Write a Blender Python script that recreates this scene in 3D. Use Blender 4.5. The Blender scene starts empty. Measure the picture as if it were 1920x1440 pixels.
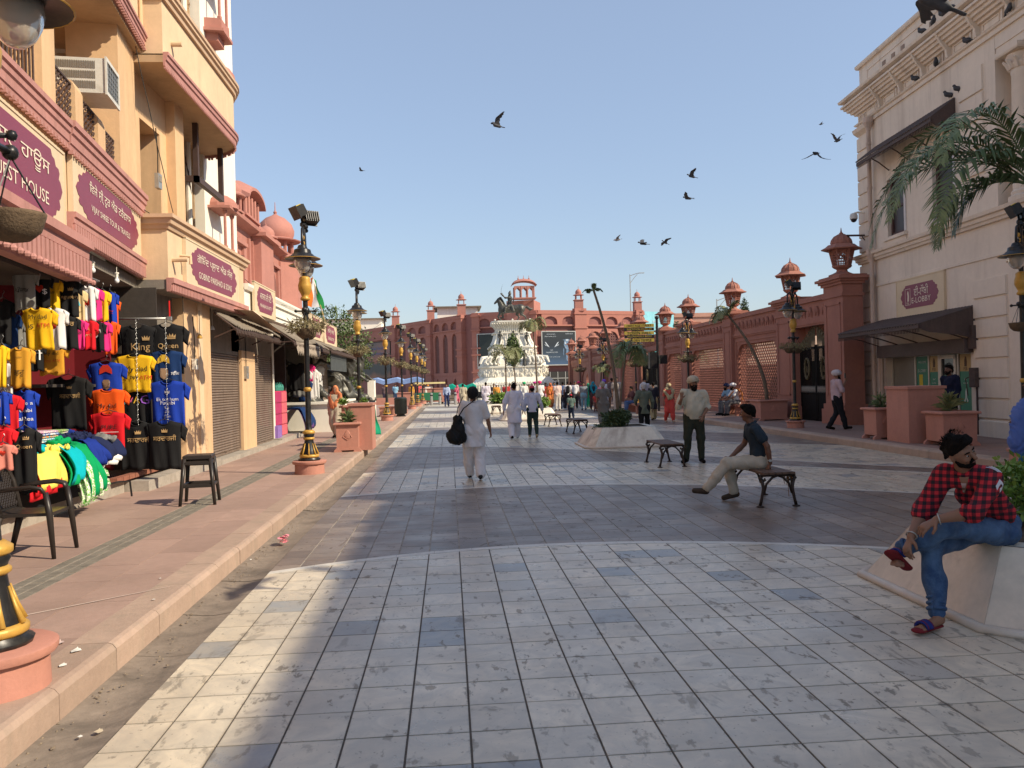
import bpy, bmesh, math, random
import numpy as np
from mathutils import Vector, Matrix, Euler
from mathutils.bvhtree import BVHTree
R_ = math.radians
SC = bpy.context.scene
COL = SC.collection
random.seed(7); np.random.seed(7)
# ---------------------------------------------------------------- camera (street grid: X right, Y along the street)
FPX = 1550.0; CH = 1.71; TH = math.atan(118/1550.0); ROLL = R_(1.5); PIT = -math.atan(4/1550.0)
_fw = np.array([math.sin(TH)*math.cos(PIT), math.cos(TH)*math.cos(PIT), math.sin(PIT)])
_r = np.array([math.cos(TH),-math.sin(TH),0.]); _u = np.cross(_r, _fw)
_R = math.cos(ROLL)*_r - math.sin(ROLL)*_u; _U = math.cos(ROLL)*_u + math.sin(ROLL)*_r
_C = np.array([0,0, CH])
def ray(u, v): return _fw + _R*(u-960)/FPX + _U*(720-v)/FPX
def G(u, v, z=0.): d = ray(u, v); return _C + d*((z-CH)/d[2])
def PX(u, v, X): d = ray(u, v); return _C + d*(X/d[0])
def PY(u, v, Y): d = ray(u, v); return _C + d*(Y/d[1])
cam = bpy.data.cameras.new('camera'); cam.sensor_width = 36; cam.lens = 36*FPX/1920; cam.clip_start = .05; cam.clip_end = 3000
camo = bpy.data.objects.new('camera', cam); COL.objects.link(camo)
camo.matrix_world = Matrix(((_R[0], _U[0], -_fw[0], 0),(_R[1], _U[1], -_fw[1], 0),(_R[2], _U[2], -_fw[2], CH),(0,0,0,1)))
SC.camera = camo
# ---------------------------------------------------------------- light
SUN_EL = R_(37.0)
SUN_DIR = Vector((.905,-.425,0)).normalized()            # where the sun stands, seen from the street
wd = bpy.data.worlds.new('World'); SC.world = wd; wd.use_nodes = True
nt = wd.node_tree; bg = nt.nodes['Background']
sky = nt.nodes.new('ShaderNodeTexSky'); sky.sky_type = 'NISHITA'; sky.sun_disc = False
sky.sun_elevation = SUN_EL; sky.sun_rotation = math.atan2(SUN_DIR.x, SUN_DIR.y)
sky.air_density = 1.25; sky.dust_density = .8; sky.ozone_density = 1.5; sky.altitude = 0
hz = nt.nodes.new('ShaderNodeMixRGB'); hz.inputs[0].default_value = .5; hz.inputs[2].default_value = (2.45,2.72,3.0,1)     # even thin haze over the whole dome
tn = nt.nodes.new('ShaderNodeMixRGB'); tn.blend_type = 'MULTIPLY'; tn.inputs[0].default_value = 1; tn.inputs[2].default_value = (.74,.78,.88,1)
nt.links.new(sky.outputs[0], hz.inputs[1]); nt.links.new(hz.outputs[0], tn.inputs[1]); nt.links.new(tn.outputs[0], bg.inputs[0]); bg.inputs[1].default_value = .145
sl = bpy.data.lights.new('sun', 'SUN'); sl.energy = 3.9; sl.angle = R_(.55); sl.color = (1,.87,.67)
so = bpy.data.objects.new('sun', sl); COL.objects.link(so)
sd = Vector((SUN_DIR.x*math.cos(SUN_EL), SUN_DIR.y*math.cos(SUN_EL), math.sin(SUN_EL)))
so.rotation_euler = sd.to_track_quat('Z', 'Y').to_euler(); so.location = (20,-10,30)
SC.view_settings.view_transform = 'Standard'; SC.view_settings.look = 'None'
SC.view_settings.exposure = .66; SC.view_settings.gamma = 1; SC.view_settings.use_curve_mapping = False
SC.cycles.max_bounces = 6
# ---------------------------------------------------------------- materials
def lin(c):
 if isinstance(c, str):
  c = c.lstrip('#'); c = [int(c[i:i+2], 16)/255 for i in (0,2,4)]
  c = [x/12.92 if x <= .04045 else ((x+.055)/1.055)**2.4 for x in c]
 return tuple(c)
_M = {}
class NT:
 def __init__(s, m): s.m = m; s.t = m.node_tree; s.n = s.t.nodes; s.b = s.n['Principled BSDF']
 def new(s, typ, **kw):
  n = s.n.new(typ)
  for k, v in kw.items():
   if k[0] == 'i' and k[1:].isdigit():
    i = int(k[1:])
    if hasattr(v, 'is_output'): s.t.links.new(v, n.inputs[i])
    else: n.inputs[i].default_value = v
   else: setattr(n, k, v)
  return n
 def link(s, a, b): s.t.links.new(a, b)
 def math(s, op, a, b=None, c=None):
  n = s.new('ShaderNodeMath', operation=op)
  for i, v in enumerate((a, b, c)):
   if v is None: continue
   if hasattr(v, 'is_output'): s.link(v, n.inputs[i])
   else: n.inputs[i].default_value = v
  return n.outputs[0]
 def mix(s, fac, a, b, bt='MIX'):
  n = s.new('ShaderNodeMixRGB', blend_type=bt)
  for i, v in enumerate((fac, a, b)):
   if hasattr(v, 'is_output'): s.link(v, n.inputs[i])
   elif i == 0: n.inputs[0].default_value = v
   else: n.inputs[i].default_value = (*v, 1)
  return n.outputs[0]
 def noise(s, vec, scale, detail=4, rough=.55, dist=0):
  n = s.new('ShaderNodeTexNoise'); n.inputs['Scale'].default_value = scale; n.inputs['Detail'].default_value = detail
  n.inputs['Roughness'].default_value = rough; n.inputs['Distortion'].default_value = dist
  if vec is not None: s.link(vec, n.inputs['Vector'])
  return n.outputs['Fac']
 def ramp(s, fac, stops):
  n = s.new('ShaderNodeValToRGB'); e = n.color_ramp.elements
  while len(e) < len(stops): e.new(.5)
  for i, (p, c) in enumerate(stops):
   e[i].position = p; e[i].color = (*c, 1) if not isinstance(c, float) else (c, c, c, 1)
  s.link(fac, n.inputs[0]); return n.outputs[0]
 def geo(s): return s.new('ShaderNodeNewGeometry').outputs['Position']
 def obj(s): return s.new('ShaderNodeTexCoord').outputs['Object']
 def bump(s, h, strength=.3, dist=.01):
  n = s.new('ShaderNodeBump'); n.inputs['Strength'].default_value = strength; n.inputs['Distance'].default_value = dist
  s.link(h, n.inputs['Height']); s.link(n.outputs[0], s.b.inputs['Normal'])
def newmat(name):
 m = bpy.data.materials.new(name); m.use_nodes = True; _M[name] = m; return NT(m)
def mat(name, color, rough=.7, var=.12, scale=3., bump=.15, bscale=40., metal=0., spec=.35, dirt=0., dirtc=(.05,.04,.03), streak=False, coat=0., orand=0.):
 """paint / stone / cloth with two scales of tonal noise, fine relief and optional grime patches"""
 if name in _M: return _M[name]
 k = newmat(name); c = lin(color); b = k.b
 co = k.geo()
 f = k.noise(co, scale, 6,.6)
 f2 = k.noise(co, scale*9,3,.6)
 g = k.math('MULTIPLY_ADD', f2,.35, k.math('MULTIPLY', f, .65))
 col = k.mix(k.ramp(g, [(.3,0.),(.7,1.)]), tuple(x*(1-var) for x in c), tuple(min(1, x*(1+var*.8)) for x in c))
 if dirt:
  if streak:
   mp = k.new('ShaderNodeMapping'); mp.inputs['Scale'].default_value = (2.2,2.2,.22); k.link(co, mp.inputs[0]); v = mp.outputs[0]
  else: v = co
  df = k.ramp(k.noise(v, scale*.9,8,.7,.4), [(.5,0.),(.72,1.)])
  col = k.mix(k.math('MULTIPLY', df, dirt), col, dirtc)
 if orand: col = k.mix(k.math('MULTIPLY', k.new('ShaderNodeObjectInfo').outputs['Random'], orand), col, tuple(x*.55 for x in c))
 k.link(col, b.inputs['Base Color'])
 b.inputs['Roughness'].default_value = rough; b.inputs['Metallic'].default_value = metal
 b.inputs['Specular IOR Level'].default_value = spec; b.inputs['Coat Weight'].default_value = coat
 if bump: k.bump(k.noise(co, bscale, 4,.6), bump, .01)
 return k.m
def flat(name, color, rough=.6, metal=0, emit=0):
 if name in _M: return _M[name]
 k = newmat(name); k.b.inputs['Base Color'].default_value = (*lin(color),1); k.b.inputs['Roughness'].default_value = rough
 k.b.inputs['Metallic'].default_value = metal
 if emit: k.b.inputs['Emission Color'].default_value = (*lin(color),1); k.b.inputs['Emission Strength'].default_value = emit
 return k.m
# ---------------------------------------------------------------- mesh builders
def rotz(a): return np.array([[math.cos(a),-math.sin(a),0], [math.sin(a), math.cos(a),0], [0,0,1.]])
class MB:
 def __init__(s): s.v = []; s.f = []
 def add(s, v, f):
  o = len(s.v); s.v += [tuple(map(float, p)) for p in v]; s.f += [tuple(i+o for i in q) for q in f]; return s
 def box(s, x0, x1, y0, y1, z0, z1, rz=0, at=None):
  v = [(x0,y0,z0),(x1,y0,z0),(x1,y1,z0),(x0,y1,z0),(x0,y0,z1),(x1,y0,z1),(x1,y1,z1),(x0,y1,z1)]
  if rz or at is not None:
   M = rotz(rz); a = np.array(at if at is not None else (0,0,0)); v = [tuple(M@np.array(p)+a) for p in v]
  return s.add(v, [(0,3,2,1),(4,5,6,7),(0,1,5,4),(1,2,6,5),(2,3,7,6),(3,0,4,7)])
 def obox(s, c, ax, ay, az):
  """box with half-axis vectors"""
  c, ax, ay, az = map(np.array, (c, ax, ay, az))
  v = [c+i*ax+j*ay+k*az for k in (-1,1) for i, j in ((-1,-1),(1,-1),(1,1),(-1,1))]
  return s.add(v, [(0,3,2,1),(4,5,6,7),(0,1,5,4),(1,2,6,5),(2,3,7,6),(3,0,4,7)])
 def prism(s, poly, z0, z1):
  """vertical prism over a ccw plan polygon"""
  n = len(poly); v = [(x, y, z0) for x, y in poly]+[(x, y, z1) for x, y in poly]
  return s.add(v, [tuple(range(n-1,-1,-1)), tuple(range(n, 2*n))]+[(i, (i+1)%n, n+(i+1)%n, n+i) for i in range(n)])
 def ext(s, poly, o, a, b, n, t):
  """polygon in the plane o + p*a + q*b pushed along n by t"""
  o, a, b, n = map(np.array, (o, a, b, n)); k = len(poly)
  v = [o+p*a+q*b for p, q in poly]+[o+p*a+q*b+n*t for p, q in poly]
  return s.add(v, [tuple(range(k-1,-1,-1)), tuple(range(k, 2*k))]+[(i, (i+1)%k, k+(i+1)%k, k+i) for i in range(k)])
 def sweep(s, prof, path, closed=False):
  """profile (out, z) swept along a plan path; out is to the right of the direction of travel"""
  P = [np.array(p[:2], float) for p in path]; n = len(P); m = len(prof); base = []
  for i in range(n):
   if closed: d0 = P[i]-P[i-1]; d1 = P[(i+1)%n]-P[i]
   else: d0 = P[i]-P[max(i-1,0)] if i else P[1]-P[0]; d1 = P[min(i+1,n-1)]-P[i] if i < n-1 else d0
   d0 = d0/np.linalg.norm(d0); d1 = d1/np.linalg.norm(d1)
   n0 = np.array([d0[1], -d0[0]]); n1 = np.array([d1[1], -d1[0]]); nn = n0+n1; nn /= np.linalg.norm(nn); nn /= max(.3, nn.dot(n0))
   zb = path[i][2] if len(path[i]) > 2 else 0
   base += [(P[i][0]+nn[0]*o, P[i][1]+nn[1]*o, z+zb) for o, z in prof]
  f = []
  for i in range(n if closed else n-1):
   a, b = i*m, ((i+1)%n)*m
   for j in range(m): f.append((a+j, b+j, b+(j+1)%m, a+(j+1)%m))
  if not closed: f += [tuple(range(m)), tuple(range((n-1)*m+m-1,(n-1)*m-1,-1))]
  return s.add(base, f)
 def tube(s, pts, r, n=8, cap=True, flatk=1., ref=None):
  pts = [np.array(p, float) for p in pts]; k = len(pts)
  rr = [r]*k if not hasattr(r, '__len__') else list(r)
  up = None; v = []
  for i in range(k):
   d = pts[min(i+1,k-1)]-pts[max(i-1,0)]; d /= (np.linalg.norm(d)+1e-9)
   if up is None:
    a = np.array(ref, float) if ref is not None else (np.array([0,0,1.]) if abs(d[2]) < .9 else np.array([1.,0,0]))
   else: a = up
   a = a-d*a.dot(d); a /= (np.linalg.norm(a)+1e-9); up = a; b = np.cross(d, a)
   for j in range(n):
    t = 2*math.pi*j/n; v.append(pts[i]+rr[i]*(math.cos(t)*a*flatk+math.sin(t)*b))
  f = [(i*n+j, i*n+(j+1)%n, (i+1)*n+(j+1)%n, (i+1)*n+j) for i in range(k-1) for j in range(n)]
  if cap: f += [tuple(range(n-1,-1,-1)), tuple(range((k-1)*n, k*n))]
  return s.add(v, f)
 def lathe(s, prof, at=(0,0,0), n=20, sq=None):
  """profile (radius, z) turned about a vertical axis; n=4 gives a square section"""
  a0 = math.pi/n; kk = 1/math.cos(math.pi/n) if n <= 8 else 1; m = len(prof); v = []
  for r, z in prof:
   for j in range(n):
    t = a0+2*math.pi*j/n; v.append((at[0]+r*kk*math.cos(t), at[1]+r*kk*math.sin(t), at[2]+z))
  f = [(i*n+j, i*n+(j+1)%n, (i+1)*n+(j+1)%n, (i+1)*n+j) for i in range(m-1) for j in range(n)]
  f += [tuple(range(n-1,-1,-1)), tuple(range((m-1)*n, m*n))]
  return s.add(v, f)
 def ball(s, c, r, n=10, sc=(1,1,1)):
  v = []; m = max(4, n*2//3)
  for i in range(1, m):
   p = math.pi*i/m
   for j in range(n):
    t = 2*math.pi*j/n; v.append((c[0]+r*sc[0]*math.sin(p)*math.cos(t), c[1]+r*sc[1]*math.sin(p)*math.sin(t), c[2]-r*sc[2]*math.cos(p)))
  k = len(v); v += [(c[0],c[1],c[2]-r*sc[2]),(c[0],c[1],c[2]+r*sc[2])]
  f = [(i*n+j, i*n+(j+1)%n, (i+1)*n+(j+1)%n, (i+1)*n+j) for i in range(m-2) for j in range(n)]
  f += [(k, (j+1)%n, j) for j in range(n)]+[(k+1,(m-2)*n+j, (m-2)*n+(j+1)%n) for j in range(n)]
  return s.add(v, f)
 def xf(s, M):
  s.v = [tuple(M @ Vector(p)) for p in s.v]; return s
 def shift(s, x, y, z, rz=0):
  c, q = math.cos(rz), math.sin(rz); s.v = [(p[0]*c-p[1]*q+x, p[0]*q+p[1]*c+y, p[2]+z) for p in s.v]; return s
 def data(s, name, m=None, smooth=False, autos=None):
  me = bpy.data.meshes.new(name); me.from_pydata(s.v, [], s.f)
  if m: me.materials.append(m)
  if smooth: me.shade_smooth()
  if autos:
   try: me.shade_smooth(); me.set_sharp_from_angle(angle=R_(autos))
   except Exception: pass
  return me
 def build(s, name, m=None, parent=None, smooth=False, autos=None, world=None, kind=None, label=None):
  o = bpy.data.objects.new(name, s.data(name, m, smooth, autos)); COL.objects.link(o)
  if parent is not None: o.parent = parent
  if world is not None: o.location = (-world[0], -world[1], -world[2])
  if kind: o['kind'] = kind
  if label: o['label'] = label
  return o
def tag(o, label=None, cat=None, group=None, kind=None):
 if label: o['label'] = label
 if cat: o['category'] = cat
 if group: o['group'] = group
 if kind: o['kind'] = kind
 return o
def thing(name, label, cat, loc=(0,0,0), rz=0, group=None, sc=1.):
 o = bpy.data.objects.new(name, None); COL.objects.link(o); o.location = tuple(map(float, loc)); o.rotation_euler = (0,0,rz)
 o.empty_display_size = .1; o.scale = (sc, sc, sc)
 return tag(o, label, cat, group)
class World:
 """adds meshes built in street coordinates as parts of a thing that stands somewhere else"""
 def __init__(s, root): s.root = root; s.l = root.location.copy()
 def __call__(s, mb, name, m, parent=None, **kw):
  if parent is None: return mb.build(name, m, s.root, world=s.l, **kw)
  return mb.build(name, m, parent, **kw)
def inst(me, name, parent, loc=(0,0,0), rot=(0,0,0), sc=None):
 o = bpy.data.objects.new(name, me); COL.objects.link(o); o.parent = parent; o.location = loc; o.rotation_euler = rot
 if sc is not None: o.scale = sc
 return o
def copy_tree(o, parent=None, **tags):
 c = o.copy(); COL.objects.link(c)
 if parent is not None: c.parent = parent
 for ch in list(o.children): copy_tree(ch, c)
 for k, v in tags.items(): c[k] = v
 return c
_tc = {}
def text2d(s, size=1., res=2):
 """lettering as flat polygons: centred vertices (x, y) and faces"""
 key = (s, res)
 if key not in _tc:
  cu = bpy.data.curves.new('t', 'FONT'); cu.body = s; cu.resolution_u = res; cu.align_x = 'CENTER'; cu.align_y = 'CENTER'
  ob = bpy.data.objects.new('t', cu); COL.objects.link(ob)
  me = bpy.data.meshes.new_from_object(ob)
  v = np.array([p.co[:2] for p in me.vertices]).reshape(-1,2); f = [tuple(p.vertices) for p in me.polygons]
  bpy.data.objects.remove(ob); bpy.data.curves.remove(cu); bpy.data.meshes.remove(me)
  if len(v): v = v-(v.max(0)+v.min(0))/2
  _tc[key] = (v, f)
 v, f = _tc[key]; return v*size, f
def put_text(mb, s, o, a, b, w=None, h=None, x=0, y=0, n=None, t=.004):
 """text of width w (or height h) laid in the plane with axes a, b through o, a few mm proud"""
 v, f = text2d(s)
 if not len(v): return
 ex = v.max(0)-v.min(0); kx = w/ex[0] if w else h/ex[1]; ky = h/ex[1] if h else kx
 o, a, b = map(np.array, (o, a, b)); n = np.cross(a, b) if n is None else np.array(n)
 mb.add([o+a*(p[0]*kx+x)+b*(p[1]*ky+y)+n*t for p in v], f)
def lerp(a, b, t): return np.array(a, float)*(1-t)+np.array(b, float)*t
# ---------------------------------------------------------------- soft-body surfaces (distance fields meshed by surface nets)
class SDF:
 def __init__(s, k=.02): s.p = []; s.k = k
 def cap(s, a, b, ra, rb=None, fd=None, ff=1., k=None):
  s.p.append(('c', np.array(a, float), np.array(b, float), ra, ra if rb is None else rb, None if fd is None else np.array(fd, float)/np.linalg.norm(fd), ff, k)); return s
 def ell(s, c, r, M=None, k=None):
  s.p.append(('e', np.array(c, float), np.array(r, float), M, k)); return s
 def chain(s, pts, rs, **kw):
  for i in range(len(pts)-1): s.cap(pts[i], pts[i+1], rs[i], rs[i+1], **kw)
  return s
 def bb(s, q):
  if q[0] == 'c':
   r = max(q[3], q[4])*max(1, q[6]); return np.minimum(q[1], q[2])-r, np.maximum(q[1], q[2])+r
  r = q[2].max() if q[3] is not None else q[2]; return q[1]-r, q[1]+r
 def mesh(s, h, noise=None, cut=None):
  B = [s.bb(q) for q in s.p]; pad = s.k+3*h
  lo = np.min([b[0] for b in B], 0)-pad; hi = np.max([b[1] for b in B], 0)+pad
  n = np.ceil((hi-lo)/h).astype(int)+1
  ax = [lo[i]+h*np.arange(n[i]) for i in range(3)]
  Fd = np.full(n, 1., np.float32)
  for q, (b0, b1) in zip(s.p, B):
   k = q[-1] if q[-1] is not None else s.k
   i0 = np.maximum(0, np.floor((b0-pad-lo)/h).astype(int)); i1 = np.minimum(n, np.ceil((b1+pad-lo)/h).astype(int)+1)
   X = ax[0][i0[0]:i1[0], None, None]; Y = ax[1][None, i0[1]:i1[1], None]; Z = ax[2][None, None, i0[2]:i1[2]]
   if q[0] == 'c':
    a, b, ra, rb, fd, ff = q[1:7]; px, py, pz = X-a[0], Y-a[1], Z-a[2]; d = b-a
    if fd is not None and ff != 1:
     t = (px*fd[0]+py*fd[1]+pz*fd[2])*(1/ff-1); px = px+t*fd[0]; py = py+t*fd[1]; pz = pz+t*fd[2]
     d = d+fd*d.dot(fd)*(1/ff-1)
    L = d.dot(d)+1e-12; t = np.clip((px*d[0]+py*d[1]+pz*d[2])/L, 0,1)
    D = np.sqrt((px-t*d[0])**2+(py-t*d[1])**2+(pz-t*d[2])**2)-(ra+(rb-ra)*t)
    if ff < 1: D = D*max(ff, .5)
   else:
    c, r, M = q[1:4]; px, py, pz = X-c[0], Y-c[1], Z-c[2]
    if M is not None: px, py, pz = [px*M[0][i]+py*M[1][i]+pz*M[2][i] for i in range(3)]
    e = np.sqrt((px/r[0])**2+(py/r[1])**2+(pz/r[2])**2)
    e2 = np.sqrt((px/r[0]**2)**2+(py/r[1]**2)**2+(pz/r[2]**2)**2)+1e-9
    D = e*(e-1)/e2
   sl = (slice(i0[0], i1[0]), slice(i0[1], i1[1]), slice(i0[2], i1[2])); Fv = Fd[sl]
   if k > 0:
    w = np.clip(.5+.5*(Fv-D)/k, 0,1); Fd[sl] = Fv*(1-w)+D*w-k*w*(1-w)
   else: Fd[sl] = np.minimum(Fv, D)
  if noise:
   X = ax[0][:, None, None]; Y = ax[1][None, :, None]; Z = ax[2][None, None, :]
   rs = np.random.RandomState(noise[2] if len(noise) > 2 else 3)
   for i in range(5):
    kx, ky, kz, ph = rs.uniform(-1,1,4); f = noise[1]*(1+.55*i)
    Fd += (noise[0]/(1+.4*i)*np.sin(f*(kx*X*1.4+ky*Y*1.4+kz*Z)+ph*9+1.3*np.sin(f*.45*(ky*X-kx*Z+Y)))).astype(np.float32)
  if cut:
   for (cp, cn) in cut:
    X = ax[0][:, None, None]; Y = ax[1][None, :, None]; Z = ax[2][None, None, :]
    Fd = np.maximum(Fd, ((X-cp[0])*cn[0]+(Y-cp[1])*cn[1]+(Z-cp[2])*cn[2]).astype(np.float32))
  return surfnets(Fd, lo, h)
def surfnets(Fd, lo, h):
 ins = Fd < 0; nx, ny, nz = Fd.shape
 c = [ins[i:nx-1+i, j:ny-1+j, k:nz-1+k] for i in (0,1) for j in (0,1) for k in (0,1)]
 al = c[0].copy(); an = c[0].copy()
 for q in c[1:]: al &= q; an |= q
 act = an & ~al; idx = np.full(act.shape, -1, np.int64); ii = np.argwhere(act); idx[act] = np.arange(len(ii))
 acc = np.zeros((len(ii),3)); cnt = np.zeros(len(ii)); off = [(i,j,k) for i in (0,1) for j in (0,1) for k in (0,1)]
 val = {o: Fd[ii[:,0]+o[0], ii[:,1]+o[1], ii[:,2]+o[2]] for o in off}
 for o in off:
  for a in range(3):
   if o[a] == 0:
    p = list(o); p[a] = 1; v0, v1 = val[o], val[tuple(p)]; m = (v0 < 0) != (v1 < 0)
    t = np.where(m, v0/(v0-v1+1e-12),0); pt = np.array(o, float)[None].repeat(len(ii),0); pt[:, a] += t
    acc[m] += pt[m]; cnt[m] += 1
 V = lo+h*(ii+acc/cnt[:, None]); Fq = []
 for a in range(3):
  b, c2 = (a+1)%3,(a+2)%3
  s0 = [slice(1, n-1) for n in Fd.shape]; s1 = list(s0); s0[a] = slice(0, Fd.shape[a]-1); s1[a] = slice(1, Fd.shape[a])
  m = ins[tuple(s0)] != ins[tuple(s1)]; e = np.argwhere(m)
  if not len(e): continue
  o = np.ones(3, int); o[a] = 0; e = e+o
  db = np.zeros(3, int); db[b] = 1; dc = np.zeros(3, int); dc[c2] = 1
  g = lambda q: idx[q[:,0], q[:,1], q[:,2]]
  quad = np.stack([g(e-db-dc), g(e-dc), g(e), g(e-db)], 1)
  flip = ~ins[e[:,0], e[:,1], e[:,2]]; quad[flip] = quad[flip][:, ::-1]; Fq.append(quad)
 return V, np.concatenate(Fq)
def npmesh(name, V, Q, m=None, smooth=True):
 me = bpy.data.meshes.new(name); me.vertices.add(len(V)); me.vertices.foreach_set('co', np.asarray(V, np.float32).ravel())
 k = Q.shape[1]; me.loops.add(len(Q)*k); me.loops.foreach_set('vertex_index', Q.astype(np.int32).ravel())
 me.polygons.add(len(Q)); me.polygons.foreach_set('loop_start', np.arange(0, len(Q)*k, k, dtype=np.int32))
 try: me.polygons.foreach_set('loop_total', np.full(len(Q), k, np.int32))
 except Exception: pass
 me.update(calc_edges=True); me.validate()
 if smooth: me.shade_smooth()
 if m: me.materials.append(m)
 return me
def sdf_obj(sd, name, m, parent, h, noise=None, cut=None):
 V, Q = sd.mesh(h, noise, cut); o = bpy.data.objects.new(name, npmesh(name, V, Q, m)); COL.objects.link(o)
 if parent is not None: o.parent = parent
 return o
# ---------------------------------------------------------------- the ground
def marble(name, light):
 k = newmat(name); b = k.b; co = k.geo()
 sp = k.new('ShaderNodeSeparateXYZ'); k.link(co, sp.inputs[0])
 cx = k.math('FLOOR', k.math('DIVIDE', k.math('SUBTRACT', sp.outputs[0], .06),.305))
 cy = k.math('FLOOR', k.math('DIVIDE', sp.outputs[1], .338))
 cb = k.new('ShaderNodeCombineXYZ'); k.link(cx, cb.inputs[0]); k.link(cy, cb.inputs[1])
 wn = k.new('ShaderNodeTexWhiteNoise', noise_dimensions='2D'); k.link(cb.outputs[0], wn.inputs['Vector']); r = wn.outputs['Value']
 off = k.new('ShaderNodeVectorMath', operation='MULTIPLY_ADD'); k.link(cb.outputs[0], off.inputs[0]); off.inputs[1].default_value = (3.7,5.3,0); k.link(co, off.inputs[2])
 vein = k.noise(off.outputs[0], 3.2,9,.68,1.6)
 if light:
  base = k.ramp(r, [(0., (.61,.52,.39)),(.5,(.77,.665,.50)),(.84,(.67,.585,.45)),(.91,(.50,.455,.38)),(.95,(.30,.32,.33)),(1., (.22,.24,.26))])
  col = k.mix(k.ramp(vein, [(.38,0.),(.62,.6)]), base, (.42,.385,.32))
 else:
  base = k.ramp(r, [(0., (.165,.122,.092)),(.5,(.22,.165,.128)),(.85,(.27,.21,.165)),(1., (.34,.27,.21))])
  col = k.mix(k.ramp(vein, [(.4,0.),(.7,.45)]), base, (.10,.09,.085))
 g1 = k.ramp(k.noise(co, .9,6,.62), [(.40,0.),(.68,1.)])
 col = k.mix(k.math('MULTIPLY', g1,.55 if light else .3), col, (.34,.295,.235) if light else (.11,.10,.09))
 mp = k.new('ShaderNodeMapping'); mp.inputs['Scale'].default_value = (1.25,.62,1); mp.inputs['Rotation'].default_value = (0,0,.5); k.link(co, mp.inputs[0])
 bl = k.ramp(k.noise(mp.outputs[0], 8.0,4,.62,.25), [(.59,0.),(.64,1.)])
 bl2 = k.ramp(k.noise(co, 34,2,.5,.3), [(.68,0.),(.72,1.)])
 big = k.ramp(k.noise(mp.outputs[0], 2.6,5,.66,.5), [(.61,0.),(.66,.9)])
 m = k.math('MAXIMUM', k.math('MAXIMUM', bl, bl2), big)
 m = k.math('MULTIPLY', m, k.ramp(k.noise(co, .55,5,.6), [(.36,.45),(.58,1.)]))
 col = k.mix(k.math('MULTIPLY', m, .72 if light else .4), col, (.15,.125,.095) if light else (.10,.085,.075))
 ed = None
 for ax_, o_ in ((0,.06),(1,0.)):
  fr = k.math('FRACT', k.math('DIVIDE', k.math('SUBTRACT', sp.outputs[ax_], o_),(.305,.338)[ax_])); e_ = k.math('ABSOLUTE', k.math('SUBTRACT', fr, .5)); ed = e_ if ed is None else k.math('MAXIMUM', ed, e_)
 ed = k.ramp(k.math('ADD', ed, k.math('MULTIPLY', k.math('SUBTRACT', k.noise(co, 11,4),.5),.12)), [(.455,0.),(.51,1.)])
 col = k.mix(k.math('MULTIPLY', ed, .42 if light else .2), col, (.20,.165,.125))
 k.link(col, b.inputs['Base Color'])
 rr = k.math('MULTIPLY_ADD', k.noise(co, 2.1,5,.6),.42,.12 if light else .18)
 k.link(k.math('MAXIMUM', rr, k.math('MULTIPLY', m, .7)), b.inputs['Roughness']); b.inputs['Specular IOR Level'].default_value = .5
 k.bump(k.math('ADD', k.noise(co, 60,3), k.math('MULTIPLY', vein, .6)),.12,.004)
 return k.m
MARB, GRAN = marble('worn_marble', True), marble('worn_granite', False)
GROUT_D = mat('dark_joint', (.12,.10,.08),.95,.35,6, dirt=.5)
GROUT_L = mat('pale_joint', (.36,.32,.27),.95,.4,5, dirt=.7)
STRIP = mat('white_marble_strip', (.60,.57,.51),.4,.15,3, dirt=.5, dirtc=(.25,.21,.17))
PAVE = mat('pink_sandstone_paving', (.38,.255,.205),.78,.18,1.3,.25,50, orand=.35, dirt=.6, dirtc=(.26,.18,.14))
KERB = mat('kerb_sandstone', (.42,.30,.23),.8,.18,2.2,.35,45, orand=.3, dirt=.75, dirtc=(.30,.24,.18), streak=True)
CONC = mat('dirty_concrete', (.36,.32,.27),.9,.25,2.5,.4,30, dirt=.6, dirtc=(.16,.13,.10))
GUT = mat('gutter_stone', (.23,.185,.145),.85,.35,1.6,.6,22, dirt=.9, dirtc=(.09,.075,.06))
COB = mat('grey_cobble', (.20,.175,.14),.85,.3,7,.4,60, dirt=.4)
gm = MB(); gm.add([(-900,-60,-.03),(900,-60,-.03),(900,1500,-.03),(-900,1500,-.03)], [(0,1,2,3)])
tag(gm.build('ground', CONC), kind='structure')
arc_pts = [
 [(-2.3,7.4),(-1.75,7.8),(-.79,8.26),(.05,8.45),(1.67,8.56),(2.99,8.25),(4.11,7.79),(6.5,6.2),(9.4,3.4)],
 [(-2.3,12.75),(-1.75,12.94),(-.23,13.42),(.58,13.53),(1.58,13.46),(2.65,13.29),(3.77,12.96),(5.25,12.13),(6.63,11.08),(9.4,8.3)],
 [(-2.3,16.0),(-.28,16.86),(.74,17.01),(1.87,17.1),(3.66,16.79),(5.03,15.97),(6.58,14.72),(9.4,11.9)],
 [(-2.3,22.9),(-.36,22.49),(1.04,22.0),(2.21,21.13),(3.21,20.14),(3.88,19.39),(4.53,18.6),(5.44,17.5),(7.02,15.7),(9.4,13.3)],
 [(-2.3,28.1),(-.44,27.92),(1.32,27.15),(2.71,25.8),(3.95,24.68),(6.43,21.7),(8.74,19.53),(9.4,18.9)],
 [(-2.3,32.6),(-.44,32.4),(1.32,31.8),(3.5,30.2),(6.58,26.67),(8.93,24.0),(9.4,23.5)]]
arcs = []
for a in arc_pts:
 a = np.array(a); arcs.append(np.polyfit(a[:,0], a[:,1], 4))
for i in range(4):
 q = arcs[5].copy(); q[-1] += (i+1)*(4.4+.35*i); arcs.append(q)
def arc(i, x):
 if i < 0: return -3.
 if i >= len(arcs): return 60.
 return float(np.polyval(arcs[i], x))
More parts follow.
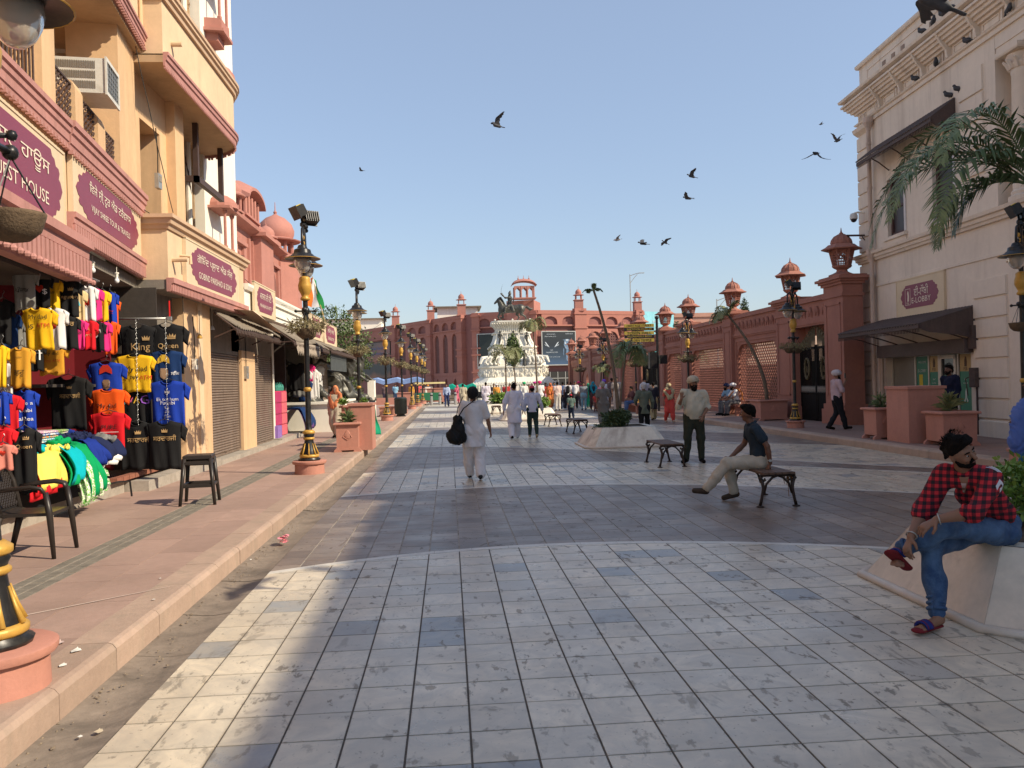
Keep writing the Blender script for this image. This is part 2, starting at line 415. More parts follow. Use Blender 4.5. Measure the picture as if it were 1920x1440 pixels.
def clip(poly, f):
 out = []; n = len(poly)
 for i in range(n):
  a, b = poly[i], poly[(i+1)%n]; fa, fb = f(a), f(b)
  if fa >= 0: out.append(a)
  if (fa >= 0) != (fb >= 0):
   t = fa/(fa-fb); out.append((a[0]+(b[0]-a[0])*t, a[1]+(b[1]-a[1])*t))
 return out
plaza = thing('plaza_floor', None, None, (3,8,0)); tag(plaza, kind='structure'); PW = World(plaza)
X0 = .06; S = .305; XL, XR, YN, YF = -1.71,9.3,1.2,52.
stuff_l, stuff_d, gl, gd = MB(), MB(), MB(), MB(); cand = []
def tile_mb(poly, mb, z=0.):
 n = len(poly); o = len(mb.v); mb.v += [(x, y, z) for x, y in poly]+[(x, y, -.012) for x, y in poly]
 mb.f.append(tuple(o+i for i in range(n))); mb.f += [(o+i, o+n+i, o+n+(i+1)%n, o+(i+1)%n) for i in range(n)]
for band in range(len(arcs)+1):
 light = band % 2 == 0
 for ix in range(-7,32):
  x0, x1 = X0+ix*S, X0+(ix+1)*S
  x0c, x1c = max(x0, XL), min(x1, XR)
  if x1c-x0c < .03: continue
  lo0, lo1, hi0, hi1 = arc(band-1, x0c), arc(band-1, x1c), arc(band, x0c), arc(band, x1c)
  g = .06
  fl = lambda p: p[1]-(lo0+(lo1-lo0)*(p[0]-x0c)/(x1c-x0c))-g
  fh = lambda p: (hi0+(hi1-hi0)*(p[0]-x0c)/(x1c-x0c))-g-p[1]
  (gl if light else gd).add([(x0c, max(YN, lo0),-.005),(x1c, max(YN, lo1),-.005),(x1c, min(YF, hi1),-.005),(x0c, min(YF, hi0),-.005)], [(0,1,2,3)]) if min(hi0, hi1) > YN and max(lo0, lo1) < YF else None
  jx = .0055 if light else .007
  stag = 0. if light else (.169 if ix % 2 else 0.)
  L = .338
  for iy in range(int(max(YN, min(lo0, lo1))/L)-2, int(min(YF, max(hi0, hi1))/L)+2):
   y0, y1 = iy*L+stag, (iy+1)*L+stag
   if y1 < YN or y0 > YF-.3: continue
   jy = .0048 if light else .003
   wob = random.uniform(-.0015,.0015)
   xa = x0+jx if x0 >= XL else XL; xb = x1-jx if x1 <= XR else XR
   poly = [(xa, y0+jy+wob),(xb, y0+jy+wob),(xb, y1-jy),(xa, y1-jy)]
   poly = clip(poly, fl)
   if len(poly) > 2: poly = clip(poly, fh)
   if len(poly) < 3: continue
   cx, cy = sum(p[0] for p in poly)/len(poly), sum(p[1] for p in poly)/len(poly)
   d = np.array([cx, cy, 0.])-_C; kk = d.dot(_fw)
   inview = kk > .5 and abs(d.dot(_R)/kk) < .66 and abs(d.dot(_U)/kk) < .5
   z = random.uniform(-.0012,.0)
   if inview and cy < 12: cand.append((kk, poly, light, z))
   else: tile_mb(poly, stuff_l if light else stuff_d, z)
cand.sort(key=lambda c: c[0]); 
nl = 0
for kk, poly, light, z in cand:
 if nl < 298:
  nl += 1; m = MB(); cx, cy = poly[0]; tile_mb([(x-cx, y-cy) for x, y in poly], m, z)
  o = m.build('marble_tile' if light else 'granite_tile', MARB if light else GRAN, plaza); o.location = (cx-3, cy-8,0)
 else: tile_mb(poly, stuff_l if light else stuff_d, z)
PW(stuff_l, 'marble_paving', MARB, kind='stuff'); PW(stuff_d, 'granite_paving', GRAN, kind='stuff')
PW(gl, 'dark_joint_bed', GROUT_D); PW(gd, 'pale_joint_bed', GROUT_L)
for i in range(len(arcs)):
 m = MB(); xs = np.arange(XL, XR+.01,.38)
 for a, b in zip(xs[:-1], xs[1:]):
  b -= .003
  y0, y1 = arc(i, a), arc(i, b)
  m.add([(a,y0-.055,.001),(b,y1-.055,.001),(b,y1+.055,.001),(a,y0+.055,.001),(a,y0-.055,-.01),(b,y1-.055,-.01),(b,y1+.055,-.01),(a,y0+.055,-.01)], [(0,1,2,3),(4,5,1,0),(3,2,6,7),(5,6,2,1),(7,4,0,3)])
 PW(m, 'marble_strip', STRIP)
k = newmat('far_paving'); co = k.geo(); sp = k.new('ShaderNodeSeparateXYZ'); k.link(co, sp.inputs[0])
s_ = k.math('MULTIPLY_ADD', sp.outputs[0], .55, sp.outputs[1]); bd = k.math('GREATER_THAN', k.math('FRACT', k.math('DIVIDE', s_, 10.5)),.52)
cc = k.mix(bd, (.60,.55,.46),(.26,.22,.18)); cc = k.mix(k.ramp(k.noise(co, .7,6), [(.4,0.),(.7,.6)]), cc, (.27,.24,.2))
k.link(cc, k.b.inputs['Base Color']); k.b.inputs['Roughness'].default_value = .5
fm = MB(); fm.add([(-1.71,YF,-.003),(9.3,YF,-.003),(40,YF+.01,-.0035),(40,190,-.003),(-40,190,-.003),(-40,76,-.003),(-1.71,76,-.003)], [(0,1,3,4,5,6)])
tag(fm.build('far_plaza_floor', k.m), kind='structure')
nm = MB(); nm.add([(-1.71,-12,-.004),(9.3,-12,-.004),(9.3,YN,-.004),(-1.71,YN,-.004)], [(0,1,2,3)]); tag(nm.build('near_plaza_floor', MARB), kind='structure')
gt = thing('gutter', None, None, (-1.9,8,0)); tag(gt, kind='structure'); GW = World(gt)
y = 2.4; i = 0
while y < 60:
 L = random.uniform(.85,1.15) if y < 24 else 6.
 m = MB(); a, b = y+.004, y+L-.004; xs = [-2.08,-2.02,-1.93,-1.84,-1.76,-1.712]; zs = [-.002,-.006,-.016,-.019,-.008,-.001]
 dz = random.uniform(-.003,.002)
 vv = [(x, yy, z+dz) for yy in (a, b) for x, z in zip(xs, zs)]; m.add(vv, [(j, j+1,7+j, 6+j) for j in range(5)])
 GW(m, 'channel_stone', GUT, smooth=True); y += L
dm = MB(); rs = random.Random(4)
for j in range(420):
 yy = rs.uniform(3,22); xx = rs.gauss(-1.99,.07); s = rs.uniform(.004,.014)*(1+.2*(yy > 8))
 if xx < -2.07 or xx > -1.6: continue
 a = rs.uniform(0,3); m = [(xx+s*math.cos(a+t)*rs.uniform(.5,1.2), yy+s*math.sin(a+t)*rs.uniform(.5,1.6),-.004+rs.uniform(0,.006)) for t in (0,1.6,3.1,4.7)]
 dm.add(m+[(xx, yy, .006)], [(0,1,4),(1,2,4),(2,3,4),(3,0,4)])
tag(dm.build('gutter_grit', mat('grit', (.22,.17,.12),.9,.4,20)), kind='stuff')
lp = thing('left_pavement', None, None, (-3.5,8,.17)); tag(lp, kind='structure'); LW = World(lp)
m = MB(); m.box(-9,-2.36,-6,80,-.02,.163); LW(m, 'joint_bed', mat('pavement_joint', (.42,.30,.24),.95,.3,5, dirt=.4))
m = MB(); cols = [(-2.36,-2.80),(-2.80,-3.24),(-3.57,-4.05),(-4.05,-4.62)]
far = MB(); nsl = 0
for ci, (xb, xa) in enumerate(cols):
 y = 1.8+.23*ci
 while y < 60:
  L = .62 if ci % 2 else .9
  if y > 24: L = 1.2
  z = .17+random.uniform(-.0012,.0008)
  if y < 24:
   q = MB(); q.box(xa+.003-xa, xb-.003-xa, 0, L-.006,-.012,0); o = q.build('paving_slab', PAVE, lp); o.location = (xa+3.5, y-8, z-.17); nsl += 1
  else: far.box(xa+.002, xb-.002, y, y+L-.006,.15, z)
  y += L
LW(far, 'far_paving_slabs', PAVE, kind='stuff')
m = MB(); m.box(-9,-4.62,-6,80,.0,.169); LW(m, 'back_paving', PAVE)
cb_me = [None]*3
for i in range(3):
 q = MB(); q.lathe([(.5,-.02),(.5,-.003),(.47,0)], n=4); q.v = [(p[0]*.099, p[1]*.215, p[2]) for p in q.v]; cb_me[i] = q.data('cobble', COB)
nc = 0
for r in range(3):
 y = 2.6+.11*r
 while y < 24.5:
  if nc < 298: inst(cb_me[r], 'cobble', lp, (-3.57+.055+r*.11+3.5, y-8,.0+random.uniform(-.003,.002)), sc=(1, random.uniform(.94,1),1)); nc += 1
  y += .222
m = MB(); m.box(-3.575,-3.235,-6,60,.0,.1655); LW(m, 'cobble_bed', mat('cobble_joint', (.33,.275,.22),.95,.3,6))
kb = thing('left_kerb', None, None, (-2.2,8,0)); tag(kb, kind='structure')
def kerb_run(root, xf, side, y0, y1, near):
 y = y0
 while y < y1:
  L = .75 if y < near else 3.0
  w = .28; pr = [(0,-.02),(0,.135+random.uniform(-.002,.002)),(.022,.162),(.05,.172),(w,.172),(w,-.02)]
  q = MB(); n = len(pr); e = .0035
  q.add([(side*p, e, z) for p, z in pr]+[(side*p, L-e, z) for p, z in pr], [tuple(range(n)), tuple(range(2*n-1, n-1,-1))]+[(i, n+i, n+(i+1)%n, (i+1)%n) for i in range(n)])
  o = q.build('kerb_stone', KERB, root); o.location = (xf-root.location.x+random.uniform(-.003,.003), y-root.location.y, random.uniform(-.002,.002)); y += L
kerb_run(kb, -2.08,-1,1.5,76,26)
rk = thing('right_kerb', None, None, (9.4,20,0)); tag(rk, kind='structure')
PAVE_R = mat('right_pavement_stone', (.28,.18,.145),.8,.18,1.1,.25,40, orand=.3, dirt=.5, dirtc=(.15,.10,.08))
kerb_run(rk, 9.3,1,8,90,34)
rp = thing('right_pavement', None, None, (10.5,20,.17)); tag(rp, kind='structure'); RW = World(rp)
m = MB(); m.box(9.58,13.2,-14,100,-.02,.160); RW(m, 'joint_bed', mat('right_joint', (.22,.15,.12),.95,.3,5))
far = MB()
for ci in range(5):
 xa = 9.58+ci*.6; y = 8+.2*ci
 while y < 90:
  L = .8 if y < 34 else 3
  if y < 34:
   q = MB(); q.box(.003,.597,0, L-.006,-.012,0); o = q.build('paving_slab', PAVE_R, rp); o.location = (xa-10.5, y-20, random.uniform(-.0015,.001))
  else: far.box(xa+.003, xa+.597, y, y+L-.006,.15,.17)
  y += L
RW(far, 'far_paving_slabs', PAVE_R, kind='stuff')
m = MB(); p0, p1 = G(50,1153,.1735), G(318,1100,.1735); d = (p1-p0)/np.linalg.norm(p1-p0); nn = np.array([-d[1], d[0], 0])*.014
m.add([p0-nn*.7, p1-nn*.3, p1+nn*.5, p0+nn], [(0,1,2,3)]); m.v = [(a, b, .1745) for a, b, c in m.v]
LW(m, 'painted_glint', mat('glint_streak', (.60,.47,.39),.8,.2,9))  # sun glint on the slabs, painted as a thin pale strip
WL = -1
for (u, v, z, s, c) in [(430,1052,0,.03,'w'),(288,995+130,.175,.012,'w'),(143,1220,.175,.028,'w'),(118,1248,.175,.02,'w'),(446,1056,0,.022,'w'),(150,1382,.0,.012,'w'),(185,1302+70,.0,.02,'d'),(110,1206,.175,.03,'p'),(300,1085,.175,.01,'w'),(470,1050,-.005,.014,'w')]:
 p = G(u, v, z); m = MB(); rs = random.Random(u); WL = WL+1 if c == 'w' else WL
 m.add([(s*math.cos(t)*rs.uniform(.6,1.2), s*1.6*math.sin(t)*rs.uniform(.6,1.2), rs.uniform(.002,.008)) for t in (0,1,2.2,3.3,4.4,5.4)], [(0,1,2,3,4,5)])
 m.add([(s*.6,0,.003),(0,s*.8,.02*s/.03),(-s*.5,0,.004)], [(0,1,2)])
 o = m.build('paper_scrap', mat('litter_'+c, {'w':(.7,.68,.62),'d':(.5,.42,.3),'p':(.55,.42,.38)}[c], .9,.2,30)); o.location = tuple(p)
 tag(o, {'w':['white paper scrap in the gutter beside the pink wrapper','white litter flake on the pavement edge near the stool','white paper scrap lying nearest the round red lamp plinth','small white scrap on the slabs beside the larger paper scrap','white flake in the gutter just ahead of the pink wrapper','tiny white scrap low in the gutter at the bottom left','tiny white fleck on the slabs beside the pale streak','long white flake in the gutter below the pink wrapper'][min(7, WL)],'d':'pale wrapper lying in the gutter','p':'faded pink scrap on the pavement slabs'}[c], 'litter', 'litter by the left kerb')
# ---------------------------------------------------------------- left side: shop buildings
CREAM = mat('peach_stucco', (.66,.44,.25),.85,.13,.8,.25,35, dirt=.42, dirtc=(.40,.25,.15), streak=True)
CREAM_L = mat('pale_stucco', (.68,.50,.32),.85,.12,1.1,.2,35, dirt=.4, dirtc=(.42,.28,.18), streak=True)
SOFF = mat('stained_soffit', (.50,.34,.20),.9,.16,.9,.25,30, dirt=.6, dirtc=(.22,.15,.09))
PINK = mat('dusty_pink_trim', (.46,.225,.195),.75,.15,2,.2,45, dirt=.6, dirtc=(.30,.15,.12), streak=True)
BOARD = mat('cream_signboard', (.66,.52,.345),.6,.07,1.5,.05, dirt=.25, dirtc=(.45,.33,.22), streak=True)
MAROON = mat('maroon_plaque', (.225,.045,.075),.45,.08,2,.05)
LETTER = mat('cream_lettering', (.78,.66,.52),.55,.06,5,0)
IRON = mat('brown_ironwork', (.07,.042,.034),.6,.2,8,.2)
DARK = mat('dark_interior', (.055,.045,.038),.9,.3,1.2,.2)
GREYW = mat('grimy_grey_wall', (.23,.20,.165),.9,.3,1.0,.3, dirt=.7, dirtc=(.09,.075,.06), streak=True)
WHITEW = mat('chalk_white_wall', (.80,.76,.66),.85,.07,1.0,.2, dirt=.3, dirtc=(.5,.42,.32), streak=True)
REDS = mat('red_sandstone', (.35,.15,.108),.82,.15,.9,.3,30, dirt=.35, dirtc=(.20,.085,.065), streak=True)
REDS_L = mat('pink_sandstone', (.42,.185,.145),.82,.13,1.1,.3,30, dirt=.3, dirtc=(.30,.13,.10), streak=True)
STEEL = mat('dull_steel', (.45,.44,.41),.45,.2,9,.1, metal=.7)
BULBW = flat('white_bulb_glass', (.8,.8,.78),.2)
TAN = mat('old_tan_plaster', (.42,.29,.17),.9,.2,1.6,.5,20, dirt=.6, dirtc=(.16,.10,.06))
P0 = np.array([-4.5,10.2]); RZ = R_(8.02)
def LL(t, s, z):     # local building frame -> street
 c, q = math.cos(RZ), math.sin(RZ); return np.array([P0[0]+t*c-s*q, P0[1]+t*q+s*c, z])
def trim(root, name, s0, s1, z0, z1, out=.10, frame='s', dent=.11, x0=0., mat_=None, rib=False, tips=False):
 """stepped moulding between s0 and s1 on the street face (local x = out)"""
 h = z1-z0; mt = mat_ or PINK
 pr = [(x0, z0),(x0+out*.45, z0),(x0+out*.5, z0+h*.18),(x0+out*.62, z0+h*.22),(x0+out*.64, z0+h*.5),(x0+out*.8, z0+h*.56),(x0+out*.82, z0+h*.76),(x0+out, z0+h*.8),(x0+out, z1),(x0, z1)]
 m = MB(); n = len(pr)
 m.add([(x, s0, z) for x, z in pr]+[(x, s1, z) for x, z in pr], [tuple(range(n)), tuple(range(2*n-1, n-1,-1))]+[(i, n+i, n+(i+1)%n, (i+1)%n) for i in range(n)])
 m.build(name, mt, root)
 d = MB(); s = s0+.03
 while s < s1-.04:
  if rib: d.box(x0+out*.62, x0+out*.86, s, s+dent*.62, z0+h*.03, z0+h*.53)
  else: d.box(x0+out*.3, x0+out*.72, s, s+dent*.5, z0-h*.13, z0+.002)
  s += dent
 d.build('dentil_row', mt, root, kind='stuff')
 if tips:
  t_ = MB(); s = s0+.06
  while s < s1: t_.ball((x0+out*.95, s, z0-.01),.035,7); s += .17
  t_.build('tile_tip_row', mt, root, kind='stuff')
def plaque_poly(w, h):
 q = [(.5,0),(.475,.12),(.455,.15),(.468,.24),(.455,.30),(.42,.31),(.405,.40),(.375,.42),(.36,.5)]
 a = [(x*w, y*h) for x, y in q]
 r = a+[(-x, y) for x, y in reversed(a)]; r += [(-x, -y) for x, y in a[1:]]+[(x, -y) for x, y in reversed(a[1:])]
 return r
def signboard(name, label, o, a, b, w, h, top, bot, parent_rz=None, pw=.86, ph=.74, tw=.66, bw=.6, th=.05, group='maroon shop signs', plq=True, ty=.16, by=-.2, emblem=False):
 """board with o = centre of its back, a = reading direction, b = up; both unit"""
 a, b = np.array(a, float), np.array(b, float); n = np.cross(a, b)
 t = thing(name, label, 'sign', o, 0, group); z3 = np.zeros(3)
 m = MB(); m.ext([(-w/2,-h/2),(w/2,-h/2),(w/2, h/2),(-w/2, h/2)], z3, a, b, n, th); m.build('board', BOARD, t)
 m = MB()
 for x, y, ww, hh in ((0, h/2, w+.03,.03),(0,-h/2, w+.03,.03),(-w/2,0,.03, h),(w/2,0,.03, h)):
  m.ext([(x-ww/2, y-hh/2),(x+ww/2, y-hh/2),(x+ww/2, y+hh/2),(x-ww/2, y+hh/2)], -n*.002, a, b, n, th+.012)
 m.build('board_frame', BOARD, t)
 if plq: m = MB(); m.ext(plaque_poly(w*pw, h*ph), n*th, a, b, n, .006); m.build('plaque', MAROON, t)
 m = MB(); put_text(m, top, n*(th+.009), a, b, w=w*tw, h=h*.26, y=h*ty, x=w*(.05 if emblem else 0)); m.build('punjabi_lettering', LETTER, t)
 m = MB(); put_text(m, bot, n*(th+.009), a, b, w=w*bw, h=h*.15, y=h*by, x=w*(.05 if emblem else 0)); m.build('english_lettering', LETTER, t)
 return t
def wall_box(mb, t0, t1, s0, s1, z0, z1): return mb.box(t0, t1, s0, s1, z0, z1)
# --- A: guest house, nearest
A = thing('shop_building', 'peach guest house building over the near T-shirt stall, nearest on the left', 'building', (*P0,0), RZ)
def pa(mb, name, m, root=None, **k): return mb.build(name, m, root or A, **k)
m = MB(); m.box(-.25,0,-8.2,-.02,3.5,4.66); pa(m, 'fascia_wall', CREAM)
trim(A, 'upper_moulding', -8.2,-.0,4.64,4.95,.12)
trim(A, 'tiled_eave', -8.2,.06,3.04,3.52,.30, rib=True, dent=.13, tips=True)
m = MB(); m.box(-1.6,-.1,-8.2,0,4.80,4.93); pa(m, 'balcony_floor', CREAM)
m = MB(); m.box(-.42,-.05,-.50,-.04,4.95,9.8); pa(m, 'corner_pillar', CREAM)
m = MB(); m.box(-.42,-.05,-4.2,-3.8,4.95,9.8); pa(m, 'pillar', CREAM)
m = MB(); m.box(-1.8,-1.6,-8.2,0,3.0,9.8); pa(m, 'back_wall', CREAM)
m = MB(); m.box(-1.75,.25,-8.2,-.55,7.35,7.6); pa(m, 'upper_slab', SOFF)
m = MB(); m.box(-.3,.2,-8.2,-.55,7.6,9.8); pa(m, 'upper_wall', CREAM)
def grille(root, s0, s1, z0, z1, x=-.12, bars=True):
 r = MB(); r.tube([(x, s0, z1),(x, s1, z1)], .022,6); r.tube([(x, s0, z0+.04),(x, s1, z0+.04)], .014,6); ra = r.build('railing', IRON, root)
 n = max(2, int((s1-s0)/.11)); q = MB()
 for i in range(n):
  s = s0+(i+.5)*(s1-s0)/n
  if bars: q.tube([(x, s, z0),(x, s, z1)], .013,5)
  else:
   for kk in range(7):   # leafy cast ironwork
    z = z0+.06+kk*(z1-z0-.08)/7; q.tube([(x, s-.05, z),(x+.018, s-.01, z+.04),(x, s+.04, z+.075),(x-.01, s+.05, z+.03)], [.006,.015,.014,.004], 5)
    q.tube([(x, s+.05, z+.02),(x+.02, s, z+.06),(x, s-.05, z+.03)], [.004,.012,.004], 5)
 if bars:
  for kk in range(2):
   for i in range(n):
    s = s0+(i+.5)*(s1-s0)/n; q.tube([(x, s-.05, z1-.10-kk*.1),(x, s, z1-.03-kk*.1),(x, s+.05, z1-.10-kk*.1),(x, s, z1-.17-kk*.1),(x, s-.05, z1-.10-kk*.1)], .009,4)
 q.build('ironwork', IRON, ra)
grille(A, -3.75,-.52,4.95,5.85)
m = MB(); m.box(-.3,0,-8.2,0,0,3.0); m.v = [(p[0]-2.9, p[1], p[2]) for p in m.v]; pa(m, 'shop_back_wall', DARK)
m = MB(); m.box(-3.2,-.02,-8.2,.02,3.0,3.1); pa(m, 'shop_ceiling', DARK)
o_ = LL(.004,-1.62,4.04); ea = np.array([-math.sin(RZ), math.cos(RZ),0])
signboard('shop_sign', 'maroon GUEST HOUSE plaque on a cream board, nearest sign on the left', o_, ea, (0,0,1),2.9,.94, 'ਗੈਸਟ ਹਾਊਸ', 'GUEST HOUSE', pw=.93, ph=.84, tw=.62, bw=.58)
# --- B: tours
B = thing('shop_building', 'peach balcony building between the guest house and the round-balcony corner building', 'building', (*P0,0), RZ)
def pb(mb, name, m, root=None, **k): return mb.build(name, m, root or B, **k)
m = MB(); m.box(-.25,-.005,.02,4.05,3.86,4.66); pb(m, 'fascia_wall', CREAM)
trim(B, 'upper_moulding', .02,4.07,4.62,4.97,.14)
trim(B, 'lower_moulding', .02,4.05,3.58,3.88,.12, rib=True, dent=.1)
m = MB(); m.box(-1.6,-.1,.02,4.0,4.80,4.94); pb(m, 'balcony_floor', CREAM)
m = MB(); m.box(-1.8,-1.55,.0,4.0,3.0,12.5); pb(m, 'back_wall', CREAM)
for s0, s1, z1 in ((.78,1.12,5.74),(1.84,2.22,5.66)):
 m = MB(); pr = [(-.30,4.95),(-.06,4.95),(-.06, z1-.12),(-.10, z1-.03),(-.18, z1),(-.26, z1-.03),(-.30, z1-.12)]
 n = len(pr); m.add([(x, s0, z) for x, z in pr]+[(x, s1, z) for x, z in pr], [tuple(range(n)), tuple(range(2*n-1, n-1,-1))]+[(i, n+i, n+(i+1)%n, (i+1)%n) for i in range(n)])
 pb(m, 'pillar', CREAM)
grille(B, .0,.78,4.97,5.66, bars=False); grille(B, 1.12,1.84,4.97,5.62, bars=False); grille(B, 2.22,2.92,4.97,5.55, bars=False)
m = MB(); m.box(-.75,-.02,2.92,4.02,4.94,7.34); pb(m, 'corner_pillar', CREAM)
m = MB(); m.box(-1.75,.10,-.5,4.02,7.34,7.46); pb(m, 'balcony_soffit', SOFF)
trim(B, 'soffit_moulding', -.5,4.06,7.40,7.62,.12, dent=.09, x0=.10)
m = MB(); m.box(-.5,.12,-.5,4.02,7.6,12.5); pb(m, 'upper_wall', CREAM_L)
m = MB(); m.tube([(.16,3.75,7.65),(.16,3.75,12.)], .03,7); m.tube([(.145,3.45,8.0),(.145,2.6,9.1)], .008,5); pb(m, 'rain_pipe', CREAM)
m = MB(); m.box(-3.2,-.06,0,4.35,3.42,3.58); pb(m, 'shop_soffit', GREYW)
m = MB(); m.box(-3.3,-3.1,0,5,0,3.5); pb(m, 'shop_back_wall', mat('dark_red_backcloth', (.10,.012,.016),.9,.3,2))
m = MB(); m.tube([(.0,.9,7.33),(-.5,1.9,7.33)], .004,4); pb(m, 'soffit_crack_wire', IRON)
signboard('shop_sign', 'maroon VIJAY SHREE TOUR & TRAVELS plaque on a cream board', LL(.006,1.95,4.24), ea, (0,0,1),3.62,.72, 'ਿਵਜੇ ਸ਼ੀ੍ ਟੂਰ ਐਂਡ ਟਰੈਵਲਸ', 'VIJAY SHREE TOUR & TRAVELS', pw=.93, ph=.86, tw=.62, bw=.58)
ac = thing('air_conditioner', 'boxy white window air conditioner sticking out over the balcony ironwork', 'air conditioner', LL(-.17,1.36,5.75), RZ)
m = MB(); m.box(-.42,.34,-.02,.64,0,.47); m.build('casing', mat('aged_white_enamel', (.62,.60,.54),.5,.12,6, dirt=.35, dirtc=(.35,.28,.2)), ac)
m = MB(); m.box(.34,.365,-.04,.66,-.02,.03); m.box(.34,.365,-.04,.66,.44,.49); m.box(.34,.365,-.04,.0,.03,.44); m.box(.34,.365,.62,.66,.03,.44); m.build('front_frame', _M['aged_white_enamel'], ac)
m = MB(); m.box(.335,.345,0,.62,.03,.44); m.build('condenser', mat('condenser_fins', (.10,.11,.12),.6,.3,40), ac)
m = MB(); [m.box(.35,.356,.0,.62,.03+i*.068,.036+i*.068) for i in range(7)]; [m.box(.351,.357,.0+i*.1,.006+i*.1,.03,.44) for i in range(7)]; m.build('wire_guard', STEEL, ac)
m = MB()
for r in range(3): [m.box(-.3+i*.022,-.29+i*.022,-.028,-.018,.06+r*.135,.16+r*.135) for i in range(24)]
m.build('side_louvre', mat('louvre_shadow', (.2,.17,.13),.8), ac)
# --- C: corner building with the rounded balcony
Cb = thing('shop_building', 'peach corner building with the big rounded balcony above the GOBIND PARSHAD sign', 'building', (-4.6,14.1,0)); CW = World(Cb)
def box(name, m, x0, x1, y0, y1, z0, z1, W, **k): q = MB(); q.box(x0, x1, y0, y1, z0, z1); return W(q, name, m, **k)
box('fascia_wall', CREAM_L, -5.6,-4.6,14.12,19.2,3.56,4.42, CW)
def swp(W, name, path, prof, m, **k): q = MB(); q.sweep(prof, path); return W(q, name, m, **k)
par = [(-5.05,14.12),(-4.6,14.12),(-4.6,19.2),(-5.4,19.2)]
swp(CW, 'parapet_moulding', par, [(0,4.40),(.03,4.40),(.05,4.46),(.09,4.48),(.10,4.55),(.14,4.57),(.14,4.63),(-.2,4.63),(-.2,4.40)], mat('tan_moulding', (.56,.385,.25),.8,.1,2,.2, dirt=.3, dirtc=(.35,.24,.16)))
swp(CW, 'lower_moulding', [(-4.6,14.08),(-4.6,19.25)], [(-.02,3.36),(.03,3.36),(.06,3.44),(.06,3.48),(.10,3.5),(.10,3.585),(-.02,3.585)], PINK)
q = MB(); y = 14.12
while y < 19.2: q.box(-4.56,-4.525, y, y+.05,3.37,3.49); y += .085
CW(q, 'dentil_row', PINK, kind='stuff')
box('shop_soffit', GREYW, -7.4,-4.62,14.1,19.2,3.40,3.555, CW)
bal = [(-5.05,14.15),(-4.6,14.15),(-4.6,18.6)]+[(-5.75+1.15*math.cos(a),18.6+1.25*math.sin(a)) for a in np.linspace(.15, math.pi/2,9)]+[(-6.3,19.85)]
poly = [(x, y) for x, y in bal]+[(-6.3,14.15)]
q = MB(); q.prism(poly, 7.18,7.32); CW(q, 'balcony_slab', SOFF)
swp(CW, 'balcony_parapet', bal, [(0,7.3),(0,8.30),(-.14,8.30),(-.14,7.3)], CREAM_L, autos=40)
swp(CW, 'balcony_coping', bal, [(.0,8.22),(.05,8.22),(.06,8.29),(.10,8.31),(.10,8.36),(.13,8.38),(.13,8.44),(-.18,8.44),(-.18,8.3)], _M['tan_moulding'], autos=40)
swp(CW, 'balcony_trim', bal[1:], [(0,7.12),(.03,7.12),(.035,7.2),(.06,7.22),(.065,7.28),(.09,7.3),(.09,7.35),(0,7.35)], PINK, autos=40)
q = MB(); L = 0
for i in range(1, len(bal)-1):
 a, b = np.array(bal[i]), np.array(bal[i+1]); d = np.linalg.norm(b-a); e = (b-a)/d; nn = np.array([e[1], -e[0]])
 for j in range(int(d/.075)):
  c = a+e*(j+.5)*.075; q.obox((*(c+nn*.02),7.1),(*(nn*.018),0),(*(e*.02),0),(0,0,.022))
CW(q, 'balcony_dentils', PINK, kind='stuff')
box('storey_wall', CREAM, -6.4,-5.22,14.15,14.75,4.4,7.2, CW)
box('storey_wall', CREAM, -6.4,-5.22,15.75,16.6,4.4,7.2, CW)
box('door_lintel', CREAM, -6.4,-5.22,14.75,15.75,6.45,7.2, CW)
box('balcony_door', IRON, -6.1,-5.95,14.75,15.75,4.4,6.45, CW)
box('pilaster', CREAM, -5.24,-5.05,16.1,16.62,4.4,7.2, CW)
box('end_wall', CREAM, -6.6,-5.4,16.6,17.0,4.4,7.2, CW)
box('roof_slab', SOFF, -6.4,-4.9,14.2,19.1,4.30,4.42, CW)
box('upper_wall', CREAM_L, -6.4,-5.3,14.2,16.2,7.3,12.4, CW)
q = MB(); q.tube([(-5.05,16.35,8.4),(-5.05,16.35,12)], .05,8); q.tube([(-4.8,14.6,7.66),(-4.42,14.6,7.66)], .045,9); CW(q, 'overflow_pipe', CREAM_L)
q = MB(); q.tube([(-4.6,14.75,4.05),(-4.42,14.75,4.03),(-4.42,14.75,3.9)], .03,8); q.tube([(-4.6,14.35,3.92),(-4.35,14.35,3.92)], .04,9); CW(q, 'spout_pipe', CREAM_L)
Ob = thing('old_house', 'weathered tan house with drainpipes glimpsed behind the rounded balcony', 'building', (-5.9,18.5,0)); OW = World(Ob)
box('wall', TAN, -7.2,-5.75,17.05,19.6,3.4,12.5, OW)
box('dark_opening', DARK, -5.9,-5.73,17.5,18.05,5.05,5.75, OW)
q = MB()
for i in range(7): q.tube([(-5.70,18.15+i*.2,4.5),(-5.70,18.15+i*.2,12.3)], .045 if i % 2 else .03,7)
for i in range(60):
 a = i*.37; zz = 4.6+i*.125; yy = 18.2+(i*7 % 11)*.11; q.tube([(-5.66, yy+.05*math.cos(t), zz+.05*math.sin(t)) for t in np.linspace(0,5,7)], .008,4)
OW(q, 'carved_band', TAN)
q = MB(); q.tube([(-5.62,18.75,4.4),(-5.62,18.75,12.5)], .065,9); OW(q, 'drainpipe', WHITEW)
q = MB(); q.tube([(-5.60,18.4,7.0),(-5.56,18.7,6.2),(-5.6,18.95,5.2),(-5.62,19.1,4.6)], .01,4); q.tube([(-5.6,18.1,6.9),(-5.56,18.6,6.5),(-5.6,18.8,6.0)], .008,4); OW(q, 'hanging_cable', IRON)
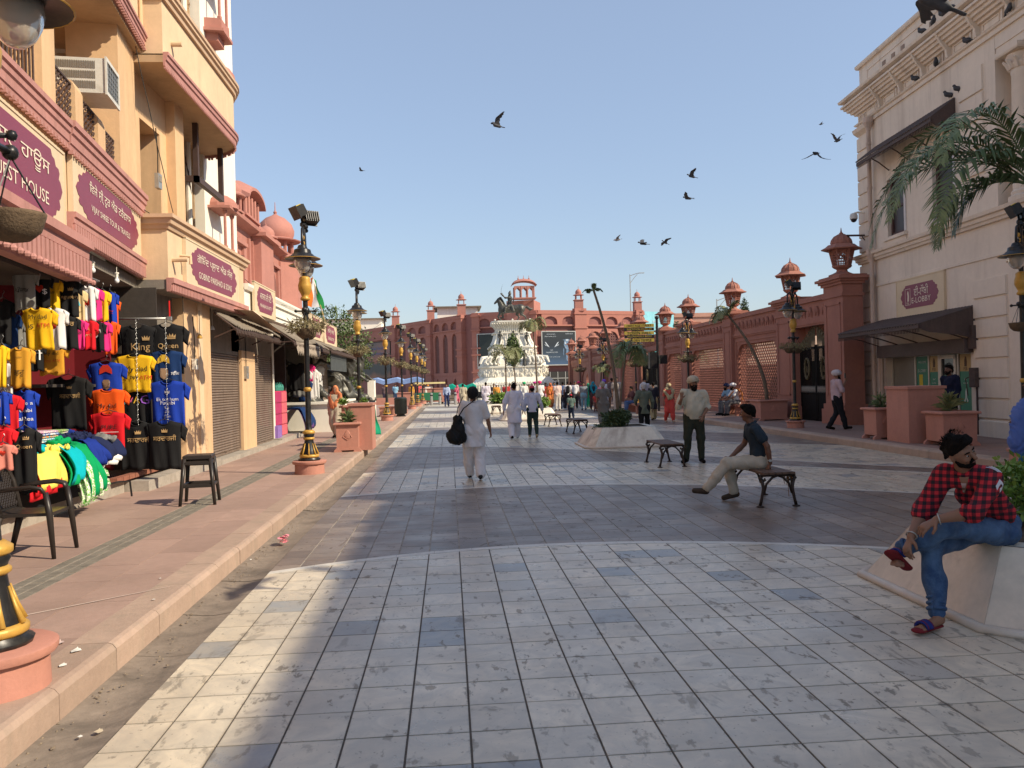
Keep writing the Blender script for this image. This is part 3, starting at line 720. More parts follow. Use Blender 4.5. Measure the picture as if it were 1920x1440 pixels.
q = MB(); q.box(-6.4,-5.0,17.35,17.45,5.98,6.1); q.box(-5.1,-5.0,17.35,19.3,5.98,6.1); q.box(-5.1,-5.0,17.35,17.45,6.1,7.2); q.box(-5.1,-5.0,19.2,19.3,6.1,7.2); q.box(-5.66,-5.5,17.35,17.45,6.1,7.2)
OW(q, 'brown_steel_frame', IRON)
Wt = thing('white_tower_house', 'tall whitewashed wall with stacked pink jharokha balconies behind the rounded balcony', 'building', (-5.9,21,0)); WW = World(Wt)
box('white_wall', WHITEW, -7.5,-5.55,19.7,22.6,3.6,13.0, WW)
for z in (4.75,7.9,10.2):
 q = MB(); cx, cy = -5.32,20.45
 q.prism([(cx-.3, cy-.5),(cx+.22, cy-.42),(cx+.22, cy+.42),(cx-.3, cy+.5)], z, z+.07)
 q.prism([(cx-.3, cy-.42),(cx+.16, cy-.36),(cx+.16, cy+.36),(cx-.3, cy+.42)], z+.07, z+.32)
 q.prism([(cx-.3, cy-.35),(cx+.05, cy-.28),(cx+.05, cy+.28),(cx-.3, cy+.35)], z-.18, z)
 j = WW(q, 'jharokha', REDS_L)
 [MB().lathe([(.05,0),(.05,.05),(.032,.08),(.03,.8),(.055,.86),(.055,.9)], (cx+.11, cy+d, z+.32),8).build('column', REDS_L, j) for d in (-.32,.32)]
 q = MB(); q.prism([(cx-.3, cy-.55),(cx+.27, cy-.48),(cx+.27, cy+.48),(cx-.3, cy+.55)], z+1.25, z+1.31)
 q.lathe([(.40,1.31),(.38,1.42),(.30,1.53),(.16,1.62),(.04,1.66),(.012,1.78)], (cx-.05, cy, z),14); q.build('roof', REDS_L, j)
# --- D: low white shops
Db = thing('shop_building', 'low white shop row with rolled shutters beyond the corner building', 'building', (-4.6,26,0)); DW = World(Db)
box('fascia_wall', WHITEW, -6.5,-4.6,19.25,33.6,3.5,4.02, DW)
swp(DW, 'fascia_moulding', [(-4.6,19.25),(-4.6,27.2)], [(0,3.98),(.06,3.98),(.1,4.06),(.1,4.12),(-.2,4.12)], WHITEW)
box('window_sill', WHITEW, -4.6,-4.54,22.3,27.0,3.9,3.97, DW); box('window_band', WHITEW, -4.6,-4.56,22.5,26.8,3.62,3.66, DW)
box('roof', WHITEW, -9,-6.5,19.25,33.6,3.9,4.0, DW)
signboard('shop_sign', 'smaller maroon plaque reading MAHAJAN DI HATTI on the white shop', (-4.545,20.95,3.86),(0,1,0),(0,0,1),2.3,.74, 'ਮਹਾਜਨ ਦੀ ਹੱਟੀ', 'MAHAJAN DI HATTI', pw=.8, ph=.8, tw=.55, bw=.55)
signboard('shop_sign', 'small maroon plaque sign left of the near lamp post', (-4.545,28.9,3.74),(0,1,0),(0,0,1),2.6,.80, 'ਸਰਾਫ਼ ਸਟੋਰ', 'SARAF STORE', pw=.74, ph=.8, tw=.5, bw=.5)
signboard('shop_sign', 'small maroon plaque sign right of the near lamp post, last of the row', (-4.545,32.3,3.7),(0,1,0),(0,0,1),3.3,.80, 'ਸੋਢੀ ਬੁੱਕ ਸਟੋਰ', 'SODHI BOOK STORE', pw=.78, ph=.8, tw=.5, bw=.5)
pl = thing('shop_step', 'worn concrete step along the shop fronts', 'step', (-5,12,.17)); SW = World(pl)
yy = 3.0
for L in (2.6,2.2,2.9,2.4): box('step_block', CONC, -8.2,-4.98+.03*math.sin(yy), yy, yy+L-.008,.16,.37+.01*math.sin(yy*3), SW); yy += L
for y0, y1, h in ((13.15,15.2,.33),(15.21,17.2,.31),(17.21,19.9,.27),(19.91,23.4,.26),(23.41,26.2,.30),(26.21,30.2,.24)): box('step_block', CONC, -8,-4.66, y0, y1,.16, h, SW)
bk = SW.root
for i in range(13):
 q = MB(); q.box(0,.12,.004,.236,0,.068); o = q.build('brick', mat('old_brick', (.28,.11,.07),.9,.25,9,.4,60), bk); o.location = (-.02+.0*i, .55+i*.24,.205+(.0)); o.rotation_euler = (0,0, R_(1.2))
box('ground_pillar', CREAM, -5.25,-4.82,15.55,17.25,.3,3.42, CW)
box('pillar_strip', CREAM_L, -4.84,-4.79,16.35,16.62,.3,3.42, CW)
box('ground_pillar', CREAM, -5.25,-4.86,19.93,21.25,.26,2.62, CW)
box('shutter_box', GREYW, -5.6,-4.93,17.2,20.0,2.50,3.42, CW)
box('shutter_box', GREYW, -5.6,-4.93,19.3,23.8,2.58,3.5, DW)
box('side_wall', GREYW, -8,-5.0,13.9,15.5,.3,3.42, CW)
box('post', WHITEW, -5.05,-4.9,23.55,23.72,.26,3.4, DW); box('post', WHITEW, -4.97,-4.88,21.15,21.27,.26,2.6, CW)
SHUT = mat('rusty_shutter_steel', (.235,.175,.135),.6,.2,3,.2,30, metal=.3, dirt=.5, dirtc=(.11,.07,.05), streak=True)
def shutter(W, y0, y1, z0, z1, X, n, label):
 r = thing('roller_shutter', label, 'shutter', (X, (y0+y1)/2, z0),0, 'closed roller shutters')
 h = (z1-z0)/n; L = y1-y0
 q = MB(); pr = [(-.012,0),(.004,.004),(.018, h*.3),(.018, h*.62),(.004, h*.93),(-.012, h*.96)]; k = len(pr)
 q.add([(x, -L/2, z) for x, z in pr]+[(x, L/2, z) for x, z in pr], [tuple(range(k)), tuple(range(2*k-1, k-1,-1))]+[(i, k+i, k+(i+1)%k, (i+1)%k) for i in range(k)])
 me = q.data('slat', SHUT)
 for i in range(n): inst(me, 'slat', r, (0,0, i*h))
 [MB().box(-.03,.04, s_, s_+.05,-.02, z1-z0).build('guide_rail', SHUT, r) for s_ in (-L/2-.05, L/2)]
 q = MB(); q.box(-.012,.03,-L/2, L/2,-.05,.0); q.tube([(.03,-.1,.03),(.07,-.07,.03),(.07,.07,.03),(.03,.1,.03)], .008,6); q.build('bottom_bar', SHUT, r)
 return r
shutter(CW, 17.32,19.86,.33,2.5,-4.96,38, 'closed brown roller shutter right of the peach pillar, nearest of three')
shutter(DW, 21.35,23.5,.30,2.6,-4.96,40, 'closed brown roller shutter beside the open phone-card shop')
shutter(DW, 30.6,33.6,.22,3.0,-4.9,44, 'closed brown roller shutter behind the lamp post, farthest of three')
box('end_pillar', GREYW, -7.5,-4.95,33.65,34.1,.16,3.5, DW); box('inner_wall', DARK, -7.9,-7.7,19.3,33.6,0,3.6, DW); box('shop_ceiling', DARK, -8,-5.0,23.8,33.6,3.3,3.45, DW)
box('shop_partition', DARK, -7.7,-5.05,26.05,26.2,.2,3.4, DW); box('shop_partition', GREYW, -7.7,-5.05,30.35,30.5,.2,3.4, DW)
CORR = mat('weathered_roof_sheet', (.20,.165,.125),.8,.25,2,.3, dirt=.5, dirtc=(.10,.08,.06))
def canopy(label, y0, y1, xin, xout, zin, zout, lace=True, m=None):
 r = thing('shop_canopy', label, 'awning', (xin, y0, zin),0, 'lean-to canopies over the shops'); L = y1-y0; n = int(L/.09); m = m or CORR
 q = MB(); v = []
 for i in range(n+1):
  y = L*i/n; w = .016*(1 if i % 2 else -1); sag = -.05*math.sin(y*1.3)-.03*math.sin(y*3.1)
  v += [(0, y, w),(xout-xin, y+.02*math.sin(y*5), zout-zin+w+sag*.6),(xout-xin, y, zout-zin+w+sag*.6-.02),(0, y, w-.02)]
 f = []
 for i in range(n):
  a, b = 4*i, 4*i+4; f += [(a, a+1, b+1, b),(a+1, a+2, b+2, b+1),(a+2, a+3, b+3, b+2),(a+3, a, b, b+3)]
 q.add(v, f+[(0,3,2,1),(4*n, 4*n+1,4*n+2,4*n+3)]); q.build('roof_sheet', m, r)
 q = MB(); q.box(xout-xin-.05, xout-xin-.02,0, L, zout-zin-.11, zout-zin-.045)
 for i in range(int(L/1.6)+1): q.tube([(0, i*1.6,-.05),(xout-xin-.04, i*1.6, zout-zin-.07)], .022,5); q.tube([(0, i*1.6,-.55),(xout-xin-.04, i*1.6, zout-zin-.08)], .016,5)
 q.build('frame', IRON, r)
 if lace:
  q = MB(); i = 0; y = .0
  while y < L:
   x = xout-xin-.01; z = zout-zin-.09
   q.tube([(x, y, z),(x, y+.015, z-.05),(x, y+.06, z-.08),(x, y+.105, z-.05),(x, y+.12, z)], .009,4); q.tube([(x, y+.06, z-.07),(x, y+.06, z-.12)], [.012,.003], 4); y += .125
  q.build('iron_lace_fringe', IRON, r, kind='stuff')
canopy('rusty lean-to canopy over the first closed shutter', 17.2,21.6,-4.72,-4.28,3.32,3.02)
canopy('sagging brown canopy with a dark fringe over the open shop', 21.65,28.0,-4.62,-3.95,3.42,2.98)
canopy('long brown canopy reaching the lamp post at the end of the white shops', 28.05,36.2,-4.62,-3.9,3.35,3.02)
r = thing('awning_fringe', 'hanging striped cloth fringe below the middle canopy', 'awning fringe', (-3.97,24.0,2.95)); q = MB()
for i in range(46): y = -1.9+i*.085; z = -.28-.06*(i % 3); q.add([(0, y, 0),(.015, y+.03,0),(.03*math.sin(i), y+.03, z*.6),(.02, y+.015, z),(.0, y, z*.55)], [(0,1,2,3,4)]); q.add([(-.01, y+.04,0),(.0, y+.07,0),(.02, y+.07, z*.7),(0, y+.045, z*.8)], [(0,1,2,3)])
q.build('fringe_strips', mat('faded_fringe', (.36,.30,.24),.9,.5,30), r, kind='stuff')
cl = MB(); cl.add([(-4.62,17.9,3.42),(-4.2,18.3,3.40),(-4.1,19.6,3.2),(-4.12,20.9,3.06),(-4.5,20.4,3.22),(-4.65,19.0,3.36),(-4.3,19.0,3.46),(-4.25,20.1,3.26)], [(0,1,6),(1,2,7,6),(2,3,7),(7,3,4),(6,7,4,5),(0,6,5)])
tag(cl.build('cloth_scrap', mat('crumpled_peach_cloth', (.62,.46,.32),.9,.2,12,.4), smooth=False), 'crumpled pale cloth lying on the first rusty canopy', 'cloth')
cl = MB(); cl.box(-4.1,-4.085,29.2,33.6,2.28,3.0); tag(cl.build('awning_sheet', mat('dark_grey_tarp', (.06,.068,.068),.8,.25,3,.3)), 'dark grey tarpaulin hanging behind the near lamp post', 'tarpaulin')
cb = thing('shop_cabinet', 'pink drawer cabinet in the doorway of the open shop', 'cabinet', (-4.95,24.7,.3)); PK = mat('hot_pink_laminate', (.62,.05,.13),.4,.12,3)
q = MB(); q.box(-.5,-.02,-.75,.95,0,1.32); q.build('carcase', PK, cb)
for i in range(4): q = MB(); q.box(-.02,.01,.15,.93,.02+i*.325,.32+i*.325); q.build('drawer', mat('pink_drawer', (.66,.12,.16),.4,.1,3), cb); q = MB(); q.box(-.02,.01,-.73,.12,.02+i*.325,.32+i*.325); q.build('drawer', mat('magenta_drawer', (.45,.02,.12),.4,.1,3), cb)
q = MB(); q.box(-.45,.04,-.7,-.1,-.02,.32); tag(q.build('carton', mat('violet_carton', (.25,.14,.42),.6,.2,5)), 'white and violet carton in front of the pink cabinet', 'box').location = (-4.86,24.3,.32)
gb = MB(); [gb.lathe([(.06,0),(.07,.1),(.05,.17),(.02,.2),(.02,.24)], (-5.05+.02*i, 24.6+i*.17,1.63),8) for i in range(4)]
tag(gb.build('glass_jars', flat('green_glass', (.05,.25,.2),.2)), 'dark green glass jars on top of the pink cabinet', 'jars')
# ---------------------------------------------------------------- right side: cream classical building
signboard('shop_sign', 'maroon GOBIND PARSHAD & SONS plaque under the rounded balcony', (-4.595,16.75,3.99),(0,1,0),(0,0,1),3.7,.80, 'ਗੋਿਬੰਦ ਪ੍ਸ਼ਾਦ ਐਂਡ ਸੰਜ਼', 'GOBIND PARSHAD & SONS', pw=.88, ph=.84, tw=.66, bw=.62)
IVORY = mat('ivory_lime_wash', (.72,.61,.50),.85,.09,.8,.2,30, dirt=.5, dirtc=(.38,.29,.22), streak=True)
BR = R_(-3.52); EB = (12.68,24.41,0)
E_ = thing('bank_building', 'cream classical bank building with quoins, cornice and the E-LOBBY sign', 'building', EB, BR)
def EL(x, y, z):
 c, q = math.cos(BR), math.sin(BR); return np.array([EB[0]+x*c-y*q, EB[1]+x*q+y*c, z])
def pe(mb, name, m=None, root=None, **k): return mb.build(name, m or IVORY, root or E_, **k)
def eb(name, x0, x1, y0, y1, z0, z1, m=None, **k): q = MB(); q.box(x0, x1, y0, y1, z0, z1); return pe(q, name, m, **k)
YE = -18.0
def wall_with_holes(name, y0, y1, z0, z1, holes, x0=0., x1=.35, m=None):
 ys = sorted({y0, y1, *[h[0] for h in holes], *[h[1] for h in holes]}); zs = sorted({z0, z1, *[h[2] for h in holes], *[h[3] for h in holes]})
 q = MB()
 for a, b in zip(ys[:-1], ys[1:]):
  run = None
  for c, d in zip(zs[:-1], zs[1:]):
   hole = any(h[0] <= a+1e-6 and h[1] >= b-1e-6 and h[2] <= c+1e-6 and h[3] >= d-1e-6 for h in holes)
   if hole:
    if run: q.box(x0, x1, a, b, run[0], run[1]); run = None
   else: run = (run[0], d) if run else (c, d)
  if run: q.box(x0, x1, a, b, run[0], run[1])
 return pe(q, name, m)
W1 = (-2.75,-1.75,5.55,7.15); W2 = (-5.2,-4.2,5.5,7.15)
wall_with_holes('upper_wall', -6.95,0,5.05,9.1, [W1, W2])
wall_with_holes('lower_wall', YE, 0,0,5.0, [(-5.75,-1.45,0,2.35)])
eb('north_wall', .35,12,-.35,-.002,0,9.1); eb('loggia_back', 1.4,1.7, YE, -6.95,5.05,9.1, IVORY); eb('loggia_side', .35,1.4,-7.2,-6.96,5.05,9.1); eb('loggia_floor', .0,1.4, YE, -6.96,5.001,5.08); eb('loggia_soffit', .02,1.4, YE, -6.96,8.62,8.8)
eb('entablature', .0,1.6, YE, -.0,9.102,9.95); eb('architrave_beam', .0,.4, YE, -6.96,8.8,9.1)
eb('parapet', .05,.35, YE, -.05,10.1,10.95); eb('roof', .3,12, YE, -.3,9.9,10.0, CONC)
def esweep(name, prof, z0=0, path=None, m=None):
 q = MB(); q.sweep(prof, path or [(11.9,0),(0,0),(0, YE)]); return pe(q, name, m)
def out(prof): return prof
esweep('cornice', [(0,9.93),(.12,9.93),(.20,9.98),(.34,10.0),(.42,10.03),(.44,10.10),(0,10.10)])
esweep('corbel_band', [(0,9.55),(.08,9.56),(.09,9.62),(.16,9.63),(.17,9.70),(.24,9.71),(.25,9.78),(.31,9.79),(.32,9.86),(.38,9.87),(.38,9.93),(0,9.93)])
esweep('architrave', [(0,9.10),(.05,9.10),(.06,9.16),(.03,9.17),(.03,9.22),(.08,9.24),(.10,9.28),(0,9.28)])
esweep('parapet_coping', [(-.30,10.95),(.02,10.95),(.05,11.0),(.05,11.06),(-.30,11.06)])
esweep('parapet_base', [(-.25,10.10),(.02,10.10),(.0,10.16),(-.25,10.16)])
q = MB(); q.box(.03,.052, YE, -.6,10.72,10.75); q.box(.03,.052,-.62,-.6,10.16,10.75); pe(q, 'parapet_panel_line')
for i in range(9):
 y = -1.6-i*2.6
 for j in range(1 if i else 3): eb('parapet_vent', .03,.053, y-.16-j*.55, y+.02-j*.55,10.3,10.6, mat('vent_recess', (.30,.22,.17),.9))
esweep('string_course', [(0,5.0),(.07,5.0),(.09,5.06),(.13,5.08),(.14,5.16),(.20,5.18),(.22,5.26),(.05,5.30),(0,5.30)])
esweep('plinth', [(0,.17),(.05,.17),(.05,.52),(.02,.56),(0,.56)], path=[(0,0),(0,-1.44)]); esweep('plinth', [(0,.17),(.05,.17),(.05,.52),(.02,.56),(0,.56)], path=[(0,-5.77),(0, YE)])
esweep('sill_band', [(0,4.22),(.03,4.23),(.03,4.30),(0,4.31)], path=[(0,-1.0),(0, YE)])
q1, q2, q3 = MB(), MB(), MB(); y = -.55
while y > -18:
 for a, b, c, d in ((y, y-.62,9.34,9.36),(y, y-.62,9.50,9.52),(y, y-.02,9.36,9.50),(y-.60, y-.62,9.36,9.50)): q1.box(-.025,.001, b, a, c, d)
 q2.box(-.045,.001, y-.78, y-.73,9.30,9.54); q2.box(-.045,.001, y-.90, y-.85,9.30,9.54)
 q3.ext([(0,9.28),(.10,9.30),(.14,9.5),(.24,9.62),(.40,9.92),(0,9.92)], (0, y-1.02,0),(-1,0,0),(0,0,1),(0,-1,0),.07)
 y -= 1.2
pe(q1, 'frieze_panels', kind='stuff'); pe(q2, 'frieze_fins', kind='stuff'); pe(q3, 'cornice_ribs', kind='stuff')
def quoins(ya, yb, z0, z1, h=.44, x=0., alt=0.):
 me = None; n = int((z1-z0)/h)
 for i in range(n):
  w = -alt if i % 2 else 0
  q = MB(); a, b = ya, yb+w; zz0, zz1 = z0+i*h+.014, z0+(i+1)*h-.014
  q.add([(-.045, a, zz0+.015),(-.045, b, zz0+.015),(-.045, b, zz1-.015),(-.045, a, zz1-.015),(.02, a+.015 if a < 0 else a+.045, zz0),(.02, b-.012, zz0),(.02, b-.012, zz1),(.02, a+.015 if a < 0 else a+.045, zz1)], [(0,1,2,3),(4,7,6,5),(0,4,5,1),(1,5,6,2),(2,6,7,3),(3,7,4,0)])
  pe(q, 'quoin')
quoins(.03,-.78,.58,5.0); quoins(.03,-.78,5.34,9.1); quoins(-5.95,-7.2,.58,4.2,.46); quoins(-5.55,-6.5,6.2,9.0,.62); quoins(-8.9,-9.9,.58,4.2,.46)
for y0 in (-12.5,-16.5): quoins(y0, y0-1.2,.58,4.2,.46)
q = MB(); q.ext([(0,8.9),(.14,9.0),(.18,9.1),(0,9.1)], (0,.05,0),(-1,0,0),(0,0,1),(0,-1,0),.8); pe(q, 'pilaster_cap')
q = MB(); q.tube([(-.05,-.36+.16*math.cos(t),9.33+.16*math.sin(t)) for t in np.linspace(0,2*math.pi, 17)], .022,5); pe(q, 'roundel')
PIPE = mat('pale_rain_pipe', (.55,.42,.34),.7,.12,3, dirt=.4, streak=True)
rp_ = thing('rainwater_pipe', 'pale rainwater pipe with funnel heads down the bank corner', 'pipe', EL(-.14,-.98,.2), BR)
for z0, z1 in ((.0,4.72),(5.2,8.6)):
 q = MB(); q.tube([(0,0, z0),(0,0, z1)], .062,9); [q.tube([(0,0, z),(0,0, z+.07)], .078,9) for z in np.arange(z0+.4, z1,1.3)]; q.build('pipe_run', PIPE, rp_)
 q = MB(); q.lathe([(.06, z1),(.08, z1+.1),(.15, z1+.25),(.15, z1+.4)], n=9); q.build('funnel_head', PIPE, rp_)
WF = mat('brown_window_frame', (.085,.042,.036),.55,.15,6); GL = flat('dark_window_glass', (.035,.02,.02),.45)
for y0, y1, z0, z1 in (W1, W2):
 q = MB(); q.box(.1,.2, y0, y0+.09, z0, z1); q.box(.1,.2, y1-.09, y1, z0, z1); q.box(.1,.2, y0, y1, z0, z0+.09); q.box(.1,.2, y0, y1, z1-.09, z1); q.box(.1,.2, y0, y1,(z0+z1)/2-.03,(z0+z1)/2+.03)
 w = pe(q, 'window_frame', WF); q = MB(); q.box(.14,.15, y0+.08, y1-.08, z0+.08, z1-.08); q.build('pane', GL, w)
 q = MB(); q.box(-.10,.1, y0-.14, y1+.14, z0-.12, z0-.03); q.box(-.05,.02, y0-.1, y1+.1, z0-.26, z0-.125); pe(q, 'window_sill')
eb('window_reveal', -.03,.0, W1[0]-.09, W1[0], W1[2], W1[3], mat('pale_reveal', (.62,.58,.56),.8)); eb('window_reveal', -.03,.0, W2[0]-.09, W2[0], W2[2], W2[3], _M['pale_reveal'])
BRN = mat('brown_awning_sheet', (.085,.058,.05),.7,.25,3,.2, dirt=.4, dirtc=(.14,.10,.08), streak=True)
def hood(label, yb, ya, zt, xo, zo, side=True):
 L = ya-yb; r = thing('awning', label, 'awning', EL(0, yb, zt), BR, 'brown metal awnings on the bank'); n = int(L/.07)
 q = MB(); v = []; f = []
 for i in range(n+1):
  y = L*i/n; w = .014*(1 if i % 2 else -1); v += [(-.01, y, w),(-xo, y, zo-zt+w),(-xo, y, zo-zt+w-.02),(-.01, y, w-.02)]
 for i in range(n): a, b = 4*i, 4*i+4; f += [(a, a+1, b+1, b),(a+1, a+2, b+2, b+1),(a+2, a+3, b+3, b+2)]
 q.add(v, f); q.build('roof_sheet', BRN, r)
 if side: q = MB(); q.ext([(.01,-.02),(xo, zo-zt-.02),(xo, zo-zt-.12),(xo*.8, zo-zt-.22),(xo*.3, zo-zt-.3),(.01, zo-zt-.4)], (0,.02,0),(-1,0,0),(0,0,1),(0,-1,0),.02); q.build('side_cheek', BRN, r)
 q = MB(); q.box(-xo+.02,-xo+.05,0, L, zo-zt-.12, zo-zt-.03)
 for i in range(int(L/1.1)+1): q.tube([(-.02, i*1.1+.1, zo-zt-.45),(-xo*.5, i*1.1+.1, zo-zt-.22),(-xo+.04, i*1.1+.1, zo-zt-.06)], .018,5)
 q.build('frame', BRN, r)
 q = MB(); y = 0
 while y < L: q.tube([(-xo+.03, y, zo-zt-.11),(-xo+.03, y+.03, zo-zt-.17),(-xo+.03, y+.06, zo-zt-.11)], .007,4); q.tube([(-xo+.03, y+.03, zo-zt-.16),(-xo+.03, y+.03, zo-zt-.21)], .011,4); y += .075
 q.build('iron_lace_fringe', BRN, r, kind='stuff')
hood('brown sheet awning over the two upper bank windows', -5.35,-1.15,8.3,.62,7.85)
hood('brown corrugated awning over the E-LOBBY glass front', -5.95,-1.35,3.22,1.35,2.84)
cc = EL(.30,-7.5,5.3); cr = thing('column', 'cream round column with carved capital at the upper right', 'column', cc, BR)
q = MB(); q.lathe([(.36,0),(.36,.12),(.30,.16),(.31,.22),(.27,.27),(.265,1.2),(.245,2.75),(.26,2.78),(.26,2.83),(.245,2.86)], n=26); q.build('shaft', IVORY, cr, autos=35)
q = MB(); q.lathe([(.245,2.86),(.30,2.95),(.28,3.0),(.34,3.16),(.31,3.2)], n=20); q.lathe([(.38,3.2),(.40,3.24),(.40,3.32)], n=4)
for k_ in range(12): a = k_*math.pi/6; q.tube([(.27*math.cos(a),.27*math.sin(a),2.88),(.33*math.cos(a),.33*math.sin(a),3.0),(.40*math.cos(a),.40*math.sin(a),3.07),(.38*math.cos(a),.38*math.sin(a),3.02)], [.05,.045,.03,.01], 5)
q.build('capital', IVORY, cr)
c2 = copy_tree(cr, label='cream round column cut off by the top right edge'); c2.location = tuple(EL(.32,-9.6,5.3)); cr['group'] = c2['group'] = 'loggia columns'
o_ = EL(-.004,-3.5,3.72); ea2 = EL(0,-1,0)-EL(0,0,0)
sb = signboard('bank_sign', 'cream board with a maroon E-LOBBY plaque above the brown awning', o_, ea2,(0,0,1),2.45,.98, 'ਈ-ਲੌਬੀ', 'E-LOBBY', pw=.80, ph=.64, tw=.30, bw=.40, ty=.13, by=-.12, group=None, emblem=True)
q = MB(); n_ = np.cross(ea2,(0,0,1)); b_ = np.array((0,0,1.))
for x0, x1, z0, z1 in ((-.72,-.71,-.22,.22),(-.45,-.44,-.22,.22),(-.72,-.44,.21,.22),(-.72,-.44,-.22,-.21)): q.ext([(x0, z0),(x1, z0),(x1, z1),(x0, z1)], n_*.058, ea2, b_, n_, .003)
q.ext([(-.60,-.12),(-.53,-.12),(-.52,.02),(-.54,.13),(-.57,.17),(-.60,.1),(-.585,.03)], n_*.058, ea2, b_, n_, .003); put_text(q, 'PSB', n_*.062, ea2, b_, w=.12, x=-.575, y=-.17)
q.build('emblem', LETTER, sb)
eb('shutter_housing', -.22,.34,-5.85,-1.35,2.12,2.46, mat('brown_box_sheet', (.10,.072,.062),.6,.3,1.5,.1, dirt=.4, dirtc=(.17,.12,.10)))
eb('shutter_housing_end', -.14,.3,-6.05,-5.86,2.2,2.75, BRN)
LF = thing('lobby_entrance', 'glass bank lobby front with green posters and a white-framed door', 'shopfront', EL(.18,-1.45,.17), BR)
def lb(name, x0, x1, s0, s1, z0, z1, m, root=None, **k): q = MB(); q.box(x0, x1,-s1,-s0, z0, z1); return q.build(name, m, root or LF, **k)
ALU = mat('cream_aluminium', (.56,.50,.42),.4,.06,3); GREEN = mat('green_poster', (.025,.17,.095),.45,.12,2); FROST = mat('frosted_glass', (.19,.175,.14),.25,.1,1.5,0)
YEL = mat('yellow_poster', (.42,.28,.10),.5,.1,3); GLASSD = flat('dark_lobby_glass', (.02,.02,.022),.06)
for s in (.0,1.32,2.02,2.52,3.42,4.02,4.24): lb('mullion', -.03,.04, s, s+.05,0,1.96, ALU)
lb('transom', -.03,.04,.0,4.29,1.94,2.0, ALU); lb('bottom_rail', -.03,.04,.05,4.29,0,.10, ALU)
lb('frosted_pane', .0,.01,.05,1.32,.1,1.94, FROST); lb('dark_pane', .0,.01,1.37,4.24,.1,1.94, GLASSD)
lb('lobby_floor', .05,1.5,0,4.3,-.02,.02, CONC); lb('lobby_back', .9,1.0,0,4.3,0,2.2, DARK)
def poster(s0, s1, z0, z1, yel=True):
 g = lb('green_poster', -.006,-.001, s0, s1, z0, z1 if not yel else z1-.42, GREEN)
 if yel:
  lb('yellow_poster', -.006,-.001, s0, s1, z1-.42, z1, YEL); c = (s0+s1)/2
  q = MB(); q.ext([(-.05,-.10),(.05,-.10),(.06,.02),(.03,.13),(-.01,.15),(-.05,.05)], (-.008,-c, z1-.2),(0,-1,0),(0,0,1),(-1,0,0),.002); put_text(q, 'PSB', (-.0095,-c, z1-.36),(0,-1,0),(0,0,1), w=.16); q.build('emblem', mat('brown_print', (.10,.06,.03)), LF)
  q = MB(); 
  for sg in (-1,1): q.ext([(0,.18),(sg*.03,.10),(sg*.035,-.05),(sg*.09,-.13),(sg*.05,-.17),(sg*.01,-.08),(0,0)], (-.008,-c, .92),(0,-1*sg, 0) if False else (0,-1,0),(0,0,1),(-1,0,0),.002)
  q.build('folded_hands_print', mat('pale_print', (.52,.55,.50)), LF)
  q = MB(); put_text(q, 'E-LOBBY', (-.008,-c, 1.22),(0,-1,0),(0,0,1), w=.2); put_text(q, '24x7', (-.008,-c, 1.32),(0,-1,0),(0,0,1), w=.13); q.build('poster_text', _M['pale_print'], LF)
 return g
poster(1.39,2.0,.25,1.93, False); poster(2.08,2.50,.12,1.93); poster(3.50,4.0,.12,1.93)
q = MB(); put_text(q, 'E-LOBBY', (-.008,-1.69,1.55),(0,-1,0),(0,0,1), w=.44); put_text(q, 'WELCOME', (-.008,-1.69,1.78),(0,-1,0),(0,0,1), w=.4); q.build('poster_text', _M['pale_print'], LF)
lb('yellow_card', -.008,-.003,1.52,1.70,1.0,1.45, mat('yellow_card_print', (.55,.42,.03)))
q = MB()
for a, b, c, d in ((2.6,2.7,.02,1.92),(3.28,3.38,.02,1.92),(2.6,3.38,1.84,1.93),(2.6,3.38,.02,.14)): q.box(-.05,-.01,-b, -a, c, d)
dr = q.build('door_frame', ALU, LF); lb('door_poster', -.022,-.018,2.72,3.26,.55,1.42, GREEN); lb('door_lower_film', -.022,-.018,2.72,3.26,.14,.53, mat('pale_film', (.36,.34,.27),.3))
q = MB()
for i, (t_, w_) in enumerate((('E-LOBBY', .5),('CASH DEPOSIT', .42),('CASH WITHDRAWAL', .46),('CHEQUE DEPOSIT', .46),('PASSBOOK PRINTING', .5),('NET BANKING', .36))): put_text(q, t_, (-.024,-2.99,1.34-i*.125-(.03 if i else 0)),(0,-1,0),(0,0,1), w=w_)
for sx in (-.12,.12): q.ext([(-.09,-.015),(.04,-.015),(.04,-.04),(.09,0),(.04,.04),(.04,.015),(-.09,.015)], (-.024,-2.99-sx, .63),(0,-1,0),(0,0,1),(-1,0,0),.002)
q.build('door_lettering', _M['pale_print'], LF)
q = MB(); q.tube([(-.05,-3.33,.75),(-.09,-3.33,.78),(-.09,-3.33,1.05),(-.05,-3.33,1.08)], .012,6); q.build('door_handle', STEEL, LF)
jb = thing('switch_box', 'rusty brown switch box with cables right of the glass front', 'box', EL(-.02,-6.0,1.3), BR); q = MB(); q.box(-.12,0,-.12,.12,0,.46); q.build('case', mat('rusty_box', (.09,.06,.05),.8,.4,12), jb); q = MB(); q.tube([(-.03,-.05,0),(-.03,-.05,-1.1)], .03,6); q.tube([(-.03,.09,.3),(-.1,.3,.2),(-.05,.3,-.2)], .012,5); q.build('conduit', IRON, jb)
pp = thing('wall_pipe', 'thin vertical pipe beside the frosted lobby glass', 'pipe', EL(-.1,-1.25,.2), BR); q = MB(); q.tube([(0,0,0),(0,0,2.1)], .055,8); q.tube([(0,-.16,0),(0,-.16,1.9)], .045,8); q.build('pipe', PIPE, pp)
cv = thing('security_camera', 'white dome security camera on the bank corner', 'camera', EL(-.02,-.35,6.35), BR); q = MB(); q.tube([(0,0,.18),(-.2,0,.2),(-.32,0,.17)], .03,7); q.build('arm', WHITEW, cv)
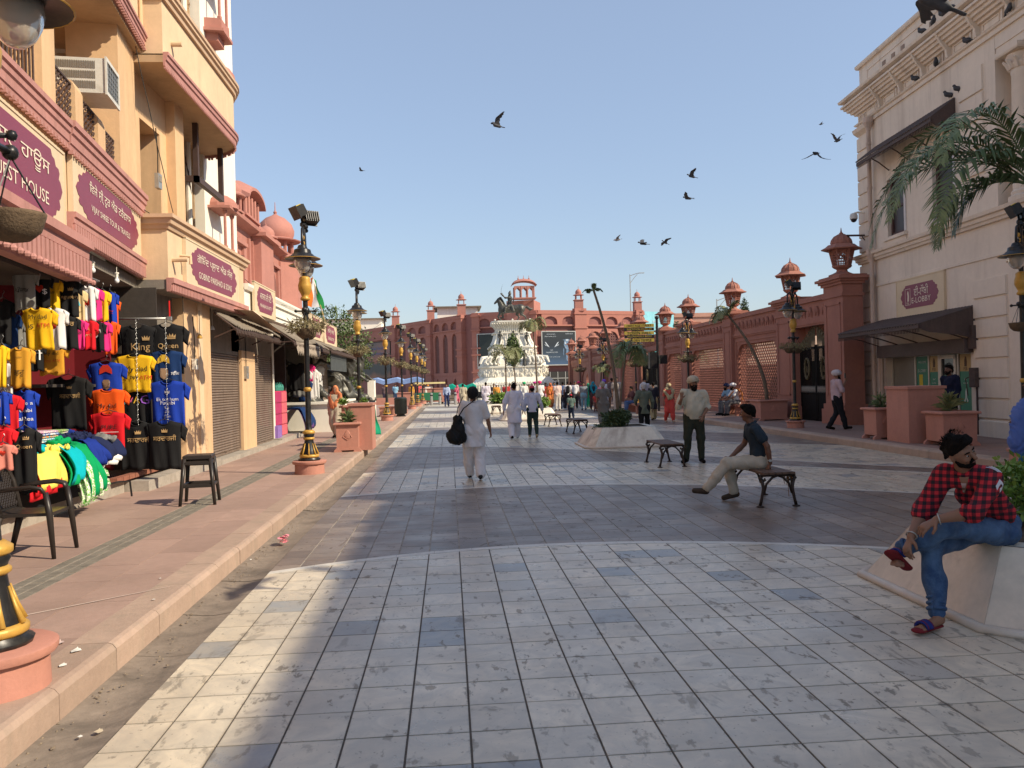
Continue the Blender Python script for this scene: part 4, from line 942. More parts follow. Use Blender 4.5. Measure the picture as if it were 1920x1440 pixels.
q = MB(); q.lathe([(.03,.18),(.09,.16),(.115,.10),(.115,0)], (-.34,0,0),14); q.build('housing', mat('white_plastic', (.62,.6,.56),.4), cv, autos=40); q = MB(); q.ball((-.34,0,.0),.095,12,(1,1,1.1)); q.build('dome', flat('black_dome', (.015,.015,.02),.1), cv, smooth=True)
q = MB(); q.tube([(-.6,0,0),(0,0,0)], .03,6); q.tube([(-.15,0,0),(0,0,-.2)], .015,5); tag(q.build('wall_bracket', IRON), 'dark steel bracket jutting from the bank corner below the camera', 'bracket').location = tuple(EL(-.0,-.35,5.85))
# ---------------------------------------------------------------- red sandstone compound wall
Wl = thing('compound_wall', 'long red sandstone wall with lattice bays, gates and lantern pillars', 'wall', (11.7,34,0)); BW = World(Wl)
pil = [(23.70,24.95,4.43),(27.45,28.75,4.14),(33.5,34.5,4.2),(39.9,41.0,4.2),(44.4,45.4,4.2),(50.5,51.4,4.2),(55.6,56.6,4.2),(61.8,62.9,4.2),(67.6,68.6,4.2),(73.5,74.5,4.2),(79.5,80.5,4.2)]
for y0, y1, zt in pil:
 q = MB(); a, b = y0, y1; X = 11.7; q.box(X, X+.62, a, b, .1, zt); p = BW(q, 'pillar', REDS)
 q = MB()
 for e, z0, z1 in ((.10,.17,.62),(.055,.62,.78),(.04, zt-.42, zt-.34),(.06, zt-.06, zt+.02),(.12, zt+.02, zt+.09),(.19, zt+.09, zt+.17),(.10, zt+.17, zt+.22)): q.box(X-e, X+.62+e, a-e, b+e, z0, z1)
 q.box(X-.02, X, a+.15, a+.2,1.0, zt-.6); q.box(X-.02, X, b-.2, b-.15,1.0, zt-.6); q.box(X-.02, X, a+.15, b-.15,1.0,1.05); q.box(X-.02, X, a+.15, b-.15, zt-.65, zt-.6)
 BW(q, 'pillar_moulding', REDS)
def bay(y0, y1, kind):
 X = 11.85; L = y1-y0
 q = MB(); q.box(X-.02, X+.34, y0, y1,3.42,4.05); BW(q, 'frieze', REDS)
 q = MB(); q.box(X-.10, X+.40, y0, y1,4.05,4.13); q.box(X-.06, X+.36, y0, y1,4.13,4.22); q.box(X-.08, X+.3, y0, y1,3.34,3.42); q.box(X-.05, X+.3, y0, y1,3.28,3.34); BW(q, 'coping', REDS)
 q = MB(); n = int(L/.42)
 for i in range(n):
  c = y0+(i+.5)*L/n
  q.tube([(X-.02, c-.12,3.55),(X-.055, c-.12,3.72),(X-.055, c-.05,3.86),(X-.04, c+.02,3.78),(X-.05, c-.02,3.66)], [.02,.045,.04,.03,.012], 5)
  q.ball((X-.03, c+.11,3.68),.055,6,(.6,.7,2.0))
 BW(q, 'carved_frieze_motifs', REDS, kind='stuff')
 if kind == 'gate': return
 a, b = y0+.28, y1-.28
 q = MB(); q.box(X, X+.3, y0, y1,2.98,3.28); q.box(X, X+.3, y0, y1,.1,.38); BW(q, 'wall_course', REDS)
 q = MB(); q.box(X, X+.3, y0, a, .38,2.98); BW(q, 'jamb', REDS); q = MB(); q.box(X, X+.3, b, y1,.38,2.98); BW(q, 'jamb', REDS)
 r = .62 if kind != 'arch' else (b-a)/2
 for sg, e in ((1, a),(-1, b)):   # cusped corners of the opening
  pts = [(e, 2.98)]+[(e+sg*(r-r*math.cos(t)*1.0),2.98-r*.92*(1-math.sin(t))) for t in np.linspace(math.pi/2,0,8)]
  if kind == 'arch': pts = [(e, 2.98),(e+sg*r, 2.98),(e+sg*r*.96,2.86),(e+sg*r*.75,2.70),(e+sg*r*.45,2.55),(e+sg*r*.2,2.3),(e, 1.95)]
  q = MB(); q.ext(pts, (X+.02,0,0),(0,1,0),(0,0,1),(1,0,0),.26); BW(q, 'arch_spandrel', REDS)
 q = MB(); q.box(X-.03, X, a-.12, a-.04,.4,3.1); q.box(X-.03, X, b+.04, b+.12,.4,3.1); q.box(X-.03, X, a-.12, b+.12,3.1,3.17); BW(q, 'panel_moulding', REDS)
 if kind == 'jali':   # pierced stone screen: real holes
  st = .17; w = .026; q = MB(); W_, H_ = b-a, 2.6
  def seg(p, d):
   t0, t1 = -9., 9.
   for k_ in (0,1):
    lo, hi = (0, W_) if k_ == 0 else (0, H_)
    u0, u1 = (lo-p[k_])/d[k_], (hi-p[k_])/d[k_]; u0, u1 = min(u0, u1), max(u0, u1); t0, t1 = max(t0, u0), min(t1, u1)
   return t0, t1
  for dx in (1,-1):
   d = np.array([dx*.64,.77]); nrm = np.array([-d[1], d[0]]); c0 = np.array([W_/2, H_/2]); i = -40
   while i <= 40:
    p = c0+nrm*i*st*.82; t0, t1 = seg(p, d)
    if t1 > t0+.03:
     A_, B_ = p+d*t0, p+d*t1; cc_ = (A_+B_)/2; hl = (t1-t0)/2
     q.obox((X+.13+.008*dx, a+cc_[0], .38+cc_[1]),(0, d[0]*hl, d[1]*hl),(0, nrm[0]*w, nrm[1]*w),(.007,0,0))
    i += 1
  z = 9.
  while z < 2.98: q.box(X+.115, X+.15, a, b, z-.011, z+.011); z += st*.82/.64
  BW(q, 'jali_screen', REDS, kind='stuff')
 elif kind == 'blind':
  q = MB(); q.box(X+.12, X+.28, a, b, .38,2.98); BW(q, 'recessed_panel', REDS)
  q = MB(); q.box(X+.08, X+.12, a+.3, b-.3,.6,2.2); BW(q, 'raised_panel', REDS)
 elif kind == 'arch':
  m_ = (a+b)/2
  for s0, s1 in ((a, m_-.55),(m_+.55, b)): q = MB(); q.box(X+.12, X+.28, s0, s1,.38,2.98); BW(q, 'recessed_panel', REDS)
  q = MB(); q.ext([(m_-.55,1.7),(m_-.45,2.0),(m_-.2,2.2),(m_, 2.45),(m_+.2,2.2),(m_+.45,2.0),(m_+.55,1.7),(m_+.55,2.98),(m_-.55,2.98)], (X+.12,0,0),(0,1,0),(0,0,1),(1,0,0),.16); BW(q, 'door_arch', REDS)
kinds = ['gate', 'jali', 'jali', 'jali', 'gate', 'jali', 'arch', 'blind', 'arch', 'blind']
for i, k_ in enumerate(kinds): bay(pil[i][1], pil[i+1][0], k_)
def lantern_at(x, y, z, s, label):
 r = thing('stone_lantern', label, 'stone lantern', (x, y, z), R_(12), 'red stone lanterns on the wall pillars', s)
 return r
L0 = lantern_at(12.0,24.3,4.65,1.0, 'tallest stone lantern on the wall pillar beside the bank corner')
q = MB(); q.lathe([(.34,0),(.34,.05),(.24,.09),(.15,.14),(.13,.20),(.22,.26),(.25,.30),(.25,.33)], n=6); q.build('base', REDS, L0)
q = MB()
for k_ in range(6):
 a0 = math.pi/6+k_*math.pi/3; a1 = a0+math.pi/3; b0 = np.array([.25*math.cos(a0),.25*math.sin(a0),.33]); b1 = np.array([.25*math.cos(a1),.25*math.sin(a1),.33]); t0 = np.array([.36*math.cos(a0),.36*math.sin(a0),.82]); t1 = np.array([.36*math.cos(a1),.36*math.sin(a1),.82])
 q.tube([b0, t0], .028,5)
 for w_ in (.18,.36,.54,.72,.9): q.tube([lerp(b0, t0, w_*.5+.05), lerp(lerp(b0, b1, w_), lerp(t0, t1, w_),.98)], .013,4); q.tube([lerp(b1, t1, w_*.5+.05), lerp(lerp(b0, b1,1-w_), lerp(t0, t1,1-w_),.98)], .013,4); q.tube([lerp(b0, t0, w_), lerp(b1, t1, w_)], .012,4); q.tube([lerp(b0, b1, w_), lerp(t0, t1, w_)], .012,4)
q.build('lattice', REDS, L0, kind='stuff')
q = MB(); q.lathe([(.50,.80),(.52,.83),(.40,.90),(.33,.97)], n=6); q.build('eave', REDS, L0)
q = MB(); q.lathe([(.30,.96),(.31,1.0),(.29,1.10),(.22,1.19),(.11,1.26),(.05,1.28),(.065,1.31),(.03,1.34),(.022,1.38),(.008,1.48)], n=18)
for k_ in range(12): a = k_*math.pi/6; q.tube([(.31*math.cos(a),.31*math.sin(a),1.0),(.285*math.cos(a),.285*math.sin(a),1.1),(.21*math.cos(a),.21*math.sin(a),1.2),(.08*math.cos(a),.08*math.sin(a),1.27)], .022,4)
q.build('dome', REDS, L0)
names = ['stone lantern over the left pillar of the near gate', 'stone lantern above the pillar between the two near lattice bays', 'stone lantern behind the black lamp post beside the lattice bay', 'stone lantern left of the yellow direction sign', 'stone lantern just right of the blue hoarding edge', 'sixth stone lantern along the wall, above the palm tree', 'seventh stone lantern along the wall', 'eighth stone lantern, small in the distance', 'ninth stone lantern, near the big mall corner', 'last stone lantern at the far end of the wall']
for (y0, y1, zt), nm_ in zip(pil[1:], names):
 c = copy_tree(L0, label=nm_); c.location = (12.0,(y0+y1)/2, zt+.22); c.scale = (.97,)*3; c.rotation_euler = (0,0, random.uniform(0,.6))
BLK = mat('black_gate_iron', (.014,.012,.011),.75,.3,9,.1, spec=.1); GOLD = mat('gold_paint', (.55,.33,.07),.38,.15,8,.1, metal=.35); SILV = mat('silver_spear_paint', (.34,.31,.27),.5,.1)
def gate(y0, y1, label, closed=True):
 r = thing('iron_gate', label, 'gate', (12.0,(y0+y1)/2,.17),0, 'black iron gates in the red wall'); L = y1-y0
 for sg in (-1,1):
  q = MB(); c = sg*L/4
  q.box(-.03,.03, c-L/4+.02, c-L/4+.08,0,2.5); q.box(-.03,.03, c+L/4-.08, c+L/4-.02,0,2.5); q.box(-.03,.03, c-L/4, c+L/4,0,.08); q.box(-.03,.03, c-L/4, c+L/4,2.36,2.44); q.box(-.03,.03, c-L/4, c+L/4,.9,.96)
  lf = q.build('gate_leaf', BLK, r)
  q = MB(); n = int(L/2/.09)
  for i in range(n): y = c-L/4+.1+(L/2-.2)*i/(n-1); q.tube([(0, y, .08),(0, y, 2.36)], .017,5)
  q.build('bars', BLK, lf, kind='stuff')
  q = MB(); q.box(-.01,.01, c-L/4+.08, c+L/4-.08,.08,.88); q.build('kick_panel', BLK, lf)
  q = MB()
  for i in range(n): y = c-L/4+.1+(L/2-.2)*i/(n-1); q.tube([(-.02, y, .92),(-.02, y, 1.08),(-.02, y, 1.16)], [.012,.02,.002], 5)
  q.build('spears', SILV, lf, kind='stuff')
  q = MB(); ce = c
  q.tube([(-.05, ce+.16*math.cos(t),1.72+.34*math.sin(t)) for t in np.linspace(0,2*math.pi, 22)], .035,6)
  for t in np.linspace(0,6.0,13): q.ball((-.07, ce+.16*math.cos(t),1.72+.34*math.sin(t)),.035,6)
  q.tube([(-.05, ce-.05,1.6),(-.06, ce, 1.8),(-.05, ce+.05,1.6)], .015,5); q.build('gilt_medallion', mat('dull_gilt', (.13,.10,.05),.5,.3,8), lf)
  q = MB()
  for i in range(n): y = c-L/4+.1+(L/2-.2)*i/(n-1); h_ = .15+.75*(1-abs(y)/(L/2))**1.3; q.tube([(0, y, 2.42),(0, y, 2.42+h_*.7),(0, y, 2.42+h_)], [.014,.024,.003], 5)
  for i in range(8): y = sg*(.1+i*.16); z = 2.5+.7*(1-abs(y)/(L/2)); q.tube([(-.02, y-sg*.12, z-.12),(-.03, y, z),(-.02, y+sg*.1, z-.02),(-.02, y+sg*.08, z-.14),(-.02, y, z-.12)], .018,5)
  q.build('gilt_crest', GOLD if not closed else mat('dull_gilt', (.13,.10,.05),.5,.3,8), r, kind='stuff')
 return r
gate(24.98,27.42, 'tall black iron gate with gilt medallions next to the bank')
gate(45.45,50.45, 'farther black iron gate with palm fronds showing behind it')
q = MB(); q.box(12.3,12.4,24.95,27.45,3.0,3.4); q.box(12.2,12.3,24.95,25.25,.17,3.4); q.box(12.2,12.3,27.2,27.45,.17,3.4); BW(q, 'gate_reveal', REDS)
box('courtyard_building', mat('sunlit_pink_block', (.52,.36,.27),.85,.1,.5),29,60,96,100,0,7.2, BW)
nb = thing('neighbour_building', 'lower cream building continuing past the bank', 'building', (11.6,0,0)); NW = World(nb); box('wall', IVORY, 11.35,22,-14,6.3,0,10.0, NW); box('parapet', IVORY, 11.3,11.6,-14,6.3,10.0,10.3, NW); box('string_course', IVORY, 11.2,11.4,-14,6.3,5,5.2, NW)
for y_ in (-9,-5,-1,3): box('window', GL, 11.33,11.36, y_, y_+1.1,5.8,7.6, NW)
kb2 = MB(); kb2.box(13.6,14.2,22.5,29.2,0,3.0); kb2.box(16.5,17.0,29.2,60,0,2.3); tag(kb2.build('back_hedge', mat('dark_hedge', (.02,.035,.012),.9,.5,3,.8,12)), 'low dark hedge seen through the lattice screens', 'hedge')
gm2 = MB(); gm2.box(13.2,40,24.6,90,-.02,.1); BW(gm2, 'courtyard_floor', CONC)
# ---------------------------------------------------------------- vegetation helpers
def leafmat(name, a, b, rough=.55):
 if name in _M: return _M[name]
 k = newmat(name); f = k.noise(k.geo(),3.5,4,.6); r = k.new('ShaderNodeNewGeometry').outputs['Random Per Island']
 g = k.math('MULTIPLY_ADD', r, .5, k.math('MULTIPLY', f, .6)); k.link(k.mix(g, a, b), k.b.inputs['Base Color'])
 k.b.inputs['Roughness'].default_value = rough
 k.b.inputs['Subsurface Weight'].default_value = 0.
 return k.m
LEAF = leafmat('tree_leaf', (.035,.06,.015),(.12,.17,.045)); LEAF_D = leafmat('dark_leaf', (.018,.035,.012),(.06,.10,.03)); LEAF_B = leafmat('bright_leaf', (.06,.13,.02),(.20,.32,.05))
PALM = leafmat('palm_leaf', (.05,.085,.03),(.17,.235,.10)); PALM_L = leafmat('dry_palm_leaf', (.10,.12,.04),(.26,.26,.11)); DRY = leafmat('dry_twig', (.10,.08,.04),(.28,.24,.12),.9)
BARK = mat('bark', (.16,.12,.085),.9,.3,9,.5)
def leaves(clusters, n, size, aspect=2.0, seed=1, shell=.55, up=.3):
 """leaf-sized folded quads spread through ellipsoids (c, r)"""
 rs = np.random.RandomState(seed); V = []; w = np.array([c[1][0]*c[1][1]*c[1][2] for c in clusters])**.6; w = w/w.sum()
 for (c, r), ww in zip(clusters, w):
  k = max(4, int(n*ww)); d = rs.normal(size=(k, 3)); d /= np.linalg.norm(d, axis=1)[:, None]
  rad = (shell+(1-shell)*rs.rand(k, 1)**.5)*(1+.18*np.sin(d[:, :1]*7+d[:, 1:2]*5)+rs.normal(size=(k, 1))*.07)
  P = np.array(c)+d*rad*np.array(r); t = rs.normal(size=(k, 3))+d*.6+np.array([0,0, up-.3]); t /= np.linalg.norm(t, axis=1)[:, None]
  b = np.cross(t, rs.normal(size=(k, 3))); b /= np.linalg.norm(b, axis=1)[:, None]; s = size*(.6+.8*rs.rand(k, 1))
  V.append(np.stack([P, P+t*s*.5+b*s/aspect*.5, P+t*s, P+t*s*.5-b*s/aspect*.5], 1))
 V = np.concatenate(V).reshape(-1,3); return V, np.arange(len(V)).reshape(-1,4)
def leaf_obj(name, m, parent, *a, **k):
 V, Q = leaves(*a, **k); o = bpy.data.objects.new(name, npmesh(name, V, Q, m, False)); COL.objects.link(o)
 if parent is not None: o.parent = parent
 return o
def frond(mb, base, dirv, L, droop, nl=26, ll=.35, w=.02, seed=0, tw=.9):
 rs = random.Random(seed); p = np.array(base, float); d = np.array(dirv, float); d /= np.linalg.norm(d); pts = [p.copy()]; n = 12
 for i in range(n):
  p = p+d*L/n; d = d+np.array([0,0,-droop/n*(1+i*.22)]); d /= np.linalg.norm(d); pts.append(p.copy())
 mb.tube(pts, [.014*(1-i/(n+2)) for i in range(n+1)], 4)
 for i in range(nl):
  t = .12+.86*i/nl; k = t*n; a = int(k); q = lerp(pts[a], pts[min(a+1, n)], k-a); dd = pts[min(a+1, n)]-pts[max(a, 0)]; dd /= np.linalg.norm(dd)+1e-9
  sd = np.cross(dd, [0,0,1.]); sd /= np.linalg.norm(sd)+1e-9; l = ll*math.sin(math.pi*min(.97,.18+t*.78))*rs.uniform(.8,1.15)
  for sg in (-1,1):
   v = sd*sg*tw+dd*.75+np.array([0,0, rs.uniform(-.1,.45)]); v /= np.linalg.norm(v); e1 = q+v*l*.5; e2 = q+v*l+np.array([0,0,-l*rs.uniform(.15,.6)])
   nn = np.cross(v, dd); nn /= np.linalg.norm(nn)+1e-9; nn = np.cross(v, nn)*w
   mb.add([q-nn*.4, e1-nn, e2, e1+nn, q+nn*.4], [(0,1,2,3,4)])
def palm(label, x, y, h, lean=(0,0), nf=12, L=1.2, seed=1, m=PALM, trunk=.05, group='slender palms in planters', droop=1.6, ll=.35, bias=None, z=0):
 r = thing('palm_tree', label, 'palm', (x, y, z),0, group); rs = random.Random(seed)
 top = np.array([lean[0], lean[1], h]); q = MB(); pts = [np.array([lean[0]*t*t, lean[1]*t*t, h*t]) for t in np.linspace(0,1,10)]
 q.tube(pts, [trunk*(1.25-.6*t) for t in np.linspace(0,1,10)], 8)
 for t in np.linspace(.06,.95,22): p = pts[min(9, int(t*9))]; pp = lerp(pts[int(t*9)], pts[min(9, int(t*9)+1)], t*9-int(t*9)); q.tube([pp, pp+np.array([0,0,.015])], trunk*(1.32-.6*t),8)
 q.build('trunk', BARK, r, smooth=True)
 for i in range(nf):
  a = i*2.4+rs.uniform(-.3,.3); el = rs.uniform(.35,1.2); d = np.array([math.cos(a)*math.cos(el), math.sin(a)*math.cos(el), math.sin(el)])
  if bias is not None: d = d*.55+np.array(bias)*.7
  q = MB(); frond(q, top, d, L*rs.uniform(.75,1.1), droop*rs.uniform(.7,1.2), seed=seed*50+i, ll=ll); q.build('frond', m, r)
 return r
# ---------------------------------------------------------------- far sandstone mall
Mall = thing('sandstone_mall', 'long red sandstone arcade building closing the far end of the plaza', 'building', (5,112,0)); MW = World(Mall)
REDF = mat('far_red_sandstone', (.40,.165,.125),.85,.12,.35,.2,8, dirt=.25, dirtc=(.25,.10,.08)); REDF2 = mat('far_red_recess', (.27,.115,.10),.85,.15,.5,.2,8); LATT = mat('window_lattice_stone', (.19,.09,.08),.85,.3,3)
class Seg:
 """facade segment from a to b (plan), x along, y outward"""
 def __init__(s, a, b):
  s.a = np.array(a, float); d = np.array(b, float)-s.a; s.L = np.linalg.norm(d); s.e = d/s.L; s.n = np.array([s.e[1], -s.e[0]])
  if s.n[1] > 0: s.n = -s.n
 def p(s, x, y, z): q = s.a+s.e*x+s.n*y; return np.array([q[0], q[1], z])
 def box(s, mb, x0, x1, y0, y1, z0, z1):
  c = (s.p(x0, y0, z0)+s.p(x1, y1, z1))/2; return mb.obox(c, (*(s.e*(x1-x0)/2),0),(*(s.n*(y1-y0)/2),0),(0,0,(z1-z0)/2))
 def ext(s, mb, poly, y0, t): return mb.ext(poly, s.p(0, y0,0),(*s.e, 0),(0,0,1),(*s.n, 0), t)
def arch_plate(sg, mb, x0, x1, zb, zs, zt, y0, t, m=.5, cusp=False):
 """wall plate with one arched opening: jambs and head"""
 a, b = x0+m, x1-m; sg.box(mb, x0, a, y0, y0+t, zb, zt); sg.box(mb, b, x1, y0, y0+t, zb, zt); r = (b-a)/2; c = (a+b)/2; hgt = zt-.35-zs
 pts = [(c-r*math.cos(u), zs+hgt*(math.sin(u)**(.8 if not cusp else 1.3))) for u in np.linspace(0, math.pi, 11)]
 sg.ext(mb, [(b, zt),(a, zt)]+pts, y0, t)
def kiosk(W, x, y, z, s, parent_mat=None, name='rooftop_kiosk'):
 q = MB(); q.box(x-.55*s, x+.55*s, y-.55*s, y+.55*s, z, z+1.35*s); q.box(x-.68*s, x+.68*s, y-.68*s, y+.68*s, z-.12*s, z+.02*s); q.box(x-.66*s, x+.66*s, y-.66*s, y+.66*s, z+1.33*s, z+1.42*s)
 b = W(q, name, REDS_L)
 q = MB(); [q.tube([(x+i*.36*s, y+j*.36*s, z+1.4*s),(x+i*.36*s, y+j*.36*s, z+2.05*s)], .065*s, 6) for i in (-1,1) for j in (-1,1)]; q.build('columns', REDS_L, b, kind='stuff')
 q = MB(); q.lathe([(.72*s, 2.03*s),(.76*s, 2.07*s),(.5*s, 2.16*s),(.38*s, 2.22*s),(.42*s, 2.36*s),(.40*s, 2.55*s),(.28*s, 2.74*s),(.1*s, 2.86*s),(.03*s, 2.92*s),(.02*s, 3.25*s)], (x, y, z),14); q.build('dome', REDS_L, b)
sL = Seg((2.2,113.2),(-18.7,147.9)); sLL = Seg((-18.7,147.9),(-50,196)); sC = Seg((3.6,111.0),(11.9,108.4)); sC0 = Seg((2.2,113.2),(3.6,111.0)); sR = Seg((11.9,108.4),(17.9,110.1)); sRR = Seg((17.9,110.1),(27.2,113.8))
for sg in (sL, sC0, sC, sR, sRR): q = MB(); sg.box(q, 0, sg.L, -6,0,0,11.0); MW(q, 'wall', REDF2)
for sg in (sL, sC, sR, sRR): q = MB(); sg.box(q, -.1, sg.L+.1,-.5,.35,10.55,11.05); sg.box(q, 0, sg.L, -.1,.42,8.95,9.15); MW(q, 'coping', REDF)
def bays(sg, xs, tall=True, upper=True, lower=True):
 for a, b in zip(xs[:-1], xs[1:]):
  q = MB()
  if upper: arch_plate(sg, q, a, b, 9.15,9.4,10.6,.0,.3,.35); MW(q, 'arch_frame', REDF)
  if tall:
   q = MB(); arch_plate(sg, q, a, b, 3.2,7.3,8.95,.0,.3,.55); MW(q, 'arch_frame', REDF)
   q = MB(); sg.box(q, a+.6, b-.6,.02,.08,3.2,8.3)
   for i in range(14): sg.box(q, a+.6, b-.6,.08,.13,3.3+i*.36,3.38+i*.36)
   MW(q, 'window_lattice', LATT)
  if lower: q = MB(); sg.box(q, a, b, 0,.35,2.75,3.2); arch_plate(sg, q, a, b, 0,1.4,2.75,.0,.3,.8, True); MW(q, 'arch_frame', REDF)
def pilaster(sg, x, w=1.1, z1=11.0, out=.7):
 q = MB(); sg.box(q, x-w/2, x+w/2,-.1, out, 0, z1)
 for z in (3.0,5.3,6.2,8.6,10.5): sg.box(q, x-w/2-.12, x+w/2+.12,-.1, out+.12, z, z+.22)
 MW(q, 'tower_pilaster', REDF)
bays(sL, [.9,3.3,5.7,8.0]); bays(sL, [9.4,12.6,15.8,19.0])
for x in (.2,8.7,19.7): pilaster(sL, x, 1.3)
q = MB(); sL.box(q, 20.4, sL.L, 0,.25,8.7,11); sL.box(q, 20.4, sL.L, 0,.25,0,2.9); MW(q, 'wall_course', REDF); q = MB(); sLL.box(q, 0, sLL.L, -6,0,0,11); MW(q, 'far_wing', REDF)
bays(sC, [.3,2.6,4.9,8.3], tall=False); bays(sR, [.4,3.0,5.6], tall=False, lower=False); bays(sRR, [.7,3.4,6.0,8.6], tall=False, lower=False)
for a, b in ((.9,3.2),(3.6,5.9),(6.2,8.4)):
 q = MB(); arch_plate(sRR, q, a-.3, b+.3,2.5,6.6,8.6,0,.3,.4); MW(q, 'arch_frame', REDF); q = MB()
 for i in range(16): sRR.box(q, a+.1, b-.1,.03,.12,2.6+i*.36,2.72+i*.36)
 for i in range(6): sRR.box(q, a+.15+i*.36, a+.27+i*.36,.03,.12,2.5,8.2)
 MW(q, 'window_lattice', LATT)
pilaster(sC, .3,1.0); pilaster(sR, 5.9,1.7,11.3); pilaster(sRR, 9.1,1.2,11.2); pilaster(sC, 8.2,.8)
q = MB(); sC.box(q, 4.6,8.3,-4,.5,8.9,12.4); MW(q, 'portal_block', REDS_L)
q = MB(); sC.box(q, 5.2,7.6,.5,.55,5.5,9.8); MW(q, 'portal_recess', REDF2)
for sg, x, s in ((sL, .3,1.0),(sL, 8.7,.95),(sL, 19.7,1.0),(sR, 5.9,1.0),(sRR, 9.1,.95)): p_ = sg.p(x, .1,0); kiosk(MW, p_[0], p_[1], 11.05, s)
px, py = 10.0,107.0
q = MB(); q.box(px-1.5, px+1.5, py-1.0, py+1.0,12.4,12.55); b_ = MW(q, 'rooftop_pavilion', REDS_L)
q = MB()
for i in range(4):
 for j in (-1,1): q.tube([(px-1.25+i*.83, py+j*.8,12.5),(px-1.25+i*.83, py+j*.8,14.0)], .09,6)
for i in range(3):
 x0 = px-1.25+i*.83
 for j in (-1,1): q.ext([(0,0),(.12,.22),(.3,.4),(.415,.55),(.53,.4),(.71,.22),(.83,0),(.83,.7),(0,.7)], (x0, py+j*.8-.04,13.35),(1,0,0),(0,0,1),(0,1,0),.08)
q.build('arcade', REDS_L, b_, kind='stuff')
q = MB(); n = 12; v = []
for i in range(n+1):
 t = -1+2*i/n; zz = 14.05+.75*math.sqrt(max(0,1-t*t*.93)); v += [(px+t*1.65, py-1.1, zz-.12),(px+t*1.5, py-.35, zz+.22),(px+t*1.5, py+.35, zz+.22),(px+t*1.65, py+1.1, zz-.12)]
q.add(v, [(4*i+j, 4*i+4+j, 4*i+5+j, 4*i+1+j) for i in range(n) for j in range(3)]+[(4*i, 4*i+3,4*i+7,4*i+4) for i in range(n)]+[(0,1,2,3),(4*n, 4*n+1,4*n+2,4*n+3)])
for i in (-1,0,1): q.lathe([(.07,0),(.12,.1),(.04,.22),(.015,.55)], (px+i*.7, py, 14.95),8)
q.build('curved_roof', REDS_L, b_)
def panel(name, label, cat, sg, x0, x1, z0, z1, y, m, fr=None):
 r = thing(name, label, cat, tuple(sg.p((x0+x1)/2, y, z0))); W_ = World(r); q = MB(); sg.box(q, x0, x1, y, y+.15, z0, z1); W_(q, 'panel', m)
 q = MB(); [sg.box(q, *a) for a in ((x0-.12, x1+.12, y, y+.2, z1, z1+.12),(x0-.12, x1+.12, y, y+.2, z0-.12, z0),(x0-.12, x0, y, y+.2, z0, z1),(x1, x1+.12, y, y+.2, z0, z1))]; W_(q, 'frame', fr or STEEL); return r, W_
panel('blank_hoarding', 'blank dark green hoarding on the mall left of the monument', 'hoarding', sC, .6,4.0,3.9,8.1,.55, mat('blank_dark_screen', (.032,.042,.04),.5,.15,.4,0))
k = newmat('night_blue_poster'); sp = k.new('ShaderNodeSeparateXYZ'); k.link(k.geo(), sp.inputs[0]); g = k.math('DIVIDE', k.math('SUBTRACT', sp.outputs[2], 3.8),4.4)
k.link(k.ramp(k.math('MULTIPLY_ADD', k.noise(k.geo(),.8),.2, k.math('SUBTRACT', g, .1)), [(0., (.045,.09,.17)),(.25,(.03,.055,.09)),(.6,(.012,.018,.026)),(1., (.02,.026,.03))]), k.b.inputs['Base Color']); k.b.inputs['Roughness'].default_value = .4
pr_, PWp = panel('motorcycle_hoarding', 'dark blue motorcycle advertisement on the mall right of the monument', 'hoarding', sR, .25,4.95,3.85,8.15,.55, k.m)
PW1 = mat('poster_white', (.5,.55,.6),.5,0,1,0); PBL = mat('poster_steel_blue', (.14,.22,.33),.5,.4,4,0)
fo = sR.p(0,.71,0); e3 = (*sR.e, 0); n3 = (*sR.n, 0)
def pp_(q, pts, t=.01): q.ext(pts, fo, e3,(0,0,1), n3, t)
q = MB(); put_text(q, 'THE PROTOTYPE', fo, e3,(0,0,1), w=1.7, x=1.55, y=5.45, n=n3, t=.02); put_text(q, 'NEW', fo, e3,(0,0,1), w=.4, x=1.55, y=5.75, n=n3, t=.02); put_text(q, 'the future is here, are you ready?', fo, e3,(0,0,1), w=2.3, x=1.6, y=4.85, n=n3, t=.02); put_text(q, 'SPEED  POWER  STYLE', fo, e3,(0,0,1), w=1.6, x=1.4, y=7.55, n=n3, t=.02); put_text(q, 'MOTO LAUNCH', fo, e3,(0,0,1), w=1.2, x=1.5, y=7.85, n=n3, t=.02); put_text(q, 'SHOW 2018', fo, e3,(0,0,1), w=1.0, x=4.1, y=7.9, n=n3, t=.02)
PWp(q, 'lettering', PW1)
q = MB()
for sg_ in (-1,1):
 c = 1.6; pp_(q, [(c+sg_*.35,6.1),(c+sg_*.7,6.35),(c+sg_*1.0,6.85),(c+sg_*.85,6.8),(c+sg_*.5,6.35)])
 pp_(q, [(c+sg_*.55,6.2),(c+sg_*.95,6.4),(c+sg_*1.05,6.6),(c+sg_*.9,6.45)])
PWp(q, 'headlight_print', PW1)
q = MB(); c = 3.8
pp_(q, [(c-.25,7.2),(c-.42,6.9),(c-.5,6.45),(c-.3,6.0),(c-.12,5.8),(c+.12,5.8),(c+.3,6.0),(c+.5,6.45),(c+.42,6.9),(c+.25,7.2)])
pp_(q, [(c-.15,5.78),(c-.19,4.6),(c-.1,4.3),(c+.1,4.3),(c+.19,4.6),(c+.15,5.78)]); pp_(q, [(c-.55,6.0),(c-.62,5.2),(c-.54,5.0),(c-.46,5.9)]); pp_(q, [(c+.55,6.0),(c+.62,5.2),(c+.54,5.0),(c+.46,5.9)]); pp_(q, [(c-.7,7.1),(c-.3,7.0),(c+.3,7.0),(c+.7,7.1),(c+.3,7.12),(c-.3,7.12)])
PWp(q, 'motorcycle_print', PBL)
